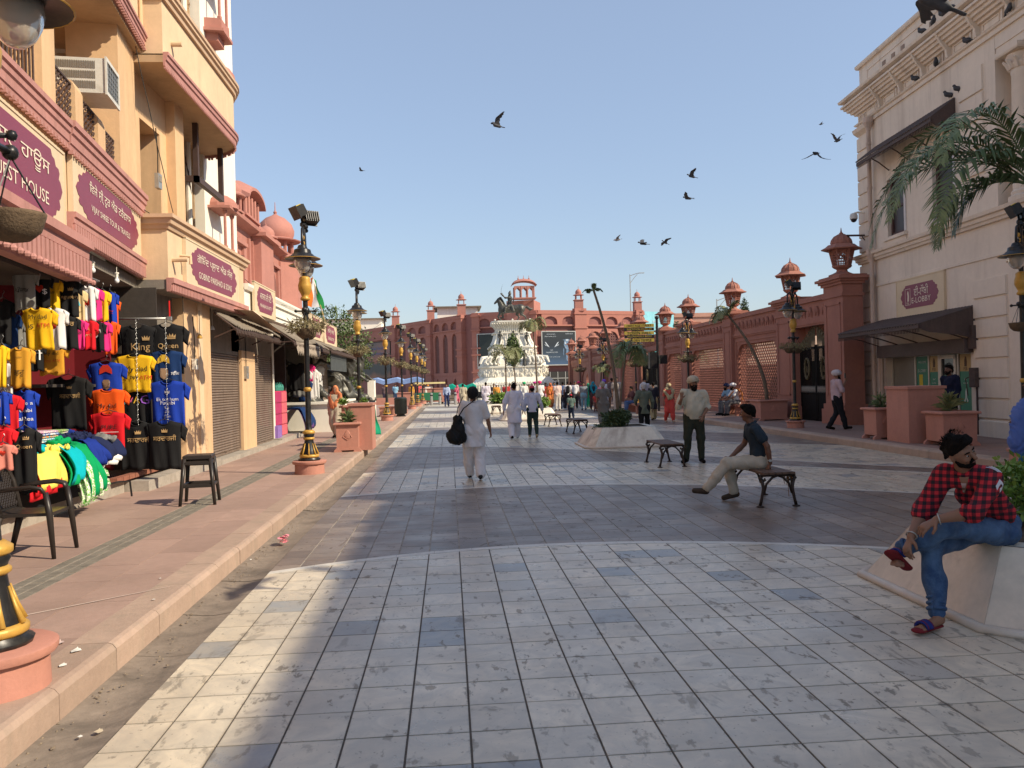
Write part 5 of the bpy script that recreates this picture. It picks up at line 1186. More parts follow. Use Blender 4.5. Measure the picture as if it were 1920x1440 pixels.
q = MB(); pp_(q, [(c-.28,6.9),(c-.38,6.6),(c-.1,6.45)], .02); pp_(q, [(c+.28,6.9),(c+.38,6.6),(c+.1,6.45)], .02); pp_(q, [(c-.18,7.15),(c-.2,6.98),(c+.2,6.98),(c+.18,7.15)], .02); pp_(q, [(c-.4,6.4),(c-.22,6.05),(c-.06,5.9),(c-.3,6.25)], .02); pp_(q, [(c+.4,6.4),(c+.22,6.05),(c+.06,5.9),(c+.3,6.25)], .02)
PWp(q, 'highlight_print', PW1)
k = newmat('sunset_banner'); sp = k.new('ShaderNodeSeparateXYZ'); k.link(k.geo(), sp.inputs[0]); g = k.math('DIVIDE', k.math('SUBTRACT', sp.outputs[2], 2.8),6.)
k.link(k.ramp(k.math('ADD', g, k.math('MULTIPLY_ADD', k.noise(k.geo(),.35,5),.5,-.25)), [(0., (.30,.12,.06)),(.18,(.05,.045,.04)),(.42,(.045,.045,.042)),(.52,(.33,.11,.06)),(.75,(.24,.11,.09)),(1., (.13,.09,.08))]), k.b.inputs['Base Color'])
bn, BNW = panel('museum_banner', 'wide faded sunset banner with blue lettering on the left wing of the mall', 'banner', sL, 21.0,39.5,2.9,8.6,.4, k.m, mat('banner_edge', (.07,.065,.055),.8))
q = MB(); fo = sL.p(0,.57,0); e3 = tuple(-x for x in (*sL.e, 0)); n3 = (*sL.n, 0)
put_text(q, 'Maharaja Ranjit Singh Immersive Panorama', fo, e3,(0,0,1), w=13, x=-29, y=7.6, n=n3, t=.02); put_text(q, 'Circular Road, Rambagh Amritsar', fo, e3,(0,0,1), w=10.5, x=-28.5, y=6.75, n=n3, t=.02); BNW(q, 'blue_lettering', mat('banner_blue', (.14,.19,.34),.7))
bh = thing('roof_hoarding', 'pale turquoise hoarding above the wall beyond the mall tower', 'hoarding', (30,121,6)); BHW = World(bh)
sB = Seg((27.6,119.9),(34.0,122.8)); q = MB(); sB.box(q, 0, sB.L, 0,.2,8.2,11.6); BHW(q, 'panel', mat('turquoise_print', (.22,.52,.60),.6,.25,.35,0))
q = MB(); sB.box(q, .2, sB.L, .05,.25,5.5,8.0); BHW(q, 'lower_panel', mat('teal_strip', (.05,.30,.33),.6,.4,.8,0)); q = MB(); sB.box(q, -1.6,.1,-.2,.3,5.2,8.1); BHW(q, 'dark_panel', mat('dark_slab', (.05,.06,.07),.7))
q = MB(); fo = sB.p(0,.22,0); [put_text(q, t_, fo, (*sB.e, 0),(0,0,1), w=w_, x=4.6, y=y_, n=(*sB.n, 0), t=.02) for t_, w_, y_ in (('WELCOME TO', 2.6,10.9),('HOLY CITY', 3.2,10.1),('AMRITSAR', 2.4,9.2))]; BHW(q, 'lettering', PW1)
fb = thing('pink_block', 'plain pink building far behind the compound wall', 'building', (45,132,0)); FW = World(fb); q = MB(); q.box(34.4,75,124,160,0,11.3); FW(q, 'wall', mat('far_pink_render', (.50,.27,.20),.85,.1,.3)); q = MB(); q.box(34.3,75,123.8,124,10.9,11.5); FW(q, 'parapet', _M['far_pink_render'])
for x0, x1, y0, z1, lb_ in ((-30,-13.5,170,15.2, 'white rooftop showing behind the far left wing'),(-1.5,4.6,126,13.2, 'white rooftop shed showing above the mall parapet')):
 r = thing('white_rooftop', lb_, 'building', (x0, y0,0)); W_ = World(r); q = MB(); q.box(x0, x1, y0, y0+8,0, z1); W_(q, 'wall', WHITEW); q = MB(); q.box(x0-.6, x1+.6, y0-.6, y0+8, z1, z1+.2); W_(q, 'roof', CORR)
en = thing('glass_entrance', 'dark glass entrance of the mall right of the monument', 'entrance', tuple(sR.p(2.5,.4,0))); EW = World(en); q = MB(); sR.box(q, .2,4.6,.35,.45,0,2.9); EW(q, 'glazing', GLASSD); q = MB(); [sR.box(q, x, x+.08,.45,.5,0,2.9) for x in (.2,1.3,2.4,3.5,4.55)]; sR.box(q, .2,4.6,.45,.5,2.0,2.08); EW(q, 'frame', STEEL, kind='stuff')
# ---------------------------------------------------------------- monument
MX, MY = 6.3,82.0
MARW = mat('carved_white_marble', (.74,.70,.60),.6,.06,.9,.3,12, dirt=.3, dirtc=(.5,.45,.36), streak=True)
mon = thing('marble_monument', 'tiered white marble pedestal of the equestrian monument', 'monument', (MX, MY, 0)); 
def chsq(prof, ch=.28, at=(0,0)):
 q = MB(); v = []
 for r, z in prof:
  c = r*ch
  for x, y in ((r, -r+c),(r, r-c),(r-c, r),(-r+c, r),(-r, r-c),(-r, -r+c),(-r+c, -r),(r-c, -r)): v.append((x+at[0], y+at[1], z))
 m = len(prof); q.add(v, [(i*8+j, i*8+(j+1)%8,(i+1)*8+(j+1)%8,(i+1)*8+j) for i in range(m-1) for j in range(8)]+[tuple(range(7,-1,-1)), tuple(range((m-1)*8, m*8))]); return q
chsq([(4.7,0),(4.7,.25),(4.3,.25),(4.3,.55),(3.95,.55),(3.95,1.45),(4.1,1.5),(4.1,1.6),(3.85,1.68),(3.5,2.1),(3.35,2.15)]).build('stepped_base', MARW, mon)
chsq([(3.2,2.1),(3.2,3.05),(3.35,3.12),(3.35,3.25)]).build('lower_frieze', MARW, mon)
chsq([(3.15,3.2),(3.12,3.45),(3.0,3.8),(2.75,4.05),(2.3,4.2)]).build('volute_tier', MARW, mon)
chsq([(2.2,4.1),(2.2,4.95),(2.35,5.02),(2.35,5.15)]).build('upper_frieze', MARW, mon)
chsq([(2.25,5.15),(2.1,5.4),(1.85,5.9),(1.72,6.4),(1.9,6.45),(1.9,6.55)]).build('niche_tier', MARW, mon)
chsq([(1.5,6.5),(1.45,6.9),(1.55,7.2),(1.95,7.5),(2.0,7.55),(2.0,7.68)]).build('capital_block', MARW, mon)
q = MB(); rs = random.Random(5)
for z0, z1, r in ((2.25,3.0,3.2),(4.25,4.9,2.2)):
 for i in range(150):
  side = i % 4; t = rs.uniform(-r*.95, r*.95); z = rs.uniform(z0+.05, z1-.08); s = rs.uniform(.07,.15); p = {0: (t, -r),1: (r, t),2: (-r, t),3: (t, -r)}[side]
  q.ball((p[0], p[1], z), s, 5,(.7,.8,1.5)); 
  if i % 3 == 0: q.tube([(p[0], p[1]-.08, z-.1),(p[0]+rs.uniform(-.3,.3), p[1]-.12, z+.2)], [.05,.02], 4)
for i in range(15): t = -1.4+i*.2; q.tube([(t, -1.56,6.62),(t, -1.5,6.95),(t*1.15,-1.75,7.3),(t*1.3,-2.0,7.45)], .05,4); q.tube([(-1.56, t, 6.62),(-1.5, t, 6.95),(-1.75, t*1.15,7.3),(-2.0, t*1.3,7.45)], .05,4)
for sx in (-1,1):
 for k_ in range(4): x = sx*(1.5+k_*.42); q.tube([(x*.8,-3.0,4.15),(x*.95,-3.25,4.0),(x*1.02,-3.3,3.6),(x*.93,-3.35,3.4),(x*.88,-3.3,3.55)], [.12,.16,.14,.1,.05], 6)
 for k_ in range(3): x = sx*(.55+k_*.5); q.tube([(x, -1.95,6.4),(x*1.05,-2.05,5.9),(x*1.2,-2.3,5.3)], [.07,.05,.09], 5)
q.tube([(-2.3,-2.2,4.2),(-3.1,-3.2,4.0),(-3.3,-3.3,3.5)], [.1,.2,.12], 6); q.tube([(2.3,-2.2,4.2),(3.1,-3.2,4.0),(3.3,-3.3,3.5)], [.1,.2,.12], 6)
for i in range(34): t = -4+i*.245; q.lathe([(.08,.58),(.11,.75),(.05,1.0),(.09,1.25),(.09,1.45)], (t, -4.05,0),6); q.ball((t, -4.1,1.68),.07,5); q.lathe([(.08,.58),(.11,.75),(.05,1.0),(.09,1.25),(.09,1.45)], (-4.05, t, 0),6)
q.box(-4.15,4.15,-4.15,-3.98,1.45,1.6); q.box(-4.15,4.15,-4.2,-3.95,.5,.6)
for x in (-1.7,0,1.7): q.ball((x, -1.9,7.75),.1,8)
q.build('carved_relief', MARW, mon, kind='stuff')
BRZ = mat('dark_bronze', (.075,.072,.062),.45,.35,2.2,.4,14, metal=.35, dirt=.3, dirtc=(.12,.13,.10))
def standing_bronze(label, x, y, z, h, group='bronze figures on the monument'):
 r = thing('bronze_figure', label, 'statue', (x, y, z),0, group, h/1.7); s = SDF(.05)
 s.cap((0,0,.05),(0,0,.85),.20,.13).cap((0,0,.85),(0,0,1.3),.13,.17).cap((0,0,1.4),(0,0,1.45),.06).ell((0,0,1.56),(.10,.11,.14)).ell((0,.01,1.64),(.13,.13,.08)).chain([(-.2,0,1.32),(-.26,-.05,1.05),(-.12,-.16,.95)], [.065,.055,.045]).chain([(.2,0,1.32),(.27,.02,1.02),(.25,-.08,.8)], [.065,.055,.045]).cap((.26,-.1,.05),(.26,-.1,1.1),.015)
 sdf_obj(s, 'figure_body', BRZ, r, .035,(.012,9)); q = MB(); q.box(-.25,.25,-.2,.2,0,.06); q.build('figure_base', BRZ, r)
for x, y, z, h, l in ((-1.25,-2.05,5.2,1.45, 'left bronze figure in the upper niche of the monument'),(.05,-2.05,5.2,1.45, 'middle bronze figure in the upper niche of the monument'),(1.35,-2.05,5.2,1.3, 'right bronze figure of the upper niche, behind the palm'),(-.15,-3.2,3.25,1.5, 'bronze figure behind the small green tree on the lower tier'),(.95,-3.2,3.25,1.5, 'bronze figure right of the small green tree on the lower tier')): standing_bronze(l, MX+x, MY+y, z, h)
st = thing('equestrian_statue', 'dark bronze rider on a striding horse with a raised sabre', 'statue', (MX, MY, 7.68))
s = SDF(.10)
s.cap((-.75,0,1.25),(.1,0,1.28),.40,.36).cap((.1,0,1.28),(.95,0,1.32),.36,.40).ell((-.85,0,1.2),(.42,.36,.48)).ell((1.0,0,1.3),(.46,.38,.42))
s.cap((-.85,0,1.45),(-1.15,0,2.2),.34,.19).cap((-1.12,0,2.27),(-1.55,0,1.88),.155,.085, k=.05).cap((-1.5,0,1.95),(-1.57,0,1.84),.09,.07, k=.03).cap((-1.1,-.07,2.38),(-1.1,-.09,2.5),.04,.01, k=.02).cap((-1.1,.07,2.38),(-1.1,.09,2.5),.04,.01, k=.02)
s.chain([(-1.0,-.16,.95),(-1.28,-.18,.55),(-1.22,-.18,.38),(-.92,-.18,.10)], [.17,.085,.06,.05], k=.04).cap((-.92,-.18,.10),(-.98,-.18,.05),.07)
s.chain([(-.85,.18,.95),(-.75,.18,.5),(-1.02,.18,.42),(-1.12,.18,.15)], [.16,.08,.06,.05], k=.04)
s.chain([(1.05,-.18,1.15),(1.05,-.2,.72),(1.42,-.2,.48),(1.55,-.2,.10)], [.27,.14,.07,.055], k=.05).cap((1.55,-.2,.08),(1.48,-.2,.04),.075)
s.chain([(.85,.18,1.1),(.62,.2,.75),(.85,.2,.45),(.62,.2,.10)], [.24,.13,.07,.055], k=.05).cap((.62,.2,.08),(.55,.2,.04),.075)
s.chain([(1.4,0,1.48),(1.65,0,1.42),(1.95,0,1.22),(2.2,0,1.28)], [.08,.13,.15,.04], k=.05)
sdf_obj(s, 'horse', BRZ, st, .04,(.01,7))
q = MB()
for i in range(16): t = i/15; p = lerp((-1.08,0,2.42),(-.62,0,1.6), t); q.tube([p, p+np.array([.14,-.12*math.sin(i*2),.05]), p+np.array([.22,-.14,-.2])], [.05,.06,.015], 5)
q.build('mane', BRZ, st, kind='stuff')
s = SDF(.05)
s.cap((-.1,0,1.65),(-.05,0,2.35),.20,.24).cap((-.05,0,2.5),(-.05,0,2.6),.08).ell((-.05,0,2.75),(.13,.13,.17)).cap((-.05,0,2.85),(.0,0,3.08),.14,.05).cap((-.13,0,2.62),(-.15,0,2.52),.09,.05)
s.chain([(-.1,-.24,2.4),(-.5,-.3,2.35),(-.88,-.3,2.72)], [.10,.08,.06]).ell((-.9,-.3,2.78),(.07,.07,.08)).chain([(.0,.24,2.4),(.1,.35,2.0),(-.3,.25,1.85)], [.10,.08,.06])
s.chain([(-.1,-.22,1.6),(-.55,-.42,1.35),(-.62,-.46,.95),(-.85,-.46,.85)], [.17,.12,.08,.06]).chain([(-.1,.22,1.6),(-.55,.42,1.35),(-.62,.46,.95)], [.17,.12,.08])
s.cap((.05,-.2,1.6),(.25,-.42,1.05),.18,.16).cap((.05,.2,1.6),(.25,.42,1.05),.18,.16)
sdf_obj(s, 'rider', BRZ, st, .035,(.014,11))
q = MB(); q.tube([(-.9,-.3,2.7),(-.93,-.3,3.0),(-.88,-.3,3.35),(-.7,-.3,3.78)], [.035,.035,.03,.006], 5, flatk=.4); q.tube([(-1.02,-.3,2.78),(-.78,-.3,2.82)], .03,5); q.build('sabre', BRZ, st)
q = MB(); q.lathe([(.02,-.05),(.28,0),(.30,.02),(.1,.05)], n=14); q.v = [(z*1.2+.28,-.1-x*.3-.2,2.1+y) for x, y, z in q.v]; q.build('shield', BRZ, st)
# ---------------------------------------------------------------- pink haveli behind the white shops
Hv = thing('pink_haveli', 'pink sandstone haveli with domed corner turret behind the white shops', 'building', (-8,38,0)); HW = World(Hv)
box('street_wall', REDS_L, -13,-8,30.5,42.6,0,8.2, HW); swp(HW, 'cornice', [(-8,30.5),(-8,41.2)], [(0,8.0),(.15,8.05),(.4,8.15),(.42,8.25),(-.3,8.25)], REDS_L); box('parapet', REDS_L, -8.3,-7.98,30.5,41,8.25,8.75, HW)
for y0, y1 in ((31.0,34.4),(34.8,37.4),(37.8,40.6)):
 for z0, z1 in ((1,3.6),(4.2,7.3)):
  q = MB(); c = (y0+y1)/2; w = .62
  for a in (-1,1): q.box(-8.0,-7.88, c+a*w-.12, c+a*w+.12, z0, z1); q.box(-8.0,-7.9, c+a*(y1-y0)/2*.92-.1, c+a*(y1-y0)/2*.92+.1, z0-.3, z1+.5)
  q.box(-8.0,-7.8, c-w-.2, c+w+.2, z1, z1+.14); q.box(-8.0,-7.75, c-w-.25, c+w+.25, z0-.12, z0); HW(q, 'window_surround', REDS_L)
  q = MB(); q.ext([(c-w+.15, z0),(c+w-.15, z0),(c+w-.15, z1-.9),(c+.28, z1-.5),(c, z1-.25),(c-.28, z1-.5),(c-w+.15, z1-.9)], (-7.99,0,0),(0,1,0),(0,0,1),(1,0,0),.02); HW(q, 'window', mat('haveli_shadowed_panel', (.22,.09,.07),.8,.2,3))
box('projecting_bay', REDS_L, -8,-7.6,34.9,37.3,3.8,8.3, HW); box('bay_cornice', REDS_L, -8,-7.35,34.7,37.5,8.0,8.15, HW)
q = MB(); q.lathe([(1.15,0),(1.15,5.4),(1.3,5.5),(1.3,5.65),(1.12,5.7),(1.12,7.9),(1.4,8.05),(1.4,8.15),(1.15,8.2)], (-8.4,41.9,0),8); HW(q, 'corner_turret', REDS_L)
def chhatri(W, x, y, z, r, h, n=8, name='chhatri'):
 q = MB(); q.lathe([(r, 0),(r, .12*h)], (x, y, z), n); b = W(q, name, REDS_L); q = MB()
 for k_ in range(n): a = 2*math.pi*k_/n; q.tube([(x+.82*r*math.cos(a), y+.82*r*math.sin(a), z),(x+.82*r*math.cos(a), y+.82*r*math.sin(a), z+h)], .07*r+.02,6)
 q.build('columns', REDS_L, b, kind='stuff')
 q = MB(); q.lathe([(r*1.25, h),(r*1.28, h+.05),(r*.95, h+.14),(r*.86, h+.18),(r*.93, h+.36*r),(r*.95, h+.6*r),(r*.82, h+.95*r),(r*.5, h+1.25*r),(r*.18, h+1.4*r),(.07*r, h+1.48*r),(.1*r, h+1.58*r),(.03*r, h+1.66*r),(.012, h+2.1*r)], (x, y, z),18); q.build('dome', REDS_L, b, autos=50)
chhatri(HW, -8.4,41.9,8.2,.95,.75); chhatri(HW, -8.35,39.4,8.2,.42,.5,6); chhatri(HW, -7.95,31.6,8.3,.42,.6,6)
q = MB(); q.box(-9.6,-7.9,33.8,36.3,8.7,8.8); pv = HW(q, 'roof_pavilion', REDS_L); q = MB()
for i in range(5):
 for x in (-8.0,-9.4): q.tube([(x, 34.0+i*.54,8.75),(x, 34.0+i*.54,9.6)], .08,6)
q.build('columns', REDS_L, pv, kind='stuff')
q = MB(); n = 14; v = []
for i in range(n+1): t = -1+2*i/n; zz = 9.5+.55*math.sqrt(max(0,1-t*t*.98)); y = 35.05+t*1.45; v += [(-7.7, y, zz-.1),(-8.3, y, zz+.2),(-9.2, y, zz+.2),(-9.8, y, zz-.1),(-9.8, y, zz-.2),(-7.7, y, zz-.22)]
q.add(v, [(6*i+j, 6*i+6+j, 6*i+6+(j+1)%6,6*i+(j+1)%6) for i in range(n) for j in range(6)]+[tuple(range(6)), tuple(range(6*n+5,6*n-1,-1))]); q.build('curved_roof', REDS_L, pv)
# ---------------------------------------------------------------- trees behind
def tree(label, x, y, zc, clusters, n, size, m, trunk_h, seed, group=None, tr=.12, name='leafy_tree'):
 r = thing(name, label, 'tree', (x, y, 0),0, group); q = MB(); q.tube([(0,0,0),(.1,.05, trunk_h*.5),(0,0, trunk_h)], [tr*1.3, tr, tr*.6], 8)
 for c, rr in clusters: q.tube([(0,0, trunk_h*.7), tuple(np.array(c)*.6+np.array([0,0, trunk_h*.3])), c], [tr*.6, tr*.35, tr*.12], 5)
 q.build('trunk', BARK, r); leaf_obj('crown', m, r, clusters, n, size, seed=seed); return r
tree('bushy green tree rising behind the last white shop sign', -6.8,48,0, [((-1.2,0,5.0),(1.4,1.3,1.0)),((.2,0,5.3),(1.3,1.2,1.0)),((.9,-.5,4.2),(1.4,1.2,1.1)),((-.6,.3,3.9),(1.6,1.4,1.2)),((1.4,0,3.3),(1.0,1,.9)),((-2.4,0,5.4),(1.2,1,.8)),((.3,0,3.0),(1.3,1,.9))], 11000,.16, LEAF, 4.2,11)
tree('small leafy tree drooping behind the bronze battle figures', -5.2,38,0, [((.3,0,2.7),(.5,.5,.5)),((.9,0,2.2),(.4,.4,.6)),((-.3,.2,2.6),(.5,.4,.4)),((1.0,-.2,1.5),(.25,.25,.4))], 1800,.10, LEAF, 2.5,12, tr=.06)
tree('narrow dark green conifer above the compound wall', 27.2,74,0, [((0,0,4.2+i*.75),(.9-.13*i, .9-.13*i, .75)) for i in range(6)], 5000,.22, LEAF_D, 6,13, name='conifer', tr=.12)
tree('dark conifer tip behind the stone lantern near the hoarding', 22.5,80,0, [((0,0,3.6+i*.7),(.9-.14*i, .9-.14*i, .7)) for i in range(5)], 3500,.22, LEAF_D, 5,14, name='conifer')
for x, y, h, l in ((26.5,118,16.8, 'tall grey street light above the turquoise hoarding'),(31.6,95,10.8, 'thin grey pole far behind the compound wall'),(33.0,70,9.0, 'far street light between the two near stone lanterns')):
 r = thing('street_light', l, 'street light', (x, y, 0),0, 'distant street lights'); q = MB(); q.tube([(0,0,0),(0,0,h)], [.12,.07], 6); q.build('pole', STEEL, r); q = MB(); q.tube([(0,0,h-.2),(.9,0,h+.1),(1.5,0,h+.2)], .05,5); q.tube([(0,0,h-1.3),(.7,0,h-.4),(1.1,0,h)], .04,5); q.box(1.3,2.1,-.12,.12, h+.14, h+.24); q.build('lamp_arm', STEEL, r)
rs = random.Random(9)
for i in range(10):
 x = -60+i*16+rs.uniform(-3,3); h = rs.uniform(6,9.5); r = thing('far_building', ['cream','white','pale','chalky','sandy','light','faded','whitish','buff','ivory'][i]+' far building block behind the mall, number '+['one','two','three','four','five','six','seven','eight','nine','ten'][i]+' from the left', 'building', (x, 230,0),0, 'far city blocks'); q = MB(); q.box(-7,7,0,10,0, h); q.build('wall', WHITEW if i % 2 else CREAM_L, r); q = MB(); q.box(-7.2,7.2,-.2,.2, h, h+.5); q.build('parapet', WHITEW, r)
# ---------------------------------------------------------------- lamp posts
BLACK = mat('black_enamel', (.014,.014,.015),.35,.2,9,.05, dirt=.35, dirtc=(.09,.08,.065)); GLOBE = newmat('ribbed_lamp_glass').m
_b = _M['ribbed_lamp_glass'].node_tree.nodes['Principled BSDF']; _b.inputs['Base Color'].default_value = (.62,.58,.52,1); _b.inputs['Roughness'].default_value = .15; _b.inputs['Transmission Weight'].default_value = .55; _b.inputs['IOR'].default_value = 1.2
PLIN = mat('lamp_plinth_stone', (.46,.21,.155),.75,.14,2,.3, dirt=.3, dirtc=(.30,.15,.11), streak=True)
YG = mat('ochre_gold_paint', (.52,.30,.06),.42,.18,7,.15, metal=.15, dirt=.25, dirtc=(.3,.16,.04)); YLW = mat('yellow_flood_casing', (.62,.47,.04),.5,.15,5)
COCO = mat('coconut_fibre', (.12,.082,.05),.95,.4,14,.8,60, dirt=.4)
def lamp_post(label, x, y, z, rz, sc, dry=True, flood=True, bigbasket=True, group=''):
 r = thing('lamp_post', label, 'lamp post', (x, y, z), rz, group, sc)
 q = MB(); q.lathe([(.27,0),(.265,.17),(.30,.18),(.31,.20),(.31,.225),(.29,.235)], n=32 if y < 8 else 10); q.build('plinth', PLIN, r, autos=40)
 q = MB(); q.lathe([(.19,.235),(.20,.26),(.15,.29),(.15,.33),(.12,.42),(.085,.55),(.075,.62),(.085,.66),(.10,.69),(.06,.74),(.05,.9),(.048,1.4),(.044,3.05),(.04,3.6),(.036,4.4),(.03,4.45)], n=18); q.build('pole', BLACK, r, smooth=True)
 q = MB(); q.lathe([(.155,.285),(.175,.30),(.175,.33),(.155,.345)], n=20); q.lathe([(.08,.60),(.10,.615),(.10,.635),(.08,.65)], n=16)
 q.lathe([(.085,.70),(.11,.72),(.11,.75),(.07,.78)], n=16); q.lathe([(.05,1.46),(.068,1.48),(.068,1.52),(.05,1.54)], n=14)
 for k_ in range(8): a = k_*math.pi/4; q.tube([(.16*math.cos(a),.16*math.sin(a),.345),(.125*math.cos(a),.125*math.sin(a),.43),(.092*math.cos(a),.092*math.sin(a),.54)], [.018,.013,.007], 5)
 q.build('gilt_rings', YG, r, smooth=True, kind='stuff')
 q = MB(); q.lathe([(.05,3.08),(.085,3.10),(.085,3.13),(.06,3.16),(.075,3.2),(.115,3.28),(.12,3.36),(.095,3.44),(.10,3.47),(.09,3.5),(.05,3.52)], n=18); q.build('gilt_bell', YG, r, smooth=True)
 q = MB(); q.tube([(0,-.3,2.9),(0,.3,2.9)], .022,8); q.ball((0,-.32,2.9),.045,9); q.ball((0,.32,2.9),.045,9); q.lathe([(.05,2.84),(.07,2.86),(.07,2.94),(.05,2.96)], n=10); q.tube([(-.16,0,2.9),(.16,0,2.9)], .015,6); q.ball((.17,0,2.9),.03,7); q.ball((-.17,0,2.9),.03,7); q.build('basket_bracket', BLACK, r, smooth=True, kind='stuff')
 for s in (-1,1):
  q = MB(); q.tube([(0,0,3.95),(0, s*.06,4.2),(0, s*.2,4.36),(0, s*.36,4.3),(0, s*.42,4.12),(0, s*.42,3.98)], .024,8)
  q.tube([(0, s*.05,3.75),(0, s*.18,3.8),(0, s*.26,3.95),(0, s*.2,4.1),(0, s*.1,4.08),(0, s*.1,3.98),(0, s*.16,3.98)], .014,6); arm = q.build('arm', BLACK, r, smooth=True)
  q = MB()
  for k_ in range(5): q.ball((0, s*(.12+.05*math.sin(k_*2)),3.82+k_*.09),.035,6,(.8,.6,1.3))
  q.build('gilt_leaf', YG, arm, kind='stuff')
  q = MB(); q.lathe([(.03,4.02),(.07,4.0),(.09,3.95),(.14,3.925),(.155,3.86),(.175,3.85),(.20,3.82),(.30,3.775),(.305,3.765),(.15,3.79),(.12,3.80)], (0, s*.42,0),28); sh = q.build('lamp_shade', BLACK, r, autos=40)
  q = MB(); q.tube([(.303*math.cos(t), s*.42+.303*math.sin(t),3.768) for t in np.linspace(0,2*math.pi, 29)], .006,4); q.build('gilt_rim', YG, sh)
  q = MB(); q.lathe([(.148,3.80),(.15,3.72),(.135,3.65),(.10,3.58),(.05,3.535),(.01,3.53)], (0, s*.42,0),22); q.build('glass_globe', GLOBE, sh, smooth=True)
  q = MB(); q.lathe([(.02,2.395),(.09,2.41),(.145,2.46),(.17,2.54),(.175,2.56),(.15,2.555),(.05,2.54)], (0, s*.32,0),18); bk = q.build('hanging_basket', COCO, r, smooth=True)
  q = MB(); [q.tube([(.165*math.cos(a), s*.32+.165*math.sin(a),2.56),(0, s*.32,2.88)], .005,4) for a in (.4,2.5,4.6)]; q.build('chains', BLACK, bk, kind='stuff')
  if dry and y > 8: leaf_obj('dry_plant', DRY, r, [((0, s*.33,2.62),(.34 if bigbasket else .2,.30,.10))], 420 if y < 30 else 160,.09 if y < 30 else .15, seed=int(y*7)+s, aspect=5, up=.2)
 q = MB(); q.lathe([(.035,4.4),(.06,4.42),(.06,4.46),(.03,4.5)], n=10); q.tube([(0,-.14,4.42),(0,.14,4.42)], .02,6); q.ball((.05,-.12,4.38),.045,7); q.ball((.04,.14,4.36),.04,7); q.build('top_bracket', BLACK, r, kind='stuff')
 if flood:
  for k_, (px_, py_, pz_, yaw, pit, m_) in enumerate(((-.07,-.08,4.66,.5,-.5, BLACK),(.12,.05,4.58,-1.1,-.35, BLACK))):
   q = MB(); q.box(-.07,.07,-.13,.13,-.10,.10); q.box(-.085,-.07,-.15,.15,-.12,.12); [q.box(.07,.095,-.12+i*.04,-.105+i*.04,-.09,.09) for i in range(7)]
   M = Matrix.Translation((px_, py_, pz_)) @ Euler((0, pit, yaw)).to_matrix().to_4x4(); q.xf(M); f_ = q.build('floodlight', m_, r)
   if k_ == 0: q = MB(); q.box(-.072,.03,-.135,.135,.10,.112); q.xf(M); q.build('yellow_lid', YLW, f_)
 return r
nmL = ['nearest lamp post with its base cut by the left edge of the photo', 'tall black and gold lamp post in front of the white shop signs', 'second lamp post of the left row, rising behind the tall red plinth block', 'third lamp post of the left row, beside the iron railing', 'fourth lamp post of the left row, behind the black litter bin', 'fifth lamp post of the left row', 'sixth lamp post of the left row', 'seventh lamp post of the left row', 'farthest lamp post of the left row, by the bollards']
for i, (x, y) in enumerate(((-2.42,4.52),(-2.52,15.0),(-2.72,25.3),(-2.72,36.2),(-2.5,44.3),(-2.35,52.0),(-2.2,58.0),(-2.1,65.5),(-2.1,73.0))): lamp_post(nmL[i], x, y, .17, R_(6) if i else R_(0),1.0, group='left row of lamp posts')
nmR = ['lamp post with a hanging basket in front of the bank, cut by the right edge', 'lamp post on the right pavement in front of the black gate', 'lamp post behind the man in the beige turban', 'lamp post behind the palm in the white planter', 'fifth lamp post along the red wall', 'farthest lamp post along the red wall']
for i, (x, y) in enumerate(((9.52,13.05),(9.95,23.2),(9.95,33.8),(9.95,43.5),(9.9,52.5),(9.9,62))): lamp_post(nmR[i], x, y, .17, R_(-45),.895, group='right row of lamp posts', bigbasket=i > 0, dry=i > 0)
# ---------------------------------------------------------------- benches
WOOD = mat('weathered_bench_wood', (.13,.075,.05),.6,.3,5,.4,30, dirt=.3); CAST = mat('bronze_cast_iron', (.045,.03,.024),.45,.25,6,.2, metal=.3)
def bench(label, x, y, rz=0, L=1.2, Wd=.44, first=None):
 if first: r = copy_tree(first, label=label); r.location = (x, y, 0); r.rotation_euler = (0,0, rz); return r
 r = thing('bench', label, 'bench', (x, y, 0), rz, 'slatted iron benches')
 for i in range(5):
  q = MB(); a = -Wd/2+i*Wd/5; q.box(a+.004, a+Wd/5-.006,-L/2, L/2,.425,.452); q.build('slat', WOOD, r)
 for s in (-1,1):
  y0 = s*(L/2-.06); q = MB()
  q.box(-Wd/2-.01, Wd/2+.01, y0-.025, y0+.025,.395,.425)
  for k_ in (-1,1):
   q.tube([(k_*(Wd/2-.02), y0,.41),(k_*(Wd/2+.015), y0,.37),(k_*(Wd/2-.02), y0,.335),(k_*(Wd/2-.055), y0,.35),(k_*(Wd/2-.045), y0,.375)], [.022,.024,.022,.018,.010], 7)
   q.tube([(k_*(Wd/2-.005), y0,.36),(k_*(Wd/2-.03), y0,.25),(k_*(Wd/2+.0), y0,.1),(k_*(Wd/2+.02), y0,.02)], [.026,.022,.02,.022], 8)
   q.tube([(0, y0,.405),(k_*.07, y0,.38),(k_*.15, y0,.30),(k_*(Wd/2-.03), y0,.17)], .016,7); q.lathe([(.05,0),(.05,.012),(.03,.02)], (k_*(Wd/2+.02), y0,0),10)
  q.build('end_frame', CAST, r, smooth=True)
 q = MB(); q.tube([(0,-L/2+.06,.40),(0, L/2-.06,.40)], .012,5); q.build('stretcher', CAST, r)
 return r
b1 = bench('empty bench beside the man in the beige turban', 4.21,16.05)
b2 = bench('bench that the man in the dark blue shirt sits on', 4.22,10.98, first=b1)
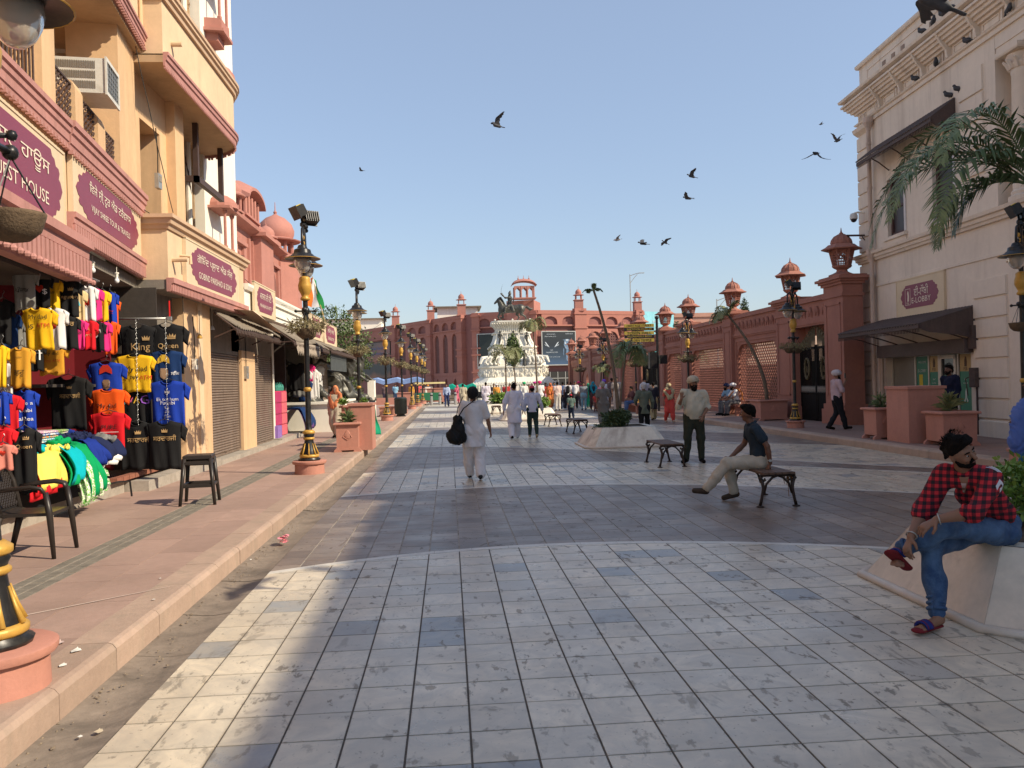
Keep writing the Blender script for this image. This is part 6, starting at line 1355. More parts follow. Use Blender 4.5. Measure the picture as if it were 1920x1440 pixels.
bench('small empty bench in front of the boy in the checked shirt', 4.12,26.7, R_(4), first=b1); bench('farther empty bench behind the two men in white', 3.9,31.3, R_(2), first=b1); bench('distant bench left of the two men in white', 2.5,44.5,0, first=b1); bench('distant bench by the low white planters', 2.9,52.0,0, first=b1)
rg = thing('rag', 'frayed brown rag and thread hanging under the occupied bench', 'cloth', (4.4,10.5,.42)); q = MB(); rs = random.Random(2)
for i in range(14): a = rs.uniform(-.05,.05); q.tube([(a, 0,0),(a+rs.uniform(-.03,.03), rs.uniform(-.02,.02),-.08),(a+rs.uniform(-.04,.04),0,-rs.uniform(.1,.2))], [.008,.006,.002], 4)
q.tube([(-.02,0,-.1),(-.01,0,-.3)], .004,4); q.build('threads', mat('brown_rag', (.28,.13,.05),.95), rg, kind='stuff')
# ---------------------------------------------------------------- marble planters
PLM = mat('planter_marble', (.74,.69,.58),.45,.18,1.6,.15,20, dirt=.85, dirtc=(.27,.19,.13)); PLM2 = mat('stained_marble', (.66,.55,.43),.5,.22,1.4,.15,20, dirt=.9, dirtc=(.26,.16,.10))
def bevsq(mb, hw, hd, c, z): return [(hw-c, -hd, z),(hw, -hd+c, z),(hw, hd-c, z),(hw-c, hd, z),(-hw+c, hd, z),(-hw, hd-c, z),(-hw, -hd+c, z),(-hw+c, -hd, z)]
SOIL = mat('soil', (.07,.05,.035),1,.4,12,.6)
def planter(label, x, y, hw=1.02, hd=1.0, h=.50, shrub=None, rz=0):
 r = thing('marble_planter', label, 'planter', (x, y, 0), rz, 'white marble planters')
 A_ = bevsq(None, hw, hd, .17,.03); B_ = bevsq(None, hw-.30, hd-.29,.12, h); F_ = [(0,1),(1,2),(2,3),(3,4),(4,5),(5,6),(6,7),(7,0)]
 for i, j in F_:
  q = MB(); a, b, c, d = [np.array(p, float) for p in (A_[i], A_[j], B_[j], B_[i])]; nn = np.cross(b-a, d-a); nn /= np.linalg.norm(nn)
  g = .003; e = (b-a)/np.linalg.norm(b-a)*g; q.add([a+e, b-e, c-e, d+e, a+e-nn*.03, b-e-nn*.03, c-e-nn*.03, d+e-nn*.03], [(0,1,2,3),(4,7,6,5),(0,4,5,1),(1,5,6,2),(2,6,7,3),(3,7,4,0)])
  q.build('marble_panel', PLM2 if i in (5,4,6) else PLM, r)
 q = MB(); pth = [(p[0], p[1]) for p in bevsq(None, hw+.02, hd+.02,.18,0)]; q.sweep([(0,0),(.035,.0),(.04,.02),(.03,.045),(0,.05),(-.03,.045),(-.03,0)], pth, closed=True); q.build('base_roll', mat('pale_marble_roll', (.58,.50,.41),.4,.1,2,.1, dirt=.4, dirtc=(.35,.26,.2)), r, smooth=True)
 T_ = bevsq(None, hw-.30, hd-.29,.12, h+.004); I_ = bevsq(None, hw-.44, hd-.43,.09, h+.004); q = MB(); q.add(T_+I_, [(i, (i+1)%8,8+(i+1)%8,8+i) for i in range(8)]); q.build('top_slab', PLM, r)
 q = MB(); q.add([(p[0], p[1], h-.02) for p in I_], [tuple(range(8))]); q.build('soil', SOIL, r); return r
planter('white marble planter on which the man in the red checked shirt sits', 4.42,5.92,.98,.94)
planter('white marble planter with a clipped dark shrub in the middle of the plaza', 4.42,21.2,1.04,1.0)
planter('low white planter behind the two men in white', 3.55,37.5,1.3,1.1); planter('distant low white planter with a bright green shrub', 3.1,46.5,1.5,1.1)
def bush(label, x, y, z, hw, hd, h, n, s, m, seed, cat='shrub', name='clipped_shrub', loose=0):
 r = thing(name, label, cat, (x, y, z)); cl = []
 rs = random.Random(seed)
 for i in range(9): cl.append(((rs.uniform(-hw*.6, hw*.6), rs.uniform(-hd*.6, hd*.6), h*rs.uniform(.35,.68)),(hw*.5, hd*.5, h*.36)))
 q = MB(); [q.tube([(rs.uniform(-.1,.1), rs.uniform(-.1,.1),0),(c[0][0]*.7, c[0][1]*.7, h*.5)], .012,5) for c in cl]; q.build('stems', BARK, r, kind='stuff')
 leaf_obj('foliage', m, r, cl, n, s, seed=seed, shell=.35); return r
bush('clipped dark green shrub in the middle marble planter', 4.25,21.0,.44,.40,.42,.48,4600,.07, LEAF_D, 21)
bush('bright green leafy shrub behind the man in the red checked shirt', 4.62,5.95,.40,.50,.62,.66,5200,.058, LEAF_B, 22, name='leafy_shrub')
bush('bright green shrub on the distant low planter', 3.1,46.5,.42,.9,.6,.7,1500,.16, LEAF_B, 23); bush('small green shrub behind the two men in white', 4.0,37.5,.42,.5,.5,.6,900,.12, LEAF_B, 24)
bush('tuft of small leaves at the left foot of the middle shrub', 3.83,20.7,.44,.22,.15,.12,260,.06, LEAF_D, 25)
palm('slim bare palm stem rising from the middle marble planter', 4.35,21.1,3.6,(-.55,.1),5,.30,31, PALM, .045, ll=.12, z=.42, droop=.8)
rp2 = thing('palm_tree', 'drooping leafy palm head above the slim stem in the middle planter', 'palm', (4.4,21.4,.42),0, 'slender palms in planters')
q = MB(); q.tube([(0,0,0),(.12,.1,1.0),(.28,.2,1.9),(.5,.3,2.4)], [.04,.03,.02,.015], 7); q.build('trunk', BARK, rp2)
for i in range(9): a = -.4+i*.22; q = MB(); frond(q, (.35,.2,2.0),(math.cos(a*2.1)*.7+.25, math.sin(a*3)*.5,1.0-.08*i),.85,2.5, seed=300+i, ll=.30, w=.02, nl=22); q.build('frond', PALM, rp2)
palm('leaning palm in the red planter box beside the second lattice bay', 10.9,27.7,3.1,(-1.1,.5),9,.95,32, PALM_L, .06, ll=.28, bias=(-.55,.1,.25), z=.7)
palm('pale young palm in front of the monument, left of three', 3.2,46.4,2.8,(.0,0),12,1.5,33, PALM_L, .05, ll=.4, z=.42, droop=1.9)
palm('thin palm in front of the right flank of the monument', 4.0,37.4,3.9,(-.15,0),8,.95,34, PALM_L, .04, ll=.3, z=.42, droop=2.2)
tree('small round-headed green tree in front of the monument', 4.4,56,0, [((0,0,3.6),(.55,.5,.75)),((0,0,4.3),(.35,.35,.5))], 2200,.16, LEAF, 3.4,35, tr=.05)
palm('palm behind the black gate bars', 14.2,49.0,2.9,(0,0),14,1.7,36, PALM, .09, group='palms in the courtyard', ll=.5)
palm('second palm showing through the farther gate', 15.5,51.5,3.2,(0,0),13,1.6,37, PALM_L, .09, group='palms in the courtyard', ll=.5)
palm('feathery palm by the mall entrance', 12.2,62,2.8,(0,0),10,1.3,38, PALM, .06, ll=.4); palm('small palm near the far end of the red wall', 9.2,50,2.2,(.1,0),9,.9,39, PALM_L, .05, ll=.3)
bp = thing('palm_tree', 'large dark palm crown hanging in front of the bank, trunk out of the picture', 'palm', (7.6,9.5,0)); q = MB(); q.tube([(0,0,0),(-.05,.05,1.8),(-.2,.15,3.1),(-.32,.2,3.9)], [.09,.075,.06,.045], 9); q.build('trunk', BARK, bp)
cn = np.array([-.32,.2,3.95]); rs = random.Random(8)
for i, (dx, dy, dz, L_) in enumerate(((-1,-.1,1.0,2.3),(-1,.3,.85,2.2),(-1,-.35,.8,2.0),(-1,.05,.45,1.5),(-.45,.5,1.5,2.0),(-.2,-.5,1.5,1.7),(.3,.3,1.5,1.6),(.8,-.2,.9,1.6),(.7,.6,.8,1.5),(-.7,-.3,1.25,2.1),(-.9,.5,1.15,2.15),(-.6,.2,.3,1.1))):
 q = MB(); frond(q, cn, (dx, dy, dz), L_*1.2,1.6, nl=58, ll=.42, w=.017, seed=80+i, tw=.75); q.build('frond', PALM, bp)
# ---------------------------------------------------------------- red stone planter boxes, plinth blocks, bins
def stonebox(label, x, y, w, h, rz=0, plant=None, z=.17, d=None, group='red stone planter boxes'):
 d = d or w; r = thing('stone_planter_box', label, 'planter', (x, y, z), rz, group); a, b = w/2, d/2
 q = MB(); q.add([(-a, -b, .09),(a, -b, .09),(a, b, .09),(-a, b, .09),(-a*1.03,-b*1.03, h-.06),(a*1.03,-b*1.03, h-.06),(a*1.03, b*1.03, h-.06),(-a*1.03, b*1.03, h-.06)], [(0,3,2,1),(4,5,6,7),(0,1,5,4),(1,2,6,5),(2,3,7,6),(3,0,4,7)]); q.build('box_body', PLIN, r)
 q = MB(); q.sweep([(0,0),(.05,.0),(.06,.02),(.05,.05),(-.04,.06),(-.04,0)], [(-a*1.03,-b*1.03, h-.07),(a*1.03,-b*1.03, h-.07),(a*1.03, b*1.03, h-.07),(-a*1.03, b*1.03, h-.07)], closed=True); q.build('rim', PLIN, r)
 for s in (-1,1):
  q = MB(); q.ext([(-a-.07,0),(-a+.12,0),(-a+.1,.04),(a-.1,.04),(a-.12,0),(a+.07,0),(a+.06,.045),(a, .10),(-a, .10),(-a-.06,.045)], (0, s*(b-.02)-.03,0),(1,0,0),(0,0,1),(0,1,0),.06); q.build('foot', PLIN, r)
 q = MB(); q.ball((0,-b*1.02, h*.58),.07,8,(1,.25,1.5)); q.tube([(-.1,-b*1.02, h*.5),(0,-b*1.03, h*.40),(.1,-b*1.02, h*.5),(0,-b*1.03, h*.72),(-.1,-b*1.02, h*.5)], .012,5); q.build('carved_motif', PLIN, r, kind='stuff')
 q = MB(); q.box(-a*.9, a*.9,-b*.9, b*.9, h-.1, h-.05); q.build('soil', SOIL, r)
 return r
def spiky(label, x, y, z, r_, h, n, m, seed, nl=None):
 t = thing('potted_plant', label, 'plant', (x, y, z)); rs = random.Random(seed); q = MB()
 for i in range(n):
  a = rs.uniform(0,6.28); el = rs.uniform(.3,1.4); rr = r_*rs.uniform(.5,1); b0 = np.array([rs.uniform(-.05,.05), rs.uniform(-.05,.05), rs.uniform(0, h*.5)]); d = np.array([math.cos(a)*math.cos(el), math.sin(a)*math.cos(el), math.sin(el)]); sd = np.array([-d[1], d[0], 0])/(math.hypot(d[0], d[1])+1e-6)*.012
  p1 = b0+d*rr*.6; p2 = b0+d*rr+np.array([0,0,-rr*.25]); q.add([b0-sd*.5, b0+sd*.5, p1+sd*1.3, p2, p1-sd*1.3], [(0,1,2,3,4)])
 q.build('leaves', m, t); q = MB(); [q.tube([(0,0,0),(rs.uniform(-.04,.04), rs.uniform(-.04,.04), h*.6)], .01,5) for _ in range(4)]; q.build('stems', BARK, t, kind='stuff'); return t
def block(label, x, y, w, d, h, rz=0, z=.17):
 r = thing('stone_plinth_block', label, 'plinth', (x, y, z), rz, 'tall red stone plinth blocks'); q = MB(); q.box(-w/2, w/2,-d/2, d/2,0, h-.05); q.build('block_body', PLIN, r); q = MB(); q.box(-w/2-.03, w/2+.03,-d/2-.03, d/2+.03, h-.06, h); q.build('cap', PLIN, r); return r
stonebox('short red stone planter box with a spiky plant on the left pavement', -2.42,19.85,.50,.70, R_(3)); spiky('dark spiky plant in the short red planter box on the left', -2.42,19.85,.80,.34,.4,90, PALM, 41)
block('tall red stone block behind the short planter box on the left', -2.14,20.45,.55,.9,1.12)
stonebox('red planter box mostly hidden behind the tall block on the left', -2.55,22.0,.5,1.05,0)
spiky('pale green tufted plant peeking over the left block', -2.75,21.6,1.22,.22,.2,80, LEAF_B, 42); spiky('second pale green tuft over the right end of the left block', -2.3,22.6,1.22,.2,.2,70, LEAF_B, 43)
stonebox('red planter box left of the tall block in front of the bank', 10.0,18.55,.52,.74, R_(2)); spiky('thin dark plant in the left planter box by the bank', 10.0,18.55,.86,.36,.45,60, PALM, 44)
block('tall red stone block standing in front of the bank lobby', 10.2,17.45,.80,.95,1.22, R_(-2))
stonebox('red planter box right of the tall block in front of the bank', 10.32,16.35,.68,.72, R_(-3)); spiky('pale yellowish plant in the right planter box by the bank', 10.3,16.35,.86,.38,.45,110, PALM_L, 45)
stonebox('wide red planter box holding the leaning palm', 10.9,27.7,.95,.72, R_(5)); stonebox('far red planter box beside the litter bin', -3.1,41.5,.7,.5); stonebox('far red planter box in the left row near the bollards', -3.2,60,1.0,1.0); stonebox('farther red planter block by the bollards', -1.4,70,2.0,1.2)
def sheet_thing(name, label, cat, loc, pts_fn, nu, nv, m, rz=0, part='cloth_sheet', th=.006):
 r = thing(name, label, cat, loc, rz); q = MB(); V = [pts_fn(i/(nu-1), j/(nv-1)) for j in range(nv) for i in range(nu)]; k = len(V)
 P = np.array(V, float).reshape(nv, nu, 3); du = np.gradient(P, axis=1); dv = np.gradient(P, axis=0); N = np.cross(du, dv); N /= np.linalg.norm(N, axis=2)[..., None]+1e-9
 V = list(P.reshape(-1,3))+list((P-N*th).reshape(-1,3)); F_ = []
 for j in range(nv-1):
  for i in range(nu-1): a = j*nu+i; F_ += [(a, a+1, a+nu+1, a+nu),(k+a+nu, k+a+nu+1, k+a+1, k+a)]
 for i in range(nu-1): a = i; b = (nv-1)*nu+i; F_ += [(a, k+a, k+a+1, a+1),(b+1, k+b+1, k+b, b)]
 for j in range(nv-1): a = j*nu; b = j*nu+nu-1; F_ += [(a+nu, k+a+nu, k+a, a),(b, k+b, k+b+nu, b+nu)]
 q.add(V, F_); q.build(part, m, r, smooth=True); return r
sheet_thing('green_cover', 'bright green cloth draped over the base of the second left lamp post', 'cloth', (-2.45,24.9,.17), lambda u, v: ((u-.5)*(.42+.42*(1-v))+.02*math.sin(v*9),-.25-.12*(1-v)+.035*math.sin(u*14+v*3),.08+v*.92+.02*math.sin(u*9)),22,16, mat('green_mesh_cloth', (.0,.27,.14),.8,.2,5,.2))
def bin_(label, x, y, z, first=None):
 r = thing('litter_bin', label, 'litter bin', (x, y, z)); q = MB(); q.lathe([(.27,.12),(.29,.14),(.30,.8),(.32,.82),(.32,.86),(.30,.87),(.27,.92),(.15,.94)], n=24); q.build('bin_body', mat('dark_green_bin', (.012,.018,.015),.5,.2,6), r, autos=40)
 q = MB()
 for k_ in range(36): a = k_*math.pi/18; q.box(-.004,.004,-.012,.012,.16,.78); n = 8; q.v[-n:] = [(p[0]*math.cos(a)-p[1]*math.sin(a)+.303*math.cos(a), p[0]*math.sin(a)+p[1]*math.cos(a)+.303*math.sin(a), p[2]) for p in q.v[-n:]]
 q.build('vertical_ribs', BLACK, r, kind='stuff'); q = MB(); q.lathe([(.25,0),(.27,.02),(.2,.06),(.2,.12)], n=16); q.build('foot_ring', BLACK, r)
bin_('round black litter bin on the left pavement by the fourth lamp post', -2.38,40.6,.17)
for i in range(6):
 p = G(812+i*14,757+(i%2),0); r = thing('bollard', ['short pale bollard left of the man in the blue shirt', 'second pale bollard beside the blue-shirted man', 'third bollard of the row', 'fourth bollard of the row, behind the turbaned walker', 'fifth bollard of the row', 'orange-topped bollard at the left end of the row'][i], 'bollard', (p[0], 66,0),0, 'bollards closing the far end'); q = MB(); q.lathe([(.11,0),(.11,.95),(.05,1.0)], n=10); q.build('post', STEEL, r); q = MB(); q.lathe([(.115,.75),(.115,.85)], n=10); q.build('band', YG if i == 5 else BLACK, r)
ww = thing('white_parapet', 'low white wall under the bronze battle figures', 'wall', (-4,34,.17)); WPW = World(ww); box('wall', WHITEW, -6.8,-3.95,28.5,34.5,.1,1.12, WPW); box('wall', WHITEW, -7.5,-3.6,34.52,41,.1,1.0, WPW); box('coping', WHITEW, -7,-3.85,28.4,34.5,1.12,1.2, WPW); box('end_block', WHITEW, -3.75,-3.45,38.5,39.3,.1,1.95, WPW)
rl = thing('iron_railing', 'short black spiked railing beside the white wall', 'railing', (-3.3,34.5,.17)); q = MB()
for i in range(9): q.tube([(0, i*.3,0),(0, i*.3,.75)], .018,6); q.tube([(0, i*.3,.75),(0, i*.3,.82),(0, i*.3,.92)], [.02,.04,.003], 6)
q.build('pickets', BLACK, rl, kind='stuff'); q = MB(); q.tube([(0,-.05,.68),(0,2.5,.68)], .018,6); q.tube([(0,-.05,.12),(0,2.5,.12)], .018,6); q.build('rails', BLACK, rl, kind='stuff')
def bronze(label, x, y, z, kind, sc=1., rz=0):
 r = thing('bronze_statue', label, 'statue', (x, y, z), rz, 'bronze battle figures', sc); s = SDF(.06)
 if kind == 0:   # swirling robed dancer with arms flung wide
  s.cap((0,0,0),(.05,0,.8),.75,.16).cap((.05,0,.8),(.1,0,1.25),.15,.2).cap((.1,0,1.3),(.12,0,1.45),.07).ell((.14,0,1.58),(.12,.12,.15)).chain([(-.12,0,1.3),(-.55,-.1,1.45),(-.95,-.1,1.75)], [.09,.07,.04]).chain([(.3,0,1.3),(.65,0,1.5),(1.0,.1,1.35)], [.09,.07,.04]).cap((-.5,-.1,.2),(-1.0,-.1,.1),.2,.05).cap((.4,0,.5),(.95,0,.15),.25,.06)
 elif kind == 1:  # rearing horse with rider
  s.cap((-.35,0,1.0),(.5,0,.75),.33,.3).chain([(-.45,0,1.15),(-.75,0,1.6),(-.95,0,1.5),(-1.1,0,1.3)], [.22,.15,.12,.07]).chain([(-.5,-.1,.9),(-.9,-.15,.85),(-.85,-.15,.5)], [.14,.08,.05]).chain([(-.4,.1,.9),(-.75,.15,.6),(-.6,.15,.3)], [.14,.08,.05]).chain([(.55,-.12,.7),(.75,-.15,.3),(.55,-.15,0)], [.2,.1,.06]).chain([(.5,.12,.7),(.45,.15,.3),(.65,.15,0)], [.2,.1,.06]).chain([(.75,0,.85),(1.05,0,.6),(1.1,0,.2)], [.08,.09,.04])
  s.cap((.0,0,1.25),(.05,0,1.7),.17,.19).ell((.05,0,1.98),(.12,.12,.15)).ell((.05,0,2.08),(.14,.14,.09)).chain([(-.1,-.2,1.7),(-.4,-.25,1.85),(-.6,-.25,2.2)], [.08,.06,.05]).cap((-.6,-.25,2.2),(-.1,-.25,2.65),.02)
 else:            # crouching fighter with a shield
  s.cap((0,0,.25),(0,0,.55),.42,.28).cap((0,0,.6),(-.1,0,1.1),.22,.24).cap((-.1,0,1.2),(-.15,0,1.3),.08).ell((-.18,0,1.42),(.13,.13,.16)).ell((-.18,0,1.52),(.15,.15,.1)).chain([(-.3,-.1,1.1),(-.65,-.15,1.15),(-.95,-.1,1.35)], [.09,.07,.05]).chain([(.1,0,1.15),(.45,-.1,1.0),(.85,-.1,.75)], [.1,.07,.04]).ell((.2,-.25,1.3),(.3,.07,.34)).chain([(-.1,-.1,.35),(-.5,-.15,.4),(-.6,-.15,0)], [.16,.12,.08]).chain([(.1,0,.3),(.6,0,.15),(.9,0,.05)], [.16,.12,.07])
 sdf_obj(s, 'bronze_body', BRZ, r, .035,(.022,12, kind+4)); q = MB(); q.lathe([(.75,-.06),(.7,.03)], n=9); q.build('rocky_base', BRZ, r); return r
bronze('bronze robed dancer with flung-out arms on the white wall', -5.1,29.6,1.2,0,.95); bronze('bronze rider on a rearing horse between the two front lamp posts', -5.2,34.2,1.2,1,1.05); bronze('bronze crouching fighter with a round shield', -4.4,35.2,1.05,2,1.15); bronze('bronze fighter reaching forward beside the lamp post', -4.5,38.2,1.0,2,1.25,.5); bronze('smaller bronze horseman farther behind the battle group', -6.4,40.0,1.0,1,1.0,-.6)
cpn = thing('coloured_panel', 'small yellow and red panel behind the bronze dancer', 'sign', (-6.0,31.5,1.2)); q = MB(); q.box(-.9,.9,0,.05,.6,1.0); q.build('yellow_panel', mat('bright_yellow_sign', (.7,.5,.05),.6), cpn); q = MB(); q.box(.55,.88,-.02,0,.55,1.02); q.build('red_panel', mat('bright_red_sign', (.6,.08,.04),.6), cpn)
YSG = mat('dull_yellow_sign', (.34,.25,.04),.7,.3,4)
pr2 = thing('sign_post', 'yellow hand-painted direction boards on a black post with loudspeakers by the wall', 'signpost', (9.75,38.0,.17)); q = MB(); q.tube([(0,0,0),(0,0,4.3)], .06,8); q.ball((0,0,4.36),.1,8); q.build('post', BLACK, pr2)
for i in range(5): q = MB(); q.box(-1.55,-.15,-.03,.02,3.25+i*.17+.01*(i % 2),3.40+i*.17); b_ = q.build('board', YSG if i % 2 == 0 else BLACK, pr2); q = MB(); put_text(q, ['GOLDEN TEMPLE', 'JALLIANWALA BAGH', 'TOWN HALL', 'PARTITION MUSEUM', 'HERITAGE STREET'][i], (-.85,-.034,3.325+i*.17),(1,0,0),(0,0,1), w=1.15, n=(0,-1,0)); q.build('lettering', BLACK if i % 2 == 0 else YSG, b_)
q = MB(); q.box(-.42,-.08,-.2,.15,2.0,2.75); q.build('speaker_box', BLACK, pr2); q = MB(); q.box(.08,.40,-.2,.15,2.2,2.6); q.build('speaker_box', BLACK, pr2)
ar = thing('auto_rickshaw', 'cream-roofed green auto rickshaw waiting at the far end', 'auto rickshaw', (-1.7,69.5,0), R_(8)); q = MB(); q.box(-1.1,1.1,-.65,.65,.35,1.0); q.build('body', mat('rickshaw_green', (.02,.13,.06),.5), ar); q = MB(); q.prism([(-1.2,-.7),(1.3,-.7),(1.3,.7),(-1.2,.7)], 1.72,1.86); q.build('canopy', mat('rickshaw_cream', (.62,.52,.25),.6), ar)
for x_, y_ in ((-1.05,-.6),(1.2,-.6),(-1.05,.6),(1.2,.6),(.3,-.6)): q = MB(); q.tube([(x_, y_, .9),(x_, y_, 1.75)], .035,5); q.build('roof_post', BLACK, ar)
for x_, y_ in ((-.7,-.62),(-.7,.62),(1.0,0)): q = MB(); q.tube([(x_, y_-.06,.25),(x_, y_+.06,.25)], .25,14); q.build('wheel', BLACK, ar)
q = MB(); q.box(-.35,.25,-.5,.5,.9,1.5); q.build('windscreen', WHITEW, ar)
for u, w_, c_, l_ in ((868,2.4,(.0,.32,.22), 'green tarpaulin heap over a cart at the far end'),(745,4.6,(.22,.32,.55), 'blue and white striped stall awning behind the litter bin')):
 p = PY(u, 733,72); r = thing('stall_cover', l_, 'stall', (p[0], 72,0)); q = MB(); zz = 1.5 if u == 868 else 2.2; n = 8
 q.add([(-w_/2+w_*i/n, y_, zz+.12*math.sin(i*2.1)+(.1 if y_ else 0)) for y_ in (0,1.2) for i in range(n+1)], [(i, i+1, n+2+i, n+1+i) for i in range(n)]); q.add([(-w_/2+w_*i/n, -.02, zz+.12*math.sin(i*2.1)-d_) for d_ in (0,.35) for i in range(n+1)], [(n+1+i, n+2+i, i+1, i) for i in range(n)]); q.build('cloth', mat('stall_cloth_%d' % u, c_, .8,.35,3), r)
 q = MB(); q.box(-w_/2, w_/2,.2,1.0,.2,.9); q.build('cart_body', mat('cart_wood', (.2,.16,.12),.8,.4,5), r); q = MB(); [q.tube([(s_*w_/2*.9,.1,0),(s_*w_/2*.9,.1, zz)], .03,5) for s_ in (-1,1)]; q.build('poles', STEEL, r, kind='stuff')
for i, x in enumerate((-6.5,-5.4,-4.3)):
 r = thing('far_planter', ['low red planter wall left end, by the stalls', 'low red planter wall, middle', 'low red planter wall, right end'][i], 'planter', (x, 66,0),0, 'far red planters'); q = MB(); q.box(-.5,.5,-.3,.3,.1,.7); q.build('body', PLIN, r)
for i in range(5):
 r = thing('plastic_chair', ['leftmost','second','middle','fourth','rightmost'][i]+' dark plastic chair of the far row behind the bollards', 'chair', (.2+i*.8,70.5,0),0, 'far dark chairs'); q = MB(); q.box(-.22,.22,-.2,.22,.40,.45); q.build('seat', BLACK, r); q = MB(); q.box(-.22,.22,.2,.24,.45,.95); q.build('backrest', BLACK, r)
 for a in (-.2,.2):
  for b in (-.18,.2): q = MB(); q.tube([(a, b, 0),(a, b, .42)], .025,5); q.build('leg', BLACK, r)
# ---------------------------------------------------------------- T-shirt stall
def clothmat(name, c, rough=.85): return mat(name, c, rough, .10,7,.12,160, spec=.2)
CM = {k: clothmat('cotton_'+k, c) for k, c in dict(black=(.013,.013,.014), yellow=(.80,.46,.015), blue=(.012,.045,.36), navy=(.01,.035,.12), red=(.60,.012,.02), orange=(.80,.10,.01), pink=(.72,.03,.20), white=(.72,.70,.68), grey=(.20,.20,.19), beige=(.66,.50,.26), coral=(.62,.22,.17), mustard=(.62,.30,.03), darkred=(.12,.008,.012), purple=(.12,.06,.2)).items()}
PR = {k: mat('print_'+k, c, .6,.05,5,0) for k, c in dict(gold=(.55,.36,.16), black=(.02,.02,.02), white=(.75,.75,.75), red=(.6,.04,.02), skin=(.42,.27,.16), pink=(.7,.1,.3), purple=(.3,.1,.55), yellow=(.8,.5,.05), cyan=(.1,.5,.6), orange=(.75,.2,.02)).items()}
HW_ = flat('steel_hanger_wire', (.16,.16,.16),.35,.8)
def tee(label, x, y, z, w, h, col, prints=(), rz=0., seed=0, group='T-shirts hanging at the stall', hanger=True, lean=0., sleeve=.23):
 """x,y = hook column, z = shoulder height; width w across the chest, height h; faces -Y before rz"""
 r = thing('tshirt', label, 'T-shirt', (x, y, z), rz, group); rs = random.Random(seed+len(label)); ph = [rs.uniform(0,6) for _ in range(4)]
 def dep(px, pz):   # folds, deeper towards the hem
  k = min(1, max(0,-pz/h)); return .012*math.sin(px*26/w*.5+ph[0])*(.3+k)+.010*math.sin(px*47+ph[1]+pz*6)*k-.035*(1-(px/(w*.5))**2)*.8+.02*k*math.sin(ph[2])+lean*pz
 bw = w*.5; nk = w*.17; sh = .07*h
 def outline(u, v):   # body grid
  top = -sh*abs(u)**1.2 if abs(u)*bw > nk else -sh*.3-.075*h*(1-(u*bw/nk)**2)**.5*.9
  x_ = u*bw*(1-.10*max(0, min(1,(v-.12)/.15))+.03*v); zt = top; zb = -h+.012*math.sin(u*5+ph[3]); return x_, zt*(1-v)+zb*v
 nu, nv = 17,12; F_ = []; Vf = []
 for j in range(nv):
  for i in range(nu): px, pz = outline(-1+2*i/(nu-1), j/(nv-1)); Vf.append((px, dep(px, pz), pz))
 quads = [(j*nu+i, j*nu+i+1,(j+1)*nu+i+1,(j+1)*nu+i) for j in range(nv-1) for i in range(nu-1)]
 for s in (-1,1):
  base = len(Vf); L = w*sleeve; ns, nt_ = 5,5
  for a in range(ns):
   for b in range(nt_):
    ta, tb = a/(ns-1), b/(nt_-1); x0 = s*bw*(1-.09*tb); z0 = -sh-tb*.30*h; dx, dz = s*(.62-.12*tb),-(.78-.1*tb); px = x0+dx*L*ta; pz = z0+dz*L*ta*(1-.25*tb)
    Vf.append((px, dep(s*bw, pz)+.03*ta+.012*math.sin(ta*5+tb*4+ph[1]), pz))
  for a in range(ns-1):
   for b in range(nt_-1):
    q4 = (base+a*nt_+b, base+a*nt_+b+1, base+(a+1)*nt_+b+1, base+(a+1)*nt_+b); quads.append(q4 if s > 0 else q4[::-1])
 k = len(Vf); Vb = [(p[0], p[1]+.022+.03*max(0,1-abs(p[0])/bw), p[2]) for p in Vf]
 from collections import Counter
 ed = Counter(); 
 for f in quads:
  for a, b in zip(f, f[1:]+f[:1]): ed[(a, b)] += 1
 rim = [(a, b, b+k, a+k) for (a, b) in ed if (b, a) not in ed]
 q = MB(); q.add(Vf+Vb, [f[::-1] for f in quads]+[tuple(i+k for i in f) for f in quads]+rim); q.build('shirt_body', CM[col], r, smooth=True)
 q = MB(); q.tube([(nk*t, dep(nk*t, -sh*.3)-.004,-sh*.3-.075*h*(1-t*t)**.5*.9) for t in np.linspace(-1,1,9)], .007,5); q.build('collar', CM[col], r)
 for pr_ in prints:
  txt, pc, tw, px, pz = pr_[:5]; pz = pz*.88; q = MB()
  if isinstance(txt, str): put_text(q, txt, (px*w, 0,-pz*h),(1,0,0),(0,0,1), w=tw*w, n=(0,-1,0), t=0)
  else:
   for poly in txt: q.add([(px*w+a*tw*w, 0,-pz*h+b*tw*w) for a, b in poly], [tuple(range(len(poly)))])
  q.v = [(p[0], dep(p[0], p[2])-.011, p[2]) for p in q.v]; q.build('print', PR[pc], r)
 if hanger: q = MB(); q.tube([(-w*.3,.012,-sh*.6),(0,.012,.02),(w*.3,.012,-sh*.6)], .006,5); q.tube([(0,.012,.02),(0,.012,.05),(.02,.012,.075),(.01,.012,.095)], .004,5); q.build('hanger', HW_, r)
 return r
CROWN = [[(-.5,0),(.5,0),(.5,.12),(-.5,.12)], [(-.5,.14),(-.55,.6),(-.3,.3),(-.2,.7),(0,.35),(0,.35),(.2,.7),(.3,.3),(.55,.6),(.5,.14)]]
FACE = [[(-.35,-.5),(-.42,.1),(-.3,.35),(.3,.35),(.42,.1),(.35,-.5),(0,-.75)]]; TURB = [[(-.5,.2),(-.48,.6),(-.2,.95),(.2,.95),(.48,.6),(.5,.2),(0,.42)]]
HEART = [[(0,-.5),(.5,.05),(.45,.35),(.2,.45),(0,.25),(-.2,.45),(-.45,.35),(-.5,.05)]]
SR = 'ਸਰਦਾਰਜੀ'
Yc = 13.45
def at(u, v, Y): p = PY(u, v, Y); return p[0], Y, p[2]
pxm = lambda Y: 1550/(Y*1.02)
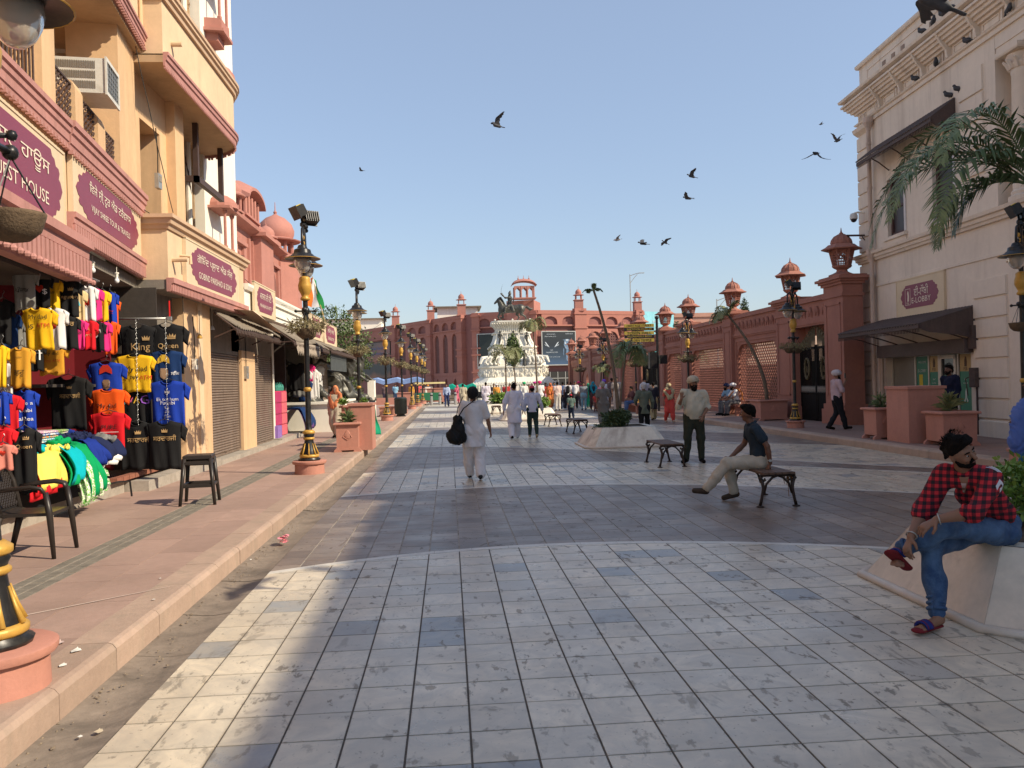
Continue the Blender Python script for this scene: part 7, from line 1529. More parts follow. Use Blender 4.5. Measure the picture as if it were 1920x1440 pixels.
def T(label, u, v, wpx, hpx, Y, col, prints=(), **k):
 x, y, z = at(u, v, Y); return tee(label, x, y, z, wpx/pxm(Y), hpx/pxm(Y), col, prints, **k)
T('black King T-shirt with gold script, top left of the front column', 257,608,62,92, Yc+.05, 'black', [('King', 'gold', .52,.1,.52),(CROWN, 'gold', .2,.25,.36)], seed=1)
T('black Queen T-shirt with copper script, top right of the front column', 312,606,60,90, Yc+.08, 'black', [('Queen', 'gold', .58,.05,.52),(CROWN, 'gold', .24,.15,.36)], seed=2)
T('bright yellow My dad is my ATM T-shirt on the chain display', 252,664,60,54+14, Yc-.02, 'yellow', [('My dad', 'black', .62,.06,.46),('is my', 'black', .42,-.08,.70),('ATM', 'red', .36,.32,.70)], seed=3)
T('dark blue T-shirt printed with a turbaned face, right of the yellow one', 312,656,54,72, Yc+.02, 'navy', [(FACE, 'skin', .34,-.08,.62),(TURB, 'yellow', .40,-.08,.46),('ਸਿੰਘ', 'white', .24,.28,.66)], seed=4)
T('black SWAG T-shirt with pink, yellow and purple letters', 254,718,54,74, Yc+.03, 'black', [('W', 'pink', .26,-.20,.46),('A', 'yellow', .22,.04,.46),('G', 'purple', .26,.30,.46),('S', 'cyan', .2,-.42,.46)], seed=5)
T('royal blue Ek toh hum Punjabi T-shirt on the chain display', 314,712,60,84, Yc-.04, 'blue', [(CROWN, 'white', .14,0,.33),('Ek toh hum', 'white', .62,0,.47),('Punjabi', 'white', .42,0,.57),('Us', 'white', .12,-.02,.67),('se', 'white', .12,-.02,.77),('Cute', 'white', .2,0,.88)], seed=6)
T('black T-shirt with gold Punjabi script, bottom left of the front column', 256,790,58,86, Yc-.06, 'black', [(SR, 'gold', .70,.08,.42),(CROWN, 'gold', .17,.06,.30)], seed=7)
T('black T-shirt with gold Punjabi script, bottom right of the front column', 308,788,60,88, Yc-.1, 'black', [(SR, 'gold', .66,.02,.40),(CROWN, 'gold', .17,.02,.28)], seed=8)
T('red PURE PUNJABI T-shirt hanging beside the folded clothes', 203,771,58,76,12.4, 'red', [('PURE', 'black', .44,.05,.42),('PUNJABI', 'black', .5,.06,.66),([[(-.5,0),(.5,0),(.5,.03),(-.5,.03)]], 'white', .55,.05,.56)], seed=9)
T('orange My dad is my ATM T-shirt above the red one', 202,728,58,66,12.6, 'orange', [('My dad', 'black', .55,0,.55),('is my ATM', 'black', .6,0,.78)], seed=10)
T('blue T-shirt with a red-turbaned face print, above the orange one', 198,678,56,70,12.9, 'blue', [(FACE, 'skin', .30,.02,.62),(TURB, 'red', .40,.02,.44)], seed=11)
T('large black T-shirt with gold Punjabi script deep in the stall', 127,704,64,96,11.9, 'black', [(SR, 'gold', .56,.06,.42),(CROWN, 'gold', .12,.06,.28)], seed=12)
T('orange ATM T-shirt in the shade behind the hanging row', 96,646,46,54,11.2, 'mustard', [('my dad', 'black', .5,.05,.35),('is my ATM', 'red', .6,.05,.62)], seed=13)
T('dark T-shirt with white Punjabi letters deep in the shade', 66,642,26,50,11.0, 'black', [('ਜੀ', 'white', .7,.1,.5)], seed=14)
rowU = [('light grey T-shirt with faint Punjabi lettering in the top row', 44,500,38,78,9.3, 'grey', [('ਪੰਜਾਬ', 'black', .6,0,.6)]),('black T-shirt with a small red and green print in the top row', 76,514,30,60,9.7, 'black', [(HEART, 'red', .5,0,.5),('$', 'white', .2,.3,.6)]),
 ('narrow yellow T-shirt in the top row next to the black one', 98,522,24,58,10.0, 'yellow', [('ਮਾਂ ਪਿਓ', 'black', .6,0,.5)]),('black King Queen T-shirt with gold script in the top row', 126,524,38,66,10.2, 'black', [('Kngueen', 'gold', .85,.05,.55),(CROWN, 'gold', .24,.2,.35)]),
 ('beige T-shirt in the top row', 147,542,22,58,10.55, 'beige', [('My Fun', 'black', .6,0,.8),([[(-.3,-.5),(0,.6),(.3,-.5)]], 'cyan', .4,.1,.5)]),('white T-shirt with a red mask print in the top row', 165,535,24,64,10.85, 'white', [(FACE, 'red', .5,0,.5)]),
 ('hot pink T-shirt with black lettering in the top row', 179,540,20,58,11.1, 'pink', [('ਦੀ', 'black', .5,0,.6)]),('yellow T-shirt with an orange print in the top row', 191,544,22,56,11.35, 'yellow', [(HEART, 'orange', .6,0,.5)]),('blue T-shirt with an orange print, right end of the top row', 205,547,22,58,11.55, 'blue', [(HEART, 'orange', .5,-.1,.45),('ਜੱਟ', 'red', .5,.1,.7)]),('orange T-shirt at the far right end of the top row', 213,560,16,54,11.7, 'orange', [])]
rowL = [('bright yellow dad is ATM T-shirt, largest of the lower row', 70,576,52,74,9.25, 'yellow', [('My dad', 'black', .6,.05,.28),('is', 'black', .16,-.2,.5),('ATM', 'red', .42,.2,.5)]),('white T-shirt with a red print beside the big yellow one', 102,576,34,74,9.7, 'white', [(FACE, 'red', .4,0,.45)]),('black T-shirt with gold Punjabi script in the lower row', 125,592,34,60,10.1, 'black', [('ਸਰਦਾਰ', 'gold', .8,0,.28)]),
 ('hot pink T-shirt with black letters in the lower row', 148,599,22,52,10.5, 'pink', [('ਮੁੰਡਾ', 'black', .6,.1,.5)]),('red T-shirt with a cream print in the lower row', 167,600,22,52,10.8, 'red', [('A', 'gold', .3,0,.35),('ਰਾਣੀ', 'gold', .6,0,.6)]),('black T-shirt with a white heart outline in the lower row', 181,602,22,54,11.05, 'black', [(HEART, 'white', .8,0,.45),(HEART, 'red', .6,0,.45)]),('pink T-shirt near the right end of the lower row', 195,603,19,52,11.3, 'pink', [('ਬਾਲਾ', 'black', .6,0,.5)]),('orange T-shirt at the right end of the lower row', 208,602,22,58,11.5, 'orange', [('ਜੀ', 'black', .5,0,.4)])]
for i, (l, u, v, w, h, Y, c, p) in enumerate(rowU+rowL): T(l, u, v, w, h, Y, c, p, seed=30+i, rz=R_(-4+3*math.sin(i*2.3)), hanger=i < 10)
rowX = [('mustard T-shirt with black script hanging at the left', 38,650,36,72,8.9, 'mustard', [('ਅੰਮ੍ਰਿਤਸਰ', 'black', .3,0,.3),('ਗੁਰੂ', 'black', .5,0,.75)]),('blue T-shirt with white lettering above the black Queen shirt', 46,730,34,72,9.0, 'blue', [('We a', 'white', .6,.1,.38),('Punjabi', 'white', .7,0,.6),('balutea', 'white', .8,0,.82)]),('black Queen T-shirt hanging over the plastic chair', 44,800,44,118,8.6, 'black', [('Queen', 'gold', .6,.05,.34),(CROWN, 'gold', .22,.15,.22)]),
 ('red T-shirt at the left edge behind the black Queen shirt', 12,738,42,76,8.8, 'red', [('ਜੱਟ', 'gold', .3,-.2,.6)]),('blue T-shirt cut by the left edge', 4,733,20,60,8.5, 'blue', []),('yellow T-shirt cut by the left edge of the photo', 2,646,18,74,8.5, 'yellow', []),('red T-shirt at the left edge above the chair', 6,800,34,68,8.4, 'red', []),('coral T-shirt with cut-out print above the plastic chair', 4,832,34,46,8.2, 'coral', [(HEART, 'red', .3,.1,.4)]),('white T-shirt half hidden at the left edge', 12,680,22,60,9.1, 'white', [('ਹੀਰ', 'black', .5,0,.5)]),('navy T-shirt hanging in shade at the far left', 14,585,34,70,9.4, 'navy', []),('grey printed T-shirt in shade behind the front row', 34,598,24,60,9.6, 'grey', []),('dark T-shirt in shade behind the front row', 4,560,30,80,9.3, 'black', [])]
for i, (l, u, v, w, h, Y, c, p) in enumerate(rowX): T(l, u, v, w, h, Y, c, p, seed=60+i, rz=R_(3*math.sin(i*1.7)))
def ptube(name, label, cat, pts, r, m, parent=None, n=7, group=None, part='rod'):
 t = thing(name, label, cat, tuple(pts[0]),0, group); q = MB(); q.tube([np.array(p)-np.array(pts[0]) for p in pts], r, n); q.build(part, m, t, smooth=True); return t
a, b = PY(206,598, Yc+.1), PY(318,597, Yc+.1); pl2 = ptube('display_pole', 'steel pole carrying the front T-shirt columns', 'pole', [a, b], .018, STEEL)
q = MB(); q.tube([(b-a)+np.array([0,0,-.02]),(b-a)+np.array([.0,0,.28])], .012,6); q.build('red_tip', mat('red_plastic', (.6,.02,.02),.4), pl2)
q = MB(); q.box(*(sum(([c-.03, c+.03] for c in (b-a)), []))); q.build('clamp', STEEL, pl2)
for u in (257,312):
 p = PY(u, 597, Yc); t = thing('chain', 'thin chain holding the %s T-shirt column' % ('left' if u < 300 else 'right'), 'chain', p, 0, 'display chains'); q = MB()
 for i in range(52): z = -.04-i*.04; o2 = (.009,0) if i % 2 else (0,.009); q.tube([(o2[0], -.055-o2[1]-.03*(i/52), z),(0,-.055-.03*(i/52), z+.022),(-o2[0], -.055+o2[1]-.03*(i/52), z),(0,-.055-.03*(i/52), z-.022),(o2[0], -.055-o2[1]-.03*(i/52), z)], .003,4)
 q.build('chain_links', HW_, t, kind='stuff')
ptube('hanging_rail', 'steel rail under the tour office sign carrying the hanging shirts', 'rail', [LL(-.12,-1.6,3.24), LL(-.12,1.9,3.28)], .016, STEEL)
for i, (u, v) in enumerate(((174,500),(219,520),(126,490))):
 p = PX(u, v, -4.75 if i < 2 else -4.62); t = thing('light_bulb', ['white bulb under the near end of the tour office soffit', 'white bulb farther along the tour office soffit', 'white bulb peeping out at the end of the pink tiled eave'][i], 'light bulb', p, 0, 'bulbs over the stall')
 q = MB(); q.ball((0,0,-.05),.035,12,(1,1,1.1)); q.lathe([(.022,-.03),(.016,.02)], n=10); q.build('glass', BULBW, t, smooth=True); q = MB(); q.lathe([(.02,.01),(.022,.05),(.03,.05),(.03,.07)], n=10); q.tube([(0,0,.07),(0,0,.15)], .004,4); q.build('holder', WHITEW, t)
q = MB(); q.box(-6.1,-6.0,8,14,.4,3.4); tag(q.build('red_backcloth', CM['darkred']), 'dark red cloth backdrop deep inside the T-shirt stall', 'backdrop')
q = MB(); q.box(-6.0,-5.45,13.80,13.86,.45,3.3); tag(q.build('side_backcloth', CM['darkred']), 'dark red cloth behind the chain display columns', 'backdrop')
q = MB(); q.box(-6.0,-4.72,13.87,13.89,.45,3.4); tag(q.build('side_board', DARK), 'dark board closing the far side of the T-shirt stall', 'board')
for i in range(2):
 q = MB(); q.box(-6,-5.3,9+2.2*i, 10.9+2.2*i, 2.3-.5*i, 2.34-.5*i); sh_ = thing('stall_shelf', ['upper shelf in the stall', 'lower shelf in the stall with folded shirts'][i]+' behind the hanging shirts', 'shelf', (-5.6,9+2.2*i, 2.3-.5*i)); World(sh_)(q, 'board', DARK)
FOLD = []
rs = random.Random(15)
for i in range(9):
 a_, b_ = [(.70,.68,.66),(.62,.06,.22),(.10,.42,.52),(.70,.55,.55),(.15,.40,.08),(.75,.25,.06),(.06,.16,.50),(.55,.55,.20),(.35,.06,.3)][i], [(.5,.05,.2),(.7,.65,.62),(.7,.7,.68),(.2,.5,.12),(.72,.70,.62),(.1,.5,.5),(.7,.7,.7),(.1,.35,.1),(.7,.6,.6)][i]
 k = newmat('printed_cotton'+'_abcdefghi'[0]+'abcdefghi'[i]); n1 = k.ramp(k.noise(k.geo(),26,3,.6,1.5), [(.47,0.),(.53,1.)]); k.link(k.mix(n1, a_, b_), k.b.inputs['Base Color']); k.b.inputs['Roughness'].default_value = .85; FOLD.append(k.m)
tb = thing('display_table', 'low stall table draped in black cloth under the heaps of clothes', 'table', (-5.3,10.4,.37)); TW = World(tb)
box('table_top', DARK, -6.0,-4.80,8.7,12.05,.90,.95, TW); box('black_skirt', CM['black'], -5.9,-4.84,8.75,12.0,.37,.90, TW)
for x, y in ((-4.86,9.2),(-4.86,11.9),(-5.9,9.2),(-5.9,11.9)): q = MB(); q.box(x-.03, x+.03, y-.03, y+.03,.37,.9); TW(q, 'leg', IRON)
def stack(label, x, y, z, n, w, d, rz, seed, mats=None):
 r = thing('folded_stack', label, 'clothes', (x, y, z), rz, 'stacks of folded clothes'); rs = random.Random(seed); zz = 0
 for i in range(n):
  h = rs.uniform(.022,.034); q = MB(); m_ = 12; off = (rs.uniform(-.02,.02), rs.uniform(-.02,.02)); ww, dd = w*rs.uniform(.9,1.05), d*rs.uniform(.9,1.05); P = []
  for kx in range(m_+1):
   t = -1+2*kx/m_; P.append((t, .5+.5*math.sqrt(max(0,1-t**8))))
  V = [(off[0]+ww/2*t, off[1]-dd/2-.004*math.sin(t*9+i), zz+h*.5+h*.5*s*hh*(1+.25*math.sin(t*5+i*2))) for s in (-1,1) for t, hh in P]+[(off[0]+ww/2*t, off[1]+dd/2, zz+h*.5+h*.5*s*hh) for s in (-1,1) for t, hh in P]; c = m_+1; F_ = []
  for kx in range(m_): F_ += [(kx, kx+1, c+kx+1, c+kx),(2*c+kx, 3*c+kx, 3*c+kx+1,2*c+kx+1),(c+kx, c+kx+1,3*c+kx+1,3*c+kx),(kx, 2*c+kx, 2*c+kx+1, kx+1)]
  F_ += [(0, c, 3*c, 2*c),(m_, 2*c+m_, 3*c+m_, c+m_)]; q.add(V, F_); q.build('folded_cloth', (mats or FOLD)[rs.randrange(len(mats or FOLD))], r, smooth=False); zz += h*.96
 return r
stack('left stack of folded print clothes on the stall table', -5.22,10.2,1.0,7,.42,.40, R_(8),1); stack('middle stack of folded print clothes topped with pink', -5.16,10.68,1.0,9,.42,.38, R_(-5),2); stack('tall rear stack of folded white and pink clothes', -5.62,10.55,1.0,11,.42,.4, R_(4),3); stack('stack of green patterned clothes at the right', -5.2,11.18,1.02,8,.40,.36, R_(10),4, [FOLD[4], FOLD[7], FOLD[3]]); stack('rear stack of green patterned clothes', -5.62,11.15,1.0,10,.40,.36, R_(-6),5, [FOLD[4], FOLD[7], FOLD[0]])
def drape(label, y0, y1, x0, xe, zt, zend, m, seed, group='clothes draped over the stall table', bulge=.06, th=.012, layers=1, m2=None, rz=0):
 r = thing('draped_cloth', label, 'clothes', (xe, (y0+y1)/2, zt), rz, group); rs = random.Random(seed); ph = rs.uniform(0,6)
 for L_ in range(layers):
  q = MB(); nu, nv = 14,16; V = []
  for j in range(nv):
   t = j/(nv-1)
   for i in range(nu):
    s = i/(nu-1); y = (y0-y1)/2+(y1-y0)*s*(1+.12*math.sin(t*4+ph))+.05*math.sin(t*5+ph)-.07*t*(L_+1); wob = .020*math.sin(s*9+ph+t*3)+.010*math.sin(s*19+t*5+ph*2)+.008*math.sin(s*5-t*13+ph)
    if t < .55: x = x0-xe+(xe-x0)*(t/.55); z = .03+wob*.8+.03*math.sin(t*5)-L_*.03
    else: k_ = (t-.55)/.45; x = .02+bulge*math.sin(k_*2.2)+wob*1.6+k_*.05; z = .03-(zt-zend+.03)*k_*(1-.10*s+.05*math.sin(s*9))-L_*.05
    V.append((x-L_*.03, y, z))
  P = np.array(V).reshape(nv, nu, 3); k = nu*nv; du = np.gradient(P, axis=1); dv = np.gradient(P, axis=0); N = np.cross(du, dv); N /= np.linalg.norm(N, axis=2)[..., None]+1e-9
  if N[..., 2].mean() < 0: N = -N
  V2 = list(P.reshape(-1,3))+list((P-N*th).reshape(-1,3)); F_ = []
  for j in range(nv-1):
   for i in range(nu-1): a = j*nu+i; F_ += [(a, a+1, a+nu+1, a+nu),(k+a+nu, k+a+nu+1, k+a+1, k+a)]
  for j in range(nv-1): a = j*nu; b = a+nu-1; F_ += [(a+nu, k+a+nu, k+a, a),(b, k+b, k+b+nu, b+nu)]
  for i in range(nu-1): a = i; b = (nv-1)*nu+i; F_ += [(a, k+a, k+a+1, a+1),(b+1, k+b+1, k+b, b)]
  q.add(V2, F_); q.build('cloth_sheet' if L_ == 0 else 'under_cloth', m if L_ == 0 or m2 is None else m2, r, smooth=True)
 return r
drape('pale yellow cloth with red edging draped over the table corner', 9.75,10.45,-4.98,-4.70,.98,.62, clothmat('lemon_cotton', (.82,.66,.12)),1, layers=3, m2=CM['red'])
drape('turquoise cloth draped beside the yellow one', 10.4,10.8,-5.0,-4.70,1.0,.62, clothmat('turquoise_cotton', (.0,.36,.42)),2, bulge=.12, layers=2, m2=clothmat('leaf_green_cotton', (.0,.28,.09)))
drape('green and white ruffled cloth hanging lowest from the table', 10.75,11.15,-5.02,-4.68,1.02,.42, clothmat('leaf_green_cotton', (.0,.28,.09)),3, bulge=.16, layers=3, m2=FOLD[4])
drape('royal blue track trousers laid over the table', 11.15,11.55,-5.2,-4.72,1.06,.78, clothmat('deep_blue_jersey', (.01,.03,.22)),4, bulge=.10, layers=2); drape('navy track trousers with white side stripes', 11.5,12.05,-5.3,-4.74,1.06,.80, clothmat('navy_jersey', (.012,.018,.06)),5, bulge=.10, layers=3, m2=CM['white'])
def rumple(label, x, y, z, rx, ry, rz_, m, seed):
 r = thing('crumpled_garment', label, 'clothes', (x, y, z), seed*.7, 'crumpled garments on the stall table'); g = SDF(.02); g.ell((0,0,0),(rx, ry, rz_)).ell((rx*.5,-ry*.3,.01),(rx*.6, ry*.7, rz_*.9)).ell((-rx*.4, ry*.5,-.01),(rx*.6, ry*.6, rz_)); sdf_obj(g, 'garment', m, r, .012,(.014,30, seed))
for i, (x, y, z, m_, l_) in enumerate(((-4.95,10.05,1.06, 'turquoise_cotton', 'turquoise garment in front of the green stacks'),(-4.98,10.75,1.10, 'leaf_green_cotton', 'green garment lying on the turquoise cloth'),(-5.1,10.95,1.16, 'navy_jersey', 'navy garment near the middle of the table'),(-4.9,11.3,1.14, 'navy_jersey', 'navy garment over the blue trousers'),(-5.2,11.6,1.16, 'deep_blue_jersey', 'royal blue garment at the rear right'),(-4.85,11.85,1.08, 'cotton_grey', 'grey garment at the right end of the table'),(-5.3,10.5,1.10, 'cotton_white', 'white garment at the back of the table'),(-4.84,10.45,1.04, 'lemon_cotton', 'pale yellow garment at the table corner'),(-4.9,9.1,1.0, 'cotton_black', 'black garment at the near end of the table'))): rumple('crumpled '+l_, x, y, z, .16,.19,.045, _M[m_], i+1)
q = MB(); rs = random.Random(3)
for i in range(60):
 y = rs.uniform(10.6,11.3); z = rs.uniform(.42,.75); x = -4.62+rs.uniform(-.03,.05); q.add([(x, y, z),(x+.04, y+.06, z-.02),(x+.05, y+.09, z-.10),(x+.01, y+.03, z-.09)], [(0,1,2,3)])
tag(q.build('ruffle', FOLD[4]), 'frilly green ruffles at the bottom of the draped clothes', 'clothes')
PLAS = mat('dark_brown_plastic', (.028,.022,.019),.38,.15,12,.08,60)
ch = thing('plastic_chair', 'dark brown plastic armchair with a lattice back at the left edge', 'chair', (-4.0,8.27,.17), R_(93))   # local +Y = back
def legp(name, pts, r, par, flat_=1.): q = MB(); q.tube(pts, r, 8, flatk=flat_); return q.build(name, PLAS, par, smooth=True)
for s in (-1,1):
 legp('leg', [(s*.27,-.27,0),(s*.245,-.23,.42),(s*.25,-.20,.62)], [.02,.032,.026], ch); legp('leg', [(s*.25,.33,0),(s*.22,.22,.40)], [.024,.038], ch)
 legp('armrest', [(s*.25,-.20,.60),(s*.265,-.17,.655),(s*.27,-.08,.675),(s*.27,.10,.66),(s*.25,.24,.64)], [.026,.034,.036,.034,.026], ch, .55)
q = MB(); n = 8
V = [(-.22+.44*i/n, -.23+.46*j/n, .425-.018*math.sin(math.pi*i/n)*math.sin(math.pi*j/n)+(.02 if j == n else 0)) for j in range(n+1) for i in range(n+1)]; k = len(V); V += [(a, b, c-.03) for a, b, c in V]; F_ = [(j*(n+1)+i, j*(n+1)+i+1,(j+1)*(n+1)+i+1,(j+1)*(n+1)+i) for j in range(n) for i in range(n)]; F_ += [tuple(k+x for x in f[::-1]) for f in F_]
q.add(V, F_+[(i+1, i, k+i, k+i+1) for i in range(n)]+[(n*(n+1)+i, n*(n+1)+i+1, k+n*(n+1)+i+1, k+n*(n+1)+i) for i in range(n)]+[(j*(n+1),(j+1)*(n+1), k+(j+1)*(n+1), k+j*(n+1)) for j in range(n)]+[((j+1)*(n+1)+n, j*(n+1)+n, k+j*(n+1)+n, k+(j+1)*(n+1)+n) for j in range(n)]); q.build('seat', PLAS, ch, smooth=False)
bk_ = thing('backrest', None, None, (0,.24,.43)); del bk_; bpy.data.objects.remove(bpy.data.objects['backrest'])
q = MB(); q.tube([(-.20,.22,.43),(-.235,.29,.70),(-.20,.34,.84),(-.10,.36,.88),(0,.365,.89),(.10,.36,.88),(.20,.34,.84),(.235,.29,.70),(.20,.22,.43)], .024,8); br = q.build('backrest', PLAS, ch, smooth=True)
q = MB()
for i in range(-9,10):
 for s in (-1,1):
  pts = []
  for t in np.linspace(0,1,12):
   x = i*.05+s*(t-.5)*.42; z = .47+t*.38
   if abs(x) < .215-.03*max(0, t-.8)*5: pts.append((x, .235+.11*t, z))
  if len(pts) > 1: q.tube(pts, .011,5)
q.build('woven_lattice', PLAS, br, kind='stuff')
stl = thing('plastic_stool', 'tall dark brown plastic stool standing on the pavement', 'stool', (-3.42,11.55,.17), R_(8))
for sx in (-1,1):
 for sy in (-1,1): legp('leg', [(sx*.22, sy*.24,0),(sx*.165, sy*.17,.62)], [.022,.03], stl)
q = MB(); q.lathe([(.17,.60),(.185,.615),(.185,.655),(.17,.665)], n=4); q.build('seat', PLAS, stl); q = MB()
for a, b in (((-.2,-.22),(.2,-.22)),((-.2,.22),(.2,.22)),((-.2,-.22),(-.2,.22)),((.2,-.22),(.2,.22))): q.tube([(a[0]*.93, a[1]*.93,.26),(b[0]*.93, b[1]*.93,.26)], .026,6); q.tube([(a[0]*.8, a[1]*.8,.56),(b[0]*.8, b[1]*.8,.56)], .03,6)
q.build('step_rails', PLAS, stl, kind='stuff')
st2 = thing('floor_bracket', 'low black steel frame on the step beside the draped clothes', 'frame', (-4.75,12.2,.3)); q = MB(); q.tube([(-.1,-.4,.12),(.05,-.1,.14),(.12,.12,.12),(.13,.15,-.1)], .014,6); q.build('rod', BLACK, st2)
for i, (dy, c, h) in enumerate(((0, 'black', .9),(.35, 'grey', 1.0),(.7, 'white', .8),(1.1, 'pink', .6),(1.5, 'white', 1.1),(2.0, 'white', 1.0),(2.5, 'white', .9))): tee('hanging garment number %s of the clothes stall behind the lamp post' % ['one, black', 'two, grey', 'three, white', 'four, pink', 'five, white', 'six, white', 'seven, white'][i], -4.85+.02*i, 26.9+dy*1.2,2.5-.1*(i % 3),.5, h, c, (), group='garments at the second clothes stall', seed=90+i, hanger=False)
drape('heap of dark clothes at the foot of the second clothes stall', 26.8,28.4,-5.3,-4.75,1.0,.35, CM['navy'], 7, layers=2, m2=CM['purple'], bulge=.15); tee('green garment hanging at the second clothes stall', -4.72,27.5,1.95,.42,.7, 'navy', ()).children[0].data.materials[0] = clothmat('leaf_green_cotton', 0)
dl = thing('pink_wrapper', 'crumpled pink and white wrapper lying in the gutter', 'litter', G(530,1020,.0)); q = MB(); rs = random.Random(6)
for i in range(26): c = (rs.gauss(0,.025), rs.gauss(0,.03), rs.uniform(.01,.09)); a = rs.uniform(0,6); q.add([(c[0]+.03*math.cos(a+t), c[1]+.03*math.sin(a+t), c[2]+rs.uniform(-.015,.015)) for t in (0,1.5,3,4.6)], [(0,1,2,3)])
q.build('crumpled_paper', clothmat('pink_paper', (.72,.25,.30)), dl)
f0 = PX(612,612,-4.8); f1 = PY(586,520, f0[1]); fl = thing('indian_flag', 'Indian tricolour drooping from a pole on the white shop roof', 'flag', f0); d_ = np.array(f1)-np.array(f0)
q = MB(); q.tube([(0,0,0), d_*1.02], .018,6); q.build('flag_pole', mat('bamboo', (.4,.28,.12),.7), fl)
for i, c in enumerate(((.75,.20,.03),(.72,.70,.68),(.02,.22,.06))):
 q = MB(); V = []
 for j in range(10):
  for t_ in (0,1,2):
   s = (i+t_/2)/3; base = d_*(1.0-.35*0); k_ = j/9
   V.append((d_[0]*1.0+(-.30+.78*s)*(.25+.75*k_)+.03*math.sin(k_*8+s*9), d_[1]+.05*math.sin(k_*7+s*8), d_[2]-.02-1.12*k_-.10*s+.03*math.sin(s*12)))
 q.add(V, [(3*j+a, 3*j+a+1,3*j+4+a, 3*j+3+a) for j in range(9) for a in (0,1)]); n_ = len(q.v); q.add([(p[0], p[1]+.004, p[2]) for p in q.v[:n_]], [(3*j+3+a, 3*j+4+a, 3*j+a+1,3*j+a) for j in range(9) for a in (0,1)]); q.build('flag_stripe', clothmat('flag_%s' % ['saffron', 'white', 'green'][i], c), fl, smooth=True)
# ---------------------------------------------------------------- small clutter on the left facades
CAB = mat('black_cable', (.02,.018,.016),.7)
for i, (a, b, sag, l) in enumerate((((-4.2,8.2,4.98),(-4.98,14.0,5.02),.12, 'along the balcony of the tour office'),((-4.98,14.0,4.72),(-4.56,19.2,4.74),.10, 'lying along the GOBIND PARSHAD parapet'),((-4.95,13.9,7.35),(-4.55,14.3,4.7),.05, 'dropping from the rounded balcony'),((-4.56,19.2,4.2),(-4.5,27.5,4.16),.16, 'sagging across the white shops'),((-4.5,27.5,4.2),(-2.8,36.2,4.4),.5, 'running from the white shops to the third lamp post'))):
 a, b = np.array(a), np.array(b); t = thing('cable', 'thin black cable '+l, 'cable', a, 0, 'cables on the left facades'); q = MB(); q.tube([(b-a)*s+np.array([0,0,-sag*4*s*(1-s)+.015*math.sin(s*17+i)]) for s in np.linspace(0,1,22)], .007,5); q.build('wire', CAB, t)
for i, (x, y, z, w, h, l) in enumerate(((-4.86,20.2,1.95,.22,.3, 'grey meter box on the peach pillar between the shutters'),(-4.80,16.0,2.1,.16,.2, 'small switch box on the peach pillar by the T-shirts'),(-5.08,15.1,5.3,.18,.26, 'small grey box on the wall under the rounded balcony'))):
 t = thing('meter_box', l, 'box', (x, y, z),0, 'electric boxes'); q = MB(); q.box(0,.07,-w/2, w/2,0, h); q.build('case', STEEL if i != 1 else WHITEW, t); q = MB(); q.box(.07,.078,-w*.3, w*.3, h*.45, h*.85); q.build('lid', GREYW, t); q = MB(); q.tube([(.03,0, h),(.03,.02, h+.35),(.03,-.05, h+.8)], .01,5); q.build('lead', CAB, t)
for i, (u, v, Y, L, l) in enumerate(((343,570,14.9,.55, 'bare bulb wire left of the pillar'),(397,578,17.6,.42, 'wire with a small bulb over the first shutter'),(374,612,16.1,.2, 'small brass bell over the peach pillar'),(476,664,21.9,.35, 'hook wire at the second canopy'))):
 p = PY(u, v, Y); t = thing('hanging_fitting', l, 'hanging fitting', p, 0, 'fittings hanging under the eaves'); q = MB(); q.tube([(0,0,.3),(0,0,-L)], .006,4); q.build('cord', WHITEW if i % 2 else CAB, t); q = MB(); q.lathe([(.01,.06),(.03,.04),(.045,0),(.05,-.03)], (0,0,-L),10); q.build('fitting', BULBW if i == 1 else YG if i == 2 else BLACK, t)
rs = random.Random(12)
for i in range(7):
 y = 14.6+i*2.3; t = thing('leaf_litter', 'dry leaf scraps along the shop step, patch %s' % ['nearest the T-shirts', 'by the peach pillar', 'by the first shutter', 'by the second pillar', 'by the second shutter', 'by the pink cabinet', 'by the second stall'][i], 'litter', (-4.5, y, .175),0, 'litter along the shop step'); q = MB()
 for j in range(14):
  c = (rs.gauss(0,.07), rs.uniform(-.8,.8),.004); a = rs.uniform(0,6); s = rs.uniform(.008,.022); q.add([(c[0]+s*math.cos(a+k_), c[1]+s*math.sin(a+k_), c[2]+rs.uniform(0,.008)) for k_ in (0,1.7,3.2,4.6)], [(0,1,2,3)])
 q.build('scraps', _M['litter_d'] if i % 2 else DRY, t, kind='stuff')
# ---------------------------------------------------------------- people
SKIN = mat('brown_skin', (.235,.118,.072),.55,.10,14,.05,80); SKIN_D = mat('deep_brown_skin', (.15,.072,.045),.55,.10,14,.05,80); HAIR = mat('black_hair', (.007,.005,.004),.8,.4,60,.5,120, spec=.12); EYEW = flat('eye_white', (.55,.5,.45),.3); EYED = flat('dark_iris', (.01,.008,.006),.2); LIP = flat('lips', (.16,.06,.045),.5)
def cm(name, c, rough=.85): return mat('cloth_'+name, c, rough, .12,6,.25,70, spec=.2)
V3 = lambda *a: np.array(a, float)
def unit(v): v = np.array(v, float); return v/(np.linalg.norm(v)+1e-9)
def skel(over, belly=0):
 J = dict(pel=(0,0,.95), wai=(0,0,1.08), che=(0,.005,1.27), nek=(0,0,1.45), hed=(0,.02,1.585),
             shR=(.175,0,1.385), elR=(.215,-.03,1.12), wrR=(.225,.03,.885), hiR=(.09,0,.92), knR=(.10,.015,.50), anR=(.105,-.02,.09), toR=(.125,.14,.035))
 for k in list(J):
  if k[-1] == 'R': J[k[:-1]+'L'] = (-J[k][0], J[k][1], J[k][2])
 J.update(over); return {k: V3(*v) if not isinstance(v, np.ndarray) else v for k, v in J.items()}
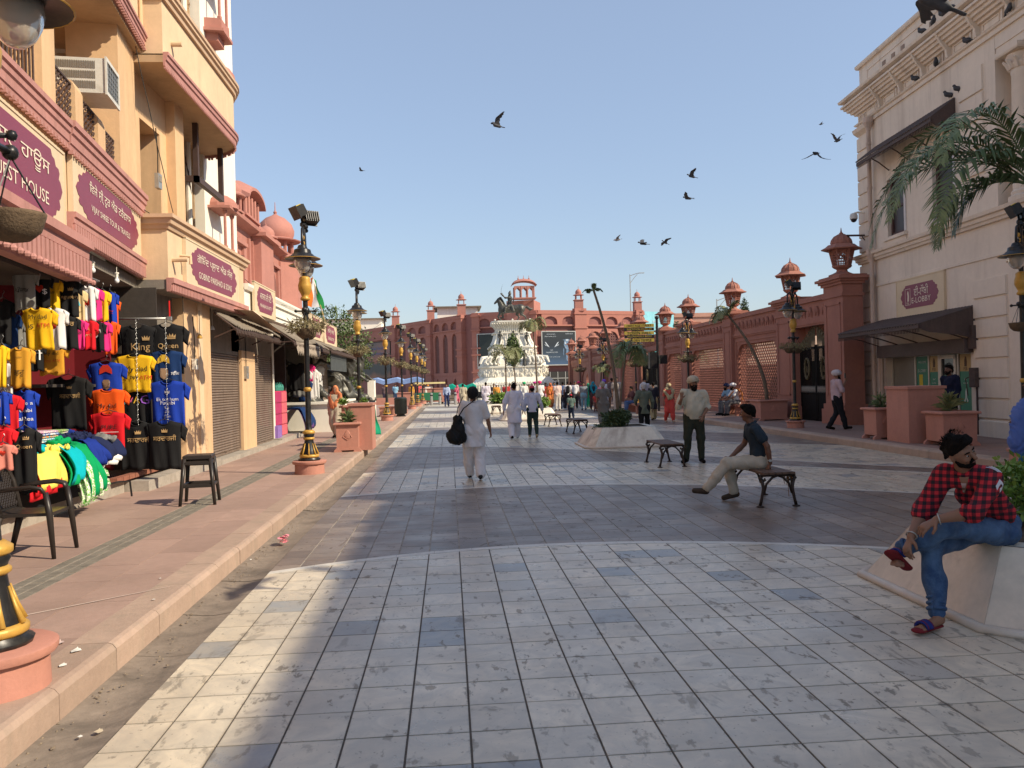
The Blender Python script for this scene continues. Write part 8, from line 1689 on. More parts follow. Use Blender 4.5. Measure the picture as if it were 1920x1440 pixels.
def head_frame(J, look, tilt=0):
 f = unit((math.sin(look)*math.cos(tilt)*-1, math.cos(look)*math.cos(tilt), math.sin(tilt))); u = unit(J['hed']-J['nek']); u = unit(u-f*u.dot(f)*.999) if abs(u.dot(f)) < .9 else V3(0,0,1); u = unit(u-f*u.dot(f)); r = np.cross(f, u)
 return J['hed'], r, f, u           # right, forward, up
def hand(s, w, d, palm, side, k, curl=.5, fine=True, sc=1.):
 """palm and five fingers: w wrist, d pointing direction, palm = facing normal, side = towards the thumb"""
 d = unit(d); palm = unit(np.array(palm)-d*np.dot(palm, d)); side = unit(np.array(side)-d*np.dot(side, d)-palm*np.dot(side, palm)); w = np.array(w, float)
 s.cap(w, w+d*.085*sc, .026*sc, .036*sc, fd=palm, ff=.5, k=.012)
 if not fine: s.cap(w+d*.07*sc, w+d*.15*sc+palm*.03*curl, .034*sc, .022*sc, fd=palm, ff=.6, k=.012); s.cap(w+d*.03*sc+side*.02, w+d*.09*sc+side*.055*sc, .014*sc, .011*sc, k=.01); return
 for i, L in enumerate((.070,.080,.074,.058)):
  b = w+d*.085*sc+side*(.029-.019*i)*sc; a1, a2 = curl*.7, curl*1.5; p1 = b+(d*math.cos(a1)+palm*math.sin(a1))*L*.55*sc+side*(.006-.004*i); p2 = p1+(d*math.cos(a2)+palm*math.sin(a2))*L*.45*sc
  s.cap(b-d*.012, p1,.0098*sc, .0088*sc, k=.003); s.cap(p1, p2,.0088*sc, .007*sc, k=.003)
 t0 = w+d*.025*sc+side*.022*sc; t1 = t0+(side*.75+d*.6+palm*.35)*.042*sc; t2 = t1+(d*.9+side*.25+palm*.5)*.032*sc; s.cap(t0, t1,.014*sc, .011*sc, k=.008); s.cap(t1, t2,.011*sc, .009*sc, k=.003)
def person(label, x, y, z, rz, H, over=None, top='shirt', topc=None, sleeve='long', hem=.90, bot='pants', botc=None, shoe=None, head='hair', headc=None, beard=False, look=0., tilt=0., h=.014, belly=0., skin=None, fat=1., handR=None, handL=None, group=None, flare=0., seed=1, extra=None, hairc=None, feet='shoes', kind='person'):
 skin = skin or SKIN; over = over or {}; J = skel(over); r = thing('person', label, 'person', (x, y, z), rz, group, H/1.70)
 near = h < .018; c0, rt, fw, up = head_frame(J, look, tilt); s = SDF(.02); lat = unit(J['shR']-J['shL']); fwd = unit(np.cross(J['che']-J['pel'], lat)*-1); 
 fwd = unit(np.cross(unit(J['nek']-J['pel']), lat)); fwd = fwd if True else fwd
 # --- body, one surface
 s.cap(J['pel'], J['wai'], .115*fat, .10*fat, fd=fwd, ff=.72).cap(J['wai'], J['che'], .10*fat, .125*fat, fd=fwd, ff=.70).cap(lerp(J['shL'], J['shR'], .25), lerp(J['shL'], J['shR'], .75),.055)
 s.cap(J['nek']-up*.05, c0-up*.06,.052,.05)
 s.ell(c0+up*.025-fw*.012,(.072,.092,.095), [rt, fw, up]).cap(c0+up*.0+fw*.02, c0-up*.075+fw*.045,.062,.038, fd=rt, ff=1.0, k=.03)
 if near:
  s.cap(c0+fw*.085+up*.012, c0+fw*.112-up*.022,.010,.014, k=.008); s.cap(c0+rt*.034+fw*.076+up*.026, c0-rt*.034+fw*.076+up*.026,.013, k=.01)
  for sg in (-1,1): s.ell(c0+rt*sg*.074-up*.008,(.012,.022,.032), [rt, fw, up], k=.008); s.ell(c0+rt*sg*.034+fw*.072-up*.022,(.022,.018,.02), [rt, fw, up], k=.02)
 else: s.cap(c0+fw*.08, c0+fw*.10-up*.02,.014, k=.01)
 for S_ in 'RL':
  s.chain([J['sh'+S_], lerp(J['sh'+S_], J['el'+S_], .5), J['el'+S_], lerp(J['el'+S_], J['wr'+S_], .35), J['wr'+S_]], [.047*fat, .044,.037,.040,.026], k=.012)
  hd = (handR if S_ == 'R' else handL) or {}
  d = hd.get('d', unit(J['wr'+S_]-J['el'+S_])); sgn = 1 if S_ == 'R' else -1; hand(s, J['wr'+S_], d, hd.get('palm', (-sgn, .1,0)), hd.get('thumb', (0,1,0)),0, hd.get('curl', .5), h < .0145,1.0)
  s.chain([J['hi'+S_], J['kn'+S_]], [.078*fat, .047], k=.008).chain([J['kn'+S_], lerp(J['kn'+S_], J['an'+S_], .35), J['an'+S_]], [.047,.045,.034], k=.008)
  an, to = J['an'+S_], J['to'+S_]; heel = an+unit(an-to)*.02-unit(an-J['kn'+S_])*-.045; s.cap(heel, to, .034,.026, k=.02)
  if near and feet != 'shoes':
   fd_ = unit(to-heel); ls = unit(np.cross(fd_, V3(0,0,1)))
   for i in range(5): s.cap(to+ls*(i-2)*.016-fd_*.01, to+ls*(i-2)*.017+fd_*(.028-.004*abs(i-1)),.011 if i in (0,4) else .009, k=.004)
 sdf_obj(s, 'body', skin, r, h)
 if near:
  q = MB(); q2 = MB()
  for sg in (-1,1): q.ball(c0+rt*sg*.031+fw*.080+up*.006,.0082,8,(1,1,.6)); q2.ball(c0+rt*sg*.031+fw*.0875+up*.006,.0055,8)
  q.build('eyes', EYEW, r, smooth=True, kind='stuff'); q2.build('irises', EYED, r, smooth=True, kind='stuff')
  q = MB(); [q.tube([c0+rt*sg*.014+fw*.092+up*.026, c0+rt*sg*.034+fw*.090+up*.032, c0+rt*sg*.052+fw*.078+up*.026], [.004,.0055,.003], 5) for sg in (-1,1)]; q.build('eyebrows', HAIR, r, kind='stuff')
  q = MB(); q.tube([c0+rt*.022+fw*.087-up*.054, c0+fw*.099-up*.052, c0-rt*.022+fw*.087-up*.054], [.003,.0075,.003], 6); q.build('lips', LIP, r, smooth=True)
 # --- trousers
 if bot:
  g = SDF(.03); wd = {'pants': (.108,.078,.062), 'loose': (.125,.105,.085), 'slim': (.102,.072,.056), 'shalwar': (.14,.12,.06)}[bot]; kk = fat
  g.cap(J['pel']+V3(0,0,.03), J['pel']-V3(0,0,.02),.145*fat, .14*fat, fd=fwd, ff=.74)
  cuts = []
  for S_ in 'RL':
   end = lerp(J['kn'+S_], J['an'+S_], .97 if bot != 'short' else .3); g.chain([J['hi'+S_], J['kn'+S_], lerp(J['kn'+S_], J['an'+S_], .5), end], [wd[0]*kk, wd[1], wd[1]*.5+wd[2]*.5, wd[2]], k=.035)
  sdf_obj(g, 'trousers', botc, r, h, (.006 if near else .008,16 if near else 11, seed))
 if feet == 'shoes':
  g = SDF(.012)
  for S_ in 'RL': an, to = J['an'+S_], J['to'+S_]; dn = unit(an-J['kn'+S_]); heel = an+dn*.045-unit(to-an)*.03; g.cap(heel, to, .045,.038, k=.02).cap(an+dn*.0, an+dn*.03,.048,.046)
  sdf_obj(g, 'shoes', shoe or HAIR, r, h)
 # --- upper garment
 g = SDF(.03); w_ = 1.0+belly
 g.cap(J['pel']+unit(J['wai']-J['pel'])*.0, J['wai']+fwd*.35*belly*.2,.150*fat, .140*fat*w_, fd=fwd, ff=.74+belly*.5).cap(J['wai']+fwd*.07*belly, J['che'], .140*fat*w_, .160*fat, fd=fwd, ff=.72+belly*.35).cap(lerp(J['shL'], J['shR'], .12), lerp(J['shL'], J['shR'], .88),.078, k=.045)
 seated = J['pel'][2]-J['knR'][2] < .25
 hemz = J['pel'][2]-(.95-hem); cut = None
 if not seated:
  if hem < .95: g.cap(J['pel'], (J['pel'][0], J['pel'][1]-.01, hemz-.12),.152*fat, (.165+flare)*fat, fd=fwd, ff=.78)
  cut = [((0,0, hemz),(0,0,-1))]
 for S_ in 'RL':
  a_, e_, w2 = J['sh'+S_], J['el'+S_], J['wr'+S_]
  if sleeve == 'long': g.chain([a_, e_, lerp(e_, w2,.96)], [.076*fat, .060,.046], k=.03)
  elif sleeve == 'rolled': g.chain([a_, e_, lerp(e_, w2,.22)], [.078*fat, .064,.058], k=.03)
  elif sleeve == 'half': g.chain([a_, lerp(a_, e_, .72)], [.078*fat, .074], k=.03)
  else: g.chain([a_, lerp(a_, e_, .55)], [.074*fat, .066], k=.03)
 sdf_obj(g, {'shirt': 'shirt', 'kurta': 'kurta', 'tshirt': 'tshirt'}[top], topc, r, h, (.0085 if near else .008,13 if near else 9, seed+5), cut)
 if near:
  q = MB(); nb = J['nek']; cl = [nb+rt*.062*math.cos(t)+fw*.058*math.sin(t)+up*(.0-.018*math.sin(t)) for t in np.linspace(0,2*math.pi, 17)]; q.tube(cl, .017 if top == 'shirt' else .010,6, flatk=.8); q.build('collar', topc, r, smooth=True)
 # --- head
 if head in ('hair', 'long'):
  g = SDF(.012); g.ell(c0+up*.037-fw*.016,(.079,.100,.094), [rt, fw, up]); g.cap(c0-fw*.058-up*.035, c0-fw*.05+up*.02,.05,.065); ct = [(c0+fw*.045+up*.044, unit(fw*.6-up*.8))]
  if near:
   g.ell(c0+up*.090+fw*.035,(.066,.072,.044), [rt, fw, up]); hq = MB(); rs = random.Random(seed)
   for i in range(420):
    a = rs.uniform(0,6.28); b = rs.uniform(.05,1.35); n_ = rt*math.cos(a)*math.sin(b)+fw*math.sin(a)*math.sin(b)+up*math.cos(b); p_ = c0+up*.035-fw*.012+rt*.082*n_.dot(rt)+fw*(.10+(.03 if n_.dot(fw) > 0 and n_.dot(up) > .5 else 0))*n_.dot(fw)+up*(.094+(.03 if n_.dot(fw) > -.2 else 0))*n_.dot(up)
    if (p_-c0).dot(fw) > .045 and (p_-c0).dot(up) < .078: continue
    d_ = unit(n_+fw*.35+rt*rs.uniform(-.5,.5)+up*.25)*rs.uniform(.012,.028); t_ = rt*.003; hq.add([p_-t_, p_+t_, p_+d_], [(0,1,2)])
   hq.build('loose_hair', hairc or HAIR, r, kind='stuff')
  if head == 'long': g.ell(c0-fw*.07-up*.03,(.05,.045,.06), [rt, fw, up])
  sdf_obj(g, 'hair', hairc or HAIR, r, min(h, .02),(.004,40, seed), ct)
 elif head in ('turban', 'patka', 'wrap'):
  g = SDF(.02); R0 = {'turban': (.118,.138,.098), 'patka': (.094,.112,.10), 'wrap': (.112,.130,.125)}[head]; g.ell(c0+up*(.065 if head == 'turban' else .045)-fw*.012, R0, [rt, fw, up])
  if head != 'turban': g.cap(c0-fw*.06-up*.02, c0-fw*.05+up*.03,.06,.07)
  ct = [(c0+up*.018+fw*.05, unit(-up*.93+fw*.36))] if head == 'turban' else [(c0+up*.03+fw*.06, unit(-up*.75+fw*.66))]
  t_ = sdf_obj(g, 'turban', headc, r, min(h, .02),(.003,25, seed), ct)
  if head == 'turban' and near:
   q = MB(); cc = c0+up*.06-fw*.012
   for i in range(7):
    sg = 1 if i % 2 else -1; a = .25+.12*(i//2); n2 = unit(up*math.cos(a)+rt*sg*math.sin(a)); e1 = unit(np.cross(n2, fw)); e2 = np.cross(n2, e1); off = -.035+.02*i
    pts = []
    for t in np.linspace(0,2*math.pi, 25):
     v = e1*math.cos(t)+e2*math.sin(t)+n2*off*8; v = unit(v); l = 1/math.sqrt((v.dot(rt)/(R0[0]+.001))**2+(v.dot(fw)/(R0[1]+.001))**2+(v.dot(up)/(R0[2]+.001))**2); pts.append(cc+v*l)
    if i > 0: q.tube([p for p in pts], .010,5, flatk=.7)
   q.v = [p for p in q.v]; q.build('turban_folds', headc, t_, smooth=True, kind='stuff')
 elif head == 'cap':
  g = SDF(.012); g.ell(c0+up*.045-fw*.012,(.088,.106,.085), [rt, fw, up]).cap(c0+fw*.08+up*.045, c0+fw*.14+up*.035,.05,.035, fd=up, ff=.5); sdf_obj(g, 'cap', headc, r, min(h, .02), None, [(c0+up*.03,-up)]); g = SDF(.012); g.ell(c0+up*.01-fw*.02,(.08,.098,.085), [rt, fw, up]); sdf_obj(g, 'hair', HAIR, r, min(h, .02), None, [(c0+fw*.02, fw)])
 elif head == 'scarf':
  g = SDF(.03); g.ell(c0+up*.025-fw*.025,(.098,.115,.115), [rt, fw, up]).cap(c0-fw*.05, J['nek']-fw*.06-up*.1,.09,.11, k=.04).cap(J['nek']+rt*.1, J['nek']-rt*.1,.085,.085); ct = [(c0+fw*.05, unit(fw-up*.1))]
  sdf_obj(g, 'head_scarf', headc, r, h, (.008,18, seed), None if h > .018 else ct); 
  g = SDF(.02); g.cap(J['shL']+fw*.06, J['wai']+fw*.15-lat*.08,.07,.075, fd=fwd, ff=.45).cap(J['shR']+fw*.06, J['wai']+fw*.15+lat*.06-up*.05,.065,.07, fd=fwd, ff=.45); sdf_obj(g, 'scarf_ends', headc, r, h, (.01,17, seed))
 if beard == 'short':
  g = SDF(.008); g.ell(c0-up*.072+fw*.054,(.043,.034,.036), [rt, fw, up]); g.cap(c0-rt*.064-up*.02+fw*.012, c0-rt*.050-up*.066+fw*.032,.014,.016).cap(c0+rt*.064-up*.02+fw*.012, c0+rt*.050-up*.066+fw*.032,.014,.016).cap(c0-rt*.050-up*.066+fw*.032, c0-rt*.02-up*.08+fw*.064,.017).cap(c0+rt*.050-up*.066+fw*.032, c0+rt*.02-up*.08+fw*.064,.017).cap(c0-rt*.026+fw*.090-up*.042, c0+rt*.026+fw*.090-up*.042,.0085)
  sdf_obj(g, 'beard', HAIR, r, .0055,(.002,90, seed))
 elif beard:
  g = SDF(.015); g.ell(c0-up*.070+fw*.052,(.056,.045,.052), [rt, fw, up]); g.cap(c0-rt*.062-up*.02+fw*.02, c0-rt*.045-up*.075+fw*.04,.017,.024).cap(c0+rt*.062-up*.02+fw*.02, c0+rt*.045-up*.075+fw*.04,.017,.024).cap(c0-rt*.024+fw*.098-up*.038, c0+rt*.024+fw*.098-up*.038,.0095)
  if beard == 'big': g.ell(c0-up*.10+fw*.06,(.06,.05,.06), [rt, fw, up])
  b_ = sdf_obj(g, 'beard', HAIR, r, min(h, .011),(.003,60, seed)); 
 return r, J
def belt(r, z, m, rr=(.152,.115)): q = MB(); q.tube([(rr[0]*math.cos(t), rr[1]*math.sin(t), z) for t in np.linspace(0,2*math.pi, 25)], .016,6); return q.build('belt', m, r)
Wc = cm('white', (.70,.69,.70)); Wk = cm('offwhite_kurta', (.62,.62,.64)); BLKc = cm('black', (.012,.012,.014))
stepR = dict(knR=(.10,.10,.51), anR=(.10,.20,.10), toR=(.10,.36,.07), knL=(-.10,.02,.50), anL=(-.11,-.20,.11), toL=(-.11,-.06,.04))
stepL = dict(knL=(-.10,.10,.51), anL=(-.10,.18,.10), toL=(-.10,.34,.06), knR=(.10,.02,.50), anR=(.11,-.16,.11), toR=(.11,-.02,.035))
w_over = dict(stepL); w_over.update(elR=(.27,.02,1.13), wrR=(.31,.10,.90), elL=(-.24,-.02,1.13), wrL=(-.25,.12,.93), toR=(.11,-.03,.04))
wk, J = person('man in a black head wrap and white kurta walking away carrying a black bag', .41,14.6,0, R_(-3),1.60, w_over, 'kurta', Wk, 'half', .62, 'loose', cm('white_pyjama', (.66,.65,.66)), head='wrap', headc=BLKc, h=.012, fat=1.15, flare=.02, handR=dict(curl=.6), look=.05, seed=3, shoe=cm('dark_trainers', (.03,.03,.03)))
bg_ = thing('shoulder_bag', 'slouchy black drawstring bag on the left hip of the man in the black head wrap', 'bag', (.41-.27,14.6-.10,.92)); g = SDF(.05); g.cap((0,0,.16),(-.01,0,-.12),.09,.15, fd=(0,1,0), ff=.75).ell((-.05,0,-.15),(.17,.11,.13)); sdf_obj(g, 'bag_body', cm('black_bag', (.008,.009,.010),.6), bg_, .014,(.010,20,4))
q = MB(); q.tube([(.02,-.02,.22),(.10,-.09,.35),(.25,-.135,.46),(.37,-.10,.55),(.40,.02,.60)], .016,6, flatk=.5); q.tube([(-.02,-.03,.22),(.0,-.08,.36),(.06,-.10,.48),(.10,-.04,.56)], .014,6, flatk=.5); q.build('strap', BLKc, bg_)
q = MB(); q.tube([(.41+.29+.027*math.cos(t),14.69,.84+.03*math.sin(t)) for t in np.linspace(0,6.28,12)], .005,5)
person('burly man in a long white kurta walking away, left of the pair', 1.92,24.6,0, R_(2),1.66, {**stepR, 'elR': (.26,-.0,1.13), 'wrR': (.27,.06,.90), 'elL': (-.29,-.04,1.13), 'wrL': (-.33,-.02,.90)}, 'kurta', cm('lilac_white', (.60,.59,.68)), 'long', .50, 'loose', cm('white_shalwar', (.66,.65,.70)), head='hair', h=.017, fat=1.18, flare=.03, seed=5)
person('man in a white shirt and pink cap walking away, right of the pair', 2.50,24.9,0, R_(-2),1.58, {**stepL, 'elR': (.27,.0,1.12), 'wrR': (.32,.10,.90), 'elL': (-.25,-.02,1.12), 'wrL': (-.25,.06,.90)}, 'shirt', cm('lavender_shirt', (.56,.56,.66)), 'long', .84, 'slim', cm('dark_green_denim', (.025,.045,.038)), cm('tan_shoes', (.35,.26,.16)), 'cap', cm('pink_cap', (.60,.08,.14)), h=.017, fat=1.08, seed=6)
sm, J = person('heavy man in a beige turban and cream shirt standing with one hand raised', 4.86,16.2,0, R_(172),1.70, dict(elR=(.31,.08,1.13), wrR=(.27,.26,1.29), elL=(-.29,-.01,1.12), wrL=(-.16,.17,.95), knR=(.13,.02,.50), anR=(.17,0,.09), toR=(.26,.13,.035), knL=(-.12,.02,.50), anL=(-.13,0,.09), toL=(-.15,.17,.035)), 'shirt', cm('cream_shirt', (.50,.46,.36)), 'rolled', .87, 'pants', cm('olive_trousers', (.030,.034,.024)), head='turban', headc=cm('beige_turban', (.44,.38,.29)), beard='big', h=.011, belly=.30, fat=1.16, handR=dict(d=(-.05,.1,1), palm=(0,1,-.1), thumb=(-1,.2,0), curl=.25), handL=dict(d=(.35,.3,-.9), palm=(.5,-.6,-.2), thumb=(.6,.7,.2), curl=.5), look=.1, seed=8)
q = MB(); [q.ball((0,.150+.05*(1-abs(z-1.12)*2.2), z),.007,6) for z in (1.0,1.09,1.18,1.27,1.34)]; q.box(-.12,-.04,.146,.156,1.22,1.31); q.build('buttons_and_pocket', cm('cream_shirt', 0), sm, kind='stuff')
sb_, J = person('man in a dark blue shirt and beige trousers sitting on the near bench', 4.20,10.98,0, R_(78),1.66, dict(pel=(0,0,.56), wai=(0,.02,.70), che=(0,.06,.92), nek=(0,.10,1.09), hed=(0,.15,1.225), shR=(.17,.09,1.02), shL=(-.17,.07,1.02), elL=(-.24,-.06,.78), wrL=(-.22,-.10,.55), elR=(.22,.18,.78), wrR=(.15,.38,.60), hiR=(.09,.02,.54), hiL=(-.09,.02,.54), knR=(.10,.44,.52), knL=(-.13,.46,.54), anL=(-.14,.76,.19), toL=(-.15,.92,.17), anR=(.06,.36,.12), toR=(.05,.50,.04)), 'shirt', cm('slate_shirt', (.022,.035,.050)), 'short', .6, 'pants', cm('beige_trousers', (.46,.40,.31)), cm('brown_shoes', (.06,.040,.028)), 'hair', h=.011, fat=1.03, handL=dict(d=(0,.3,-1), palm=(0,0,-1), thumb=(0,1,0), curl=.2), handR=dict(curl=.3), look=-.35, skin=SKIN_D, seed=9)
q = MB(); wp = np.array([-.222,-.095,.585]); q.tube([wp+np.array([.034*math.cos(t),.034*math.sin(t),0]) for t in np.linspace(0,6.28,14)], .006,5, flatk=1.5); q.box(-.262,-.252,-.11,-.08,.57,.60); q.build('wristwatch', STEEL, sb_)
hp = (3.80,5.42,0)
def hl(x_, y_, z_): return V3(x_-3.72, y_-hp[1], z_)
k = newmat('red_black_check'); tc = k.obj(); sp = k.new('ShaderNodeSeparateXYZ'); k.link(tc, sp.inputs[0])
def stripe(o, per, ph_=0.): return k.math('GREATER_THAN', k.math('FRACT', k.math('MULTIPLY_ADD', o, 1/per, ph_)),.5)
sx = k.math('SUBTRACT', k.math('MULTIPLY', sp.outputs[0], .75), k.math('MULTIPLY', sp.outputs[1], .66)); a_ = stripe(sx, .046); b_ = stripe(sp.outputs[2], .046); n_ = k.math('ADD', a_, b_)
c_ = k.ramp(k.math('MULTIPLY', n_, .5), [(0., (.50,.018,.026)),(.5,(.14,.006,.014)),(1., (.012,.004,.008))])
k.link(c_, k.b.inputs['Base Color']); k.b.inputs['Roughness'].default_value = .9; k.bump(k.noise(k.geo(),50,4),.2,.01); CHECK = k.m
k = newmat('blue_denim'); f = k.noise(k.geo(),7,6,.7); f2 = k.noise(k.geo(),160,2); c_ = k.mix(k.ramp(f, [(.35,0.),(.68,1.)]),(.022,.055,.13),(.085,.155,.27)); k.link(c_, k.b.inputs['Base Color']); k.b.inputs['Roughness'].default_value = .9; k.bump(k.math('ADD', f2, f),.3,.008); DENIM = k.m
ho = dict(pel=hl(3.74,5.52,.60), wai=hl(3.66,5.47,.72), che=hl(3.48,5.37,.86), nek=hl(3.345,5.30,1.045), hed=hl(3.29,5.26,1.165), shL=hl(3.475,5.20,.985), shR=hl(3.27,5.40,.99), elL=hl(3.24,5.04,.80), wrL=hl(3.055,5.14,.745), elR=hl(3.13,5.42,.765), wrR=hl(2.955,5.28,.61),
  hiL=hl(3.72,5.42,.585), hiR=hl(3.72,5.62,.575), knL=hl(3.17,5.25,.665), anL=hl(2.99,5.44,.50), toL=hl(2.885,5.33,.425), knR=hl(3.16,5.40,.52), anR=hl(3.10,5.24,.10), toR=hl(2.95,5.17,.035))
hero, HJ = person('man in a red checked shirt and blue jeans sitting on the near marble planter', hp[0], hp[1], 0,0,1.70, ho, 'shirt', CHECK, 'rolled', .6, 'slim', DENIM, None, 'hair', h=.0075, fat=.90, beard='short', look=R_(-157), tilt=-.12, feet='sandals', seed=12,
  handR=dict(d=(-.5,-.25,-.80), palm=(.5,-.1,-.6), thumb=(-.2,-1,.1), curl=.8), handL=dict(d=(-.85,.2,-.5), palm=(.2,.3,-1), thumb=(-.3,-1,0), curl=.55))
def decal(target, polys, o, a, b, n, m, name, parent, sub=6, off=.004):
 """small printed shapes laid onto a garment surface"""
 me = target.data; bv = BVHTree.FromPolygons([v.co.copy() for v in me.vertices], [tuple(p.vertices) for p in me.polygons]); q = MB(); o, a, b, n = np.array(o, float), unit(a), unit(b), unit(n)
 for (p0, p1, p2, p3) in polys:
  V = []
  for j in range(sub+1):
   for i in range(sub+1):
    e = lerp(lerp(p0, p1, i/sub), lerp(p3, p2, i/sub), j/sub); w = o+a*e[0]+b*e[1]+n*.15; hit = bv.ray_cast(Vector(w), Vector(-n)); V.append(np.array(hit[0])+n*off if hit[0] else w-n*.15)
  q.add(V, [(j*(sub+1)+i, j*(sub+1)+i+1,(j+1)*(sub+1)+i+1,(j+1)*(sub+1)+i) for j in range(sub) for i in range(sub)])
 return q.build(name, m, parent, smooth=True)
hs_ = [c for c in hero.children if c.name.startswith('shirt')][0]; WHP = cm('white_patch', (.62,.60,.62))
shl = HJ['shL']; nv_ = unit((.10,-1,.15))
decal(hs_, [((-.055,-.03),(.0,.012),(.0,.042),(-.055,.0)),((.0,.012),(.045,-.045),(.045,-.015),(.0,.042)),((-.02,-.045),(.008,-.028),(.008,-.004),(-.02,-.02)),((.008,-.028),(.03,-.075),(.036,-.05),(.008,-.004))], shl+V3(-.02,0,-.045),(1,.1,0),(0,.1,1), nv_, WHP, 'white_chevron', hero)
decal(hs_, [((-.03+i*.018,.0),(-.02+i*.018,.0),(.03+i*.012,-.06),(.02+i*.012,-.06)) for i in range(3)], shl+V3(-.02,.0,.06),(1,0,0),(0,1,.2),(0,-.4,1), WHP, 'shoulder_stripes', hero)
ck = HJ['nek']; decal(hs_, [((-.028,.0),(.028,.0),(.006,-.10),(-.006,-.10))], ck+V3(-.03,-.05,-.045),(.8,-.6,0),(0,0,1),(-.5,-.8,.2), SKIN, 'open_neck', hero); decal(hs_, [((-.016,.0),(.016,.0),(.004,-.05),(-.004,-.05))], ck+V3(-.04,-.06,-.085),(.8,-.6,0),(0,0,1),(-.5,-.8,.2), cm('undershirt', (.5,.36,.33)), 'undershirt', hero, off=.007)
decal(hs_, [((-.004,.0),(.004,.0),(.004,-.24),(-.004,-.24))], ck+V3(-.05,-.05,-.15),(.8,-.6,0),(0,0,1),(-.5,-.8,.2), cm('placket', (.03,.006,.012)), 'placket', hero)
def ring(pc, d, r, t, m, name, parent, n=22, fl=1.): 
 d = unit(d); a = unit(np.cross(d, V3(.3,.2,1))); b = np.cross(d, a); q = MB(); q.tube([pc+r*(math.cos(u)*a+math.sin(u)*b) for u in np.linspace(0,2*math.pi, n)], t, 7, flatk=fl); return q.build(name, m, parent, smooth=True)
for S_ in 'RL': ring(lerp(HJ['el'+S_], HJ['wr'+S_], .22), HJ['wr'+S_]-HJ['el'+S_], .052,.012, CHECK, 'rolled_cuff', hero); ring(lerp(HJ['kn'+S_], HJ['an'+S_], .92), HJ['an'+S_]-HJ['kn'+S_], .052,.014, DENIM, 'jeans_turn_up', hero); ring(lerp(HJ['el'+S_], HJ['wr'+S_], .95), HJ['wr'+S_]-HJ['el'+S_], .034,.0045, STEEL, 'steel_bracelet', hero)
ring(lerp(HJ['kn'+'R'], HJ['anR'], .84), HJ['anR']-HJ['knR'], .051,.012, DENIM, 'jeans_crease', hero); ring(lerp(HJ['kn'+'R'], HJ['anR'], .76), HJ['anR']-HJ['knR'], .050,.010, DENIM, 'jeans_crease', hero)
SLB = cm('blue_slide', (.02,.03,.16)); SLR = cm('dark_red_slide', (.16,.015,.02))
def slide(S_, dn):
 an, to = HJ['an'+S_], HJ['to'+S_]; f_ = unit(to-an-dn*np.dot(to-an, dn)); sd_ = np.cross(f_, dn); c = lerp(an+dn*.04, to+f_*.02,.52); g = SDF(.01)
 g.cap(c-f_*.095+dn*.022, c+f_*.10+dn*.022,.040,.048, fd=dn, ff=.32); o = sdf_obj(g, 'slide_sole', SLR, hero, .007); g = SDF(.01)
 for i in range(9): t = -1.25+i*.31; p = c+f_*.045+sd_*.047*math.sin(t)-dn*(.050*math.cos(t)-.022); g.cap(p-f_*.03, p+f_*.025,.010)
 sdf_obj(g, 'slide_strap', SLB, hero, .007); q = MB(); q.tube([c+f_*.07+sd_*.052*math.sin(t)-dn*(.056*math.cos(t)-.022) for t in np.linspace(-1.3,1.3,9)], .006,5); q.tube([c+f_*.02+sd_*.054*math.sin(t)-dn*(.058*math.cos(t)-.022) for t in np.linspace(-1.3,1.3,9)], .005,5); q.build('red_strap_trim', SLR, hero)
slide('R', V3(0,0,-1)); slide('L', unit((-.35,-.55,-.75)))
person('man in a grey-green shirt and white head wrap walking away by the middle planter', 5.62,23.6,0, R_(-8),1.58, {**stepR, 'elR': (.26,.02,1.13), 'wrR': (.27,.10,.92), 'elL': (-.28,-.03,1.15), 'wrL': (-.24,.14,1.05)}, 'shirt', cm('grey_green_shirt', (.115,.135,.105)), 'long', .74, 'slim', BLKc, head='patka', headc=cm('white_wrap', (.50,.47,.47)), h=.017, fat=1.04, seed=14)
person('woman in a coral suit with a beige scarf walking towards the camera', 8.35,31.0,0, R_(186),1.50, {**stepL}, 'kurta', cm('coral_suit', (.56,.09,.065)), 'half', .58, 'shalwar', cm('coral_shalwar', (.58,.07,.055)), cm('tan_sandals', (.4,.28,.2)), 'scarf', cm('beige_scarf', (.42,.34,.20)), h=.02, fat=1.0, flare=.05, seed=15)
pk, J = person('man in a white turban and pale pink shirt standing sideways by the big pillar', 10.5,21.75,.17, R_(-95),1.60, dict(stepR, elR=(.24,.06,1.15), wrR=(.10,.22,1.40), elL=(-.25,-.02,1.12), wrL=(-.24,.12,.93)), 'shirt', cm('pale_pink_shirt', (.50,.36,.38)), 'rolled', .86, 'pants', cm('black_trousers', (.014,.014,.018)), head='turban', headc=cm('white_turban', (.60,.54,.55)), beard='big', h=.014, belly=.14, fat=1.08, handR=dict(curl=.9), seed=16)
ph_ = thing('phone', 'dark phone held to the face of the man in the white turban', 'phone', (10.5,21.75,.17), R_(-95)); q = MB(); q.box(.05,.12,.20,.215,1.40,1.54); q.build('phone_body', BLACK, ph_)
person('guard in a dark navy jacket standing behind the tall red block at the bank', 11.55,18.3,.17, R_(100),1.66, dict(), 'shirt', cm('navy_jacket', (.010,.013,.035)), 'long', .84, 'pants', BLKc, head='hair', h=.016, fat=1.1, seed=17, beard=True, skin=SKIN_D)
bw, J = person('woman in blue with a billowing sheer blue scarf at the right edge', 8.02,10.8,0, R_(60),1.60, dict(stepL, elL=(-.26,.02,1.12), wrL=(-.20,.20,.98), elR=(.26,.05,1.15), wrR=(.2,.2,1.05)), 'kurta', cm('blue_print_kurta', (.055,.12,.20)), 'half', .55, 'shalwar', cm('blue_shalwar', (.03,.12,.24)), head='scarf', headc=cm('blue_scarf', (.07,.14,.42)), h=.014, flare=.05, seed=18)
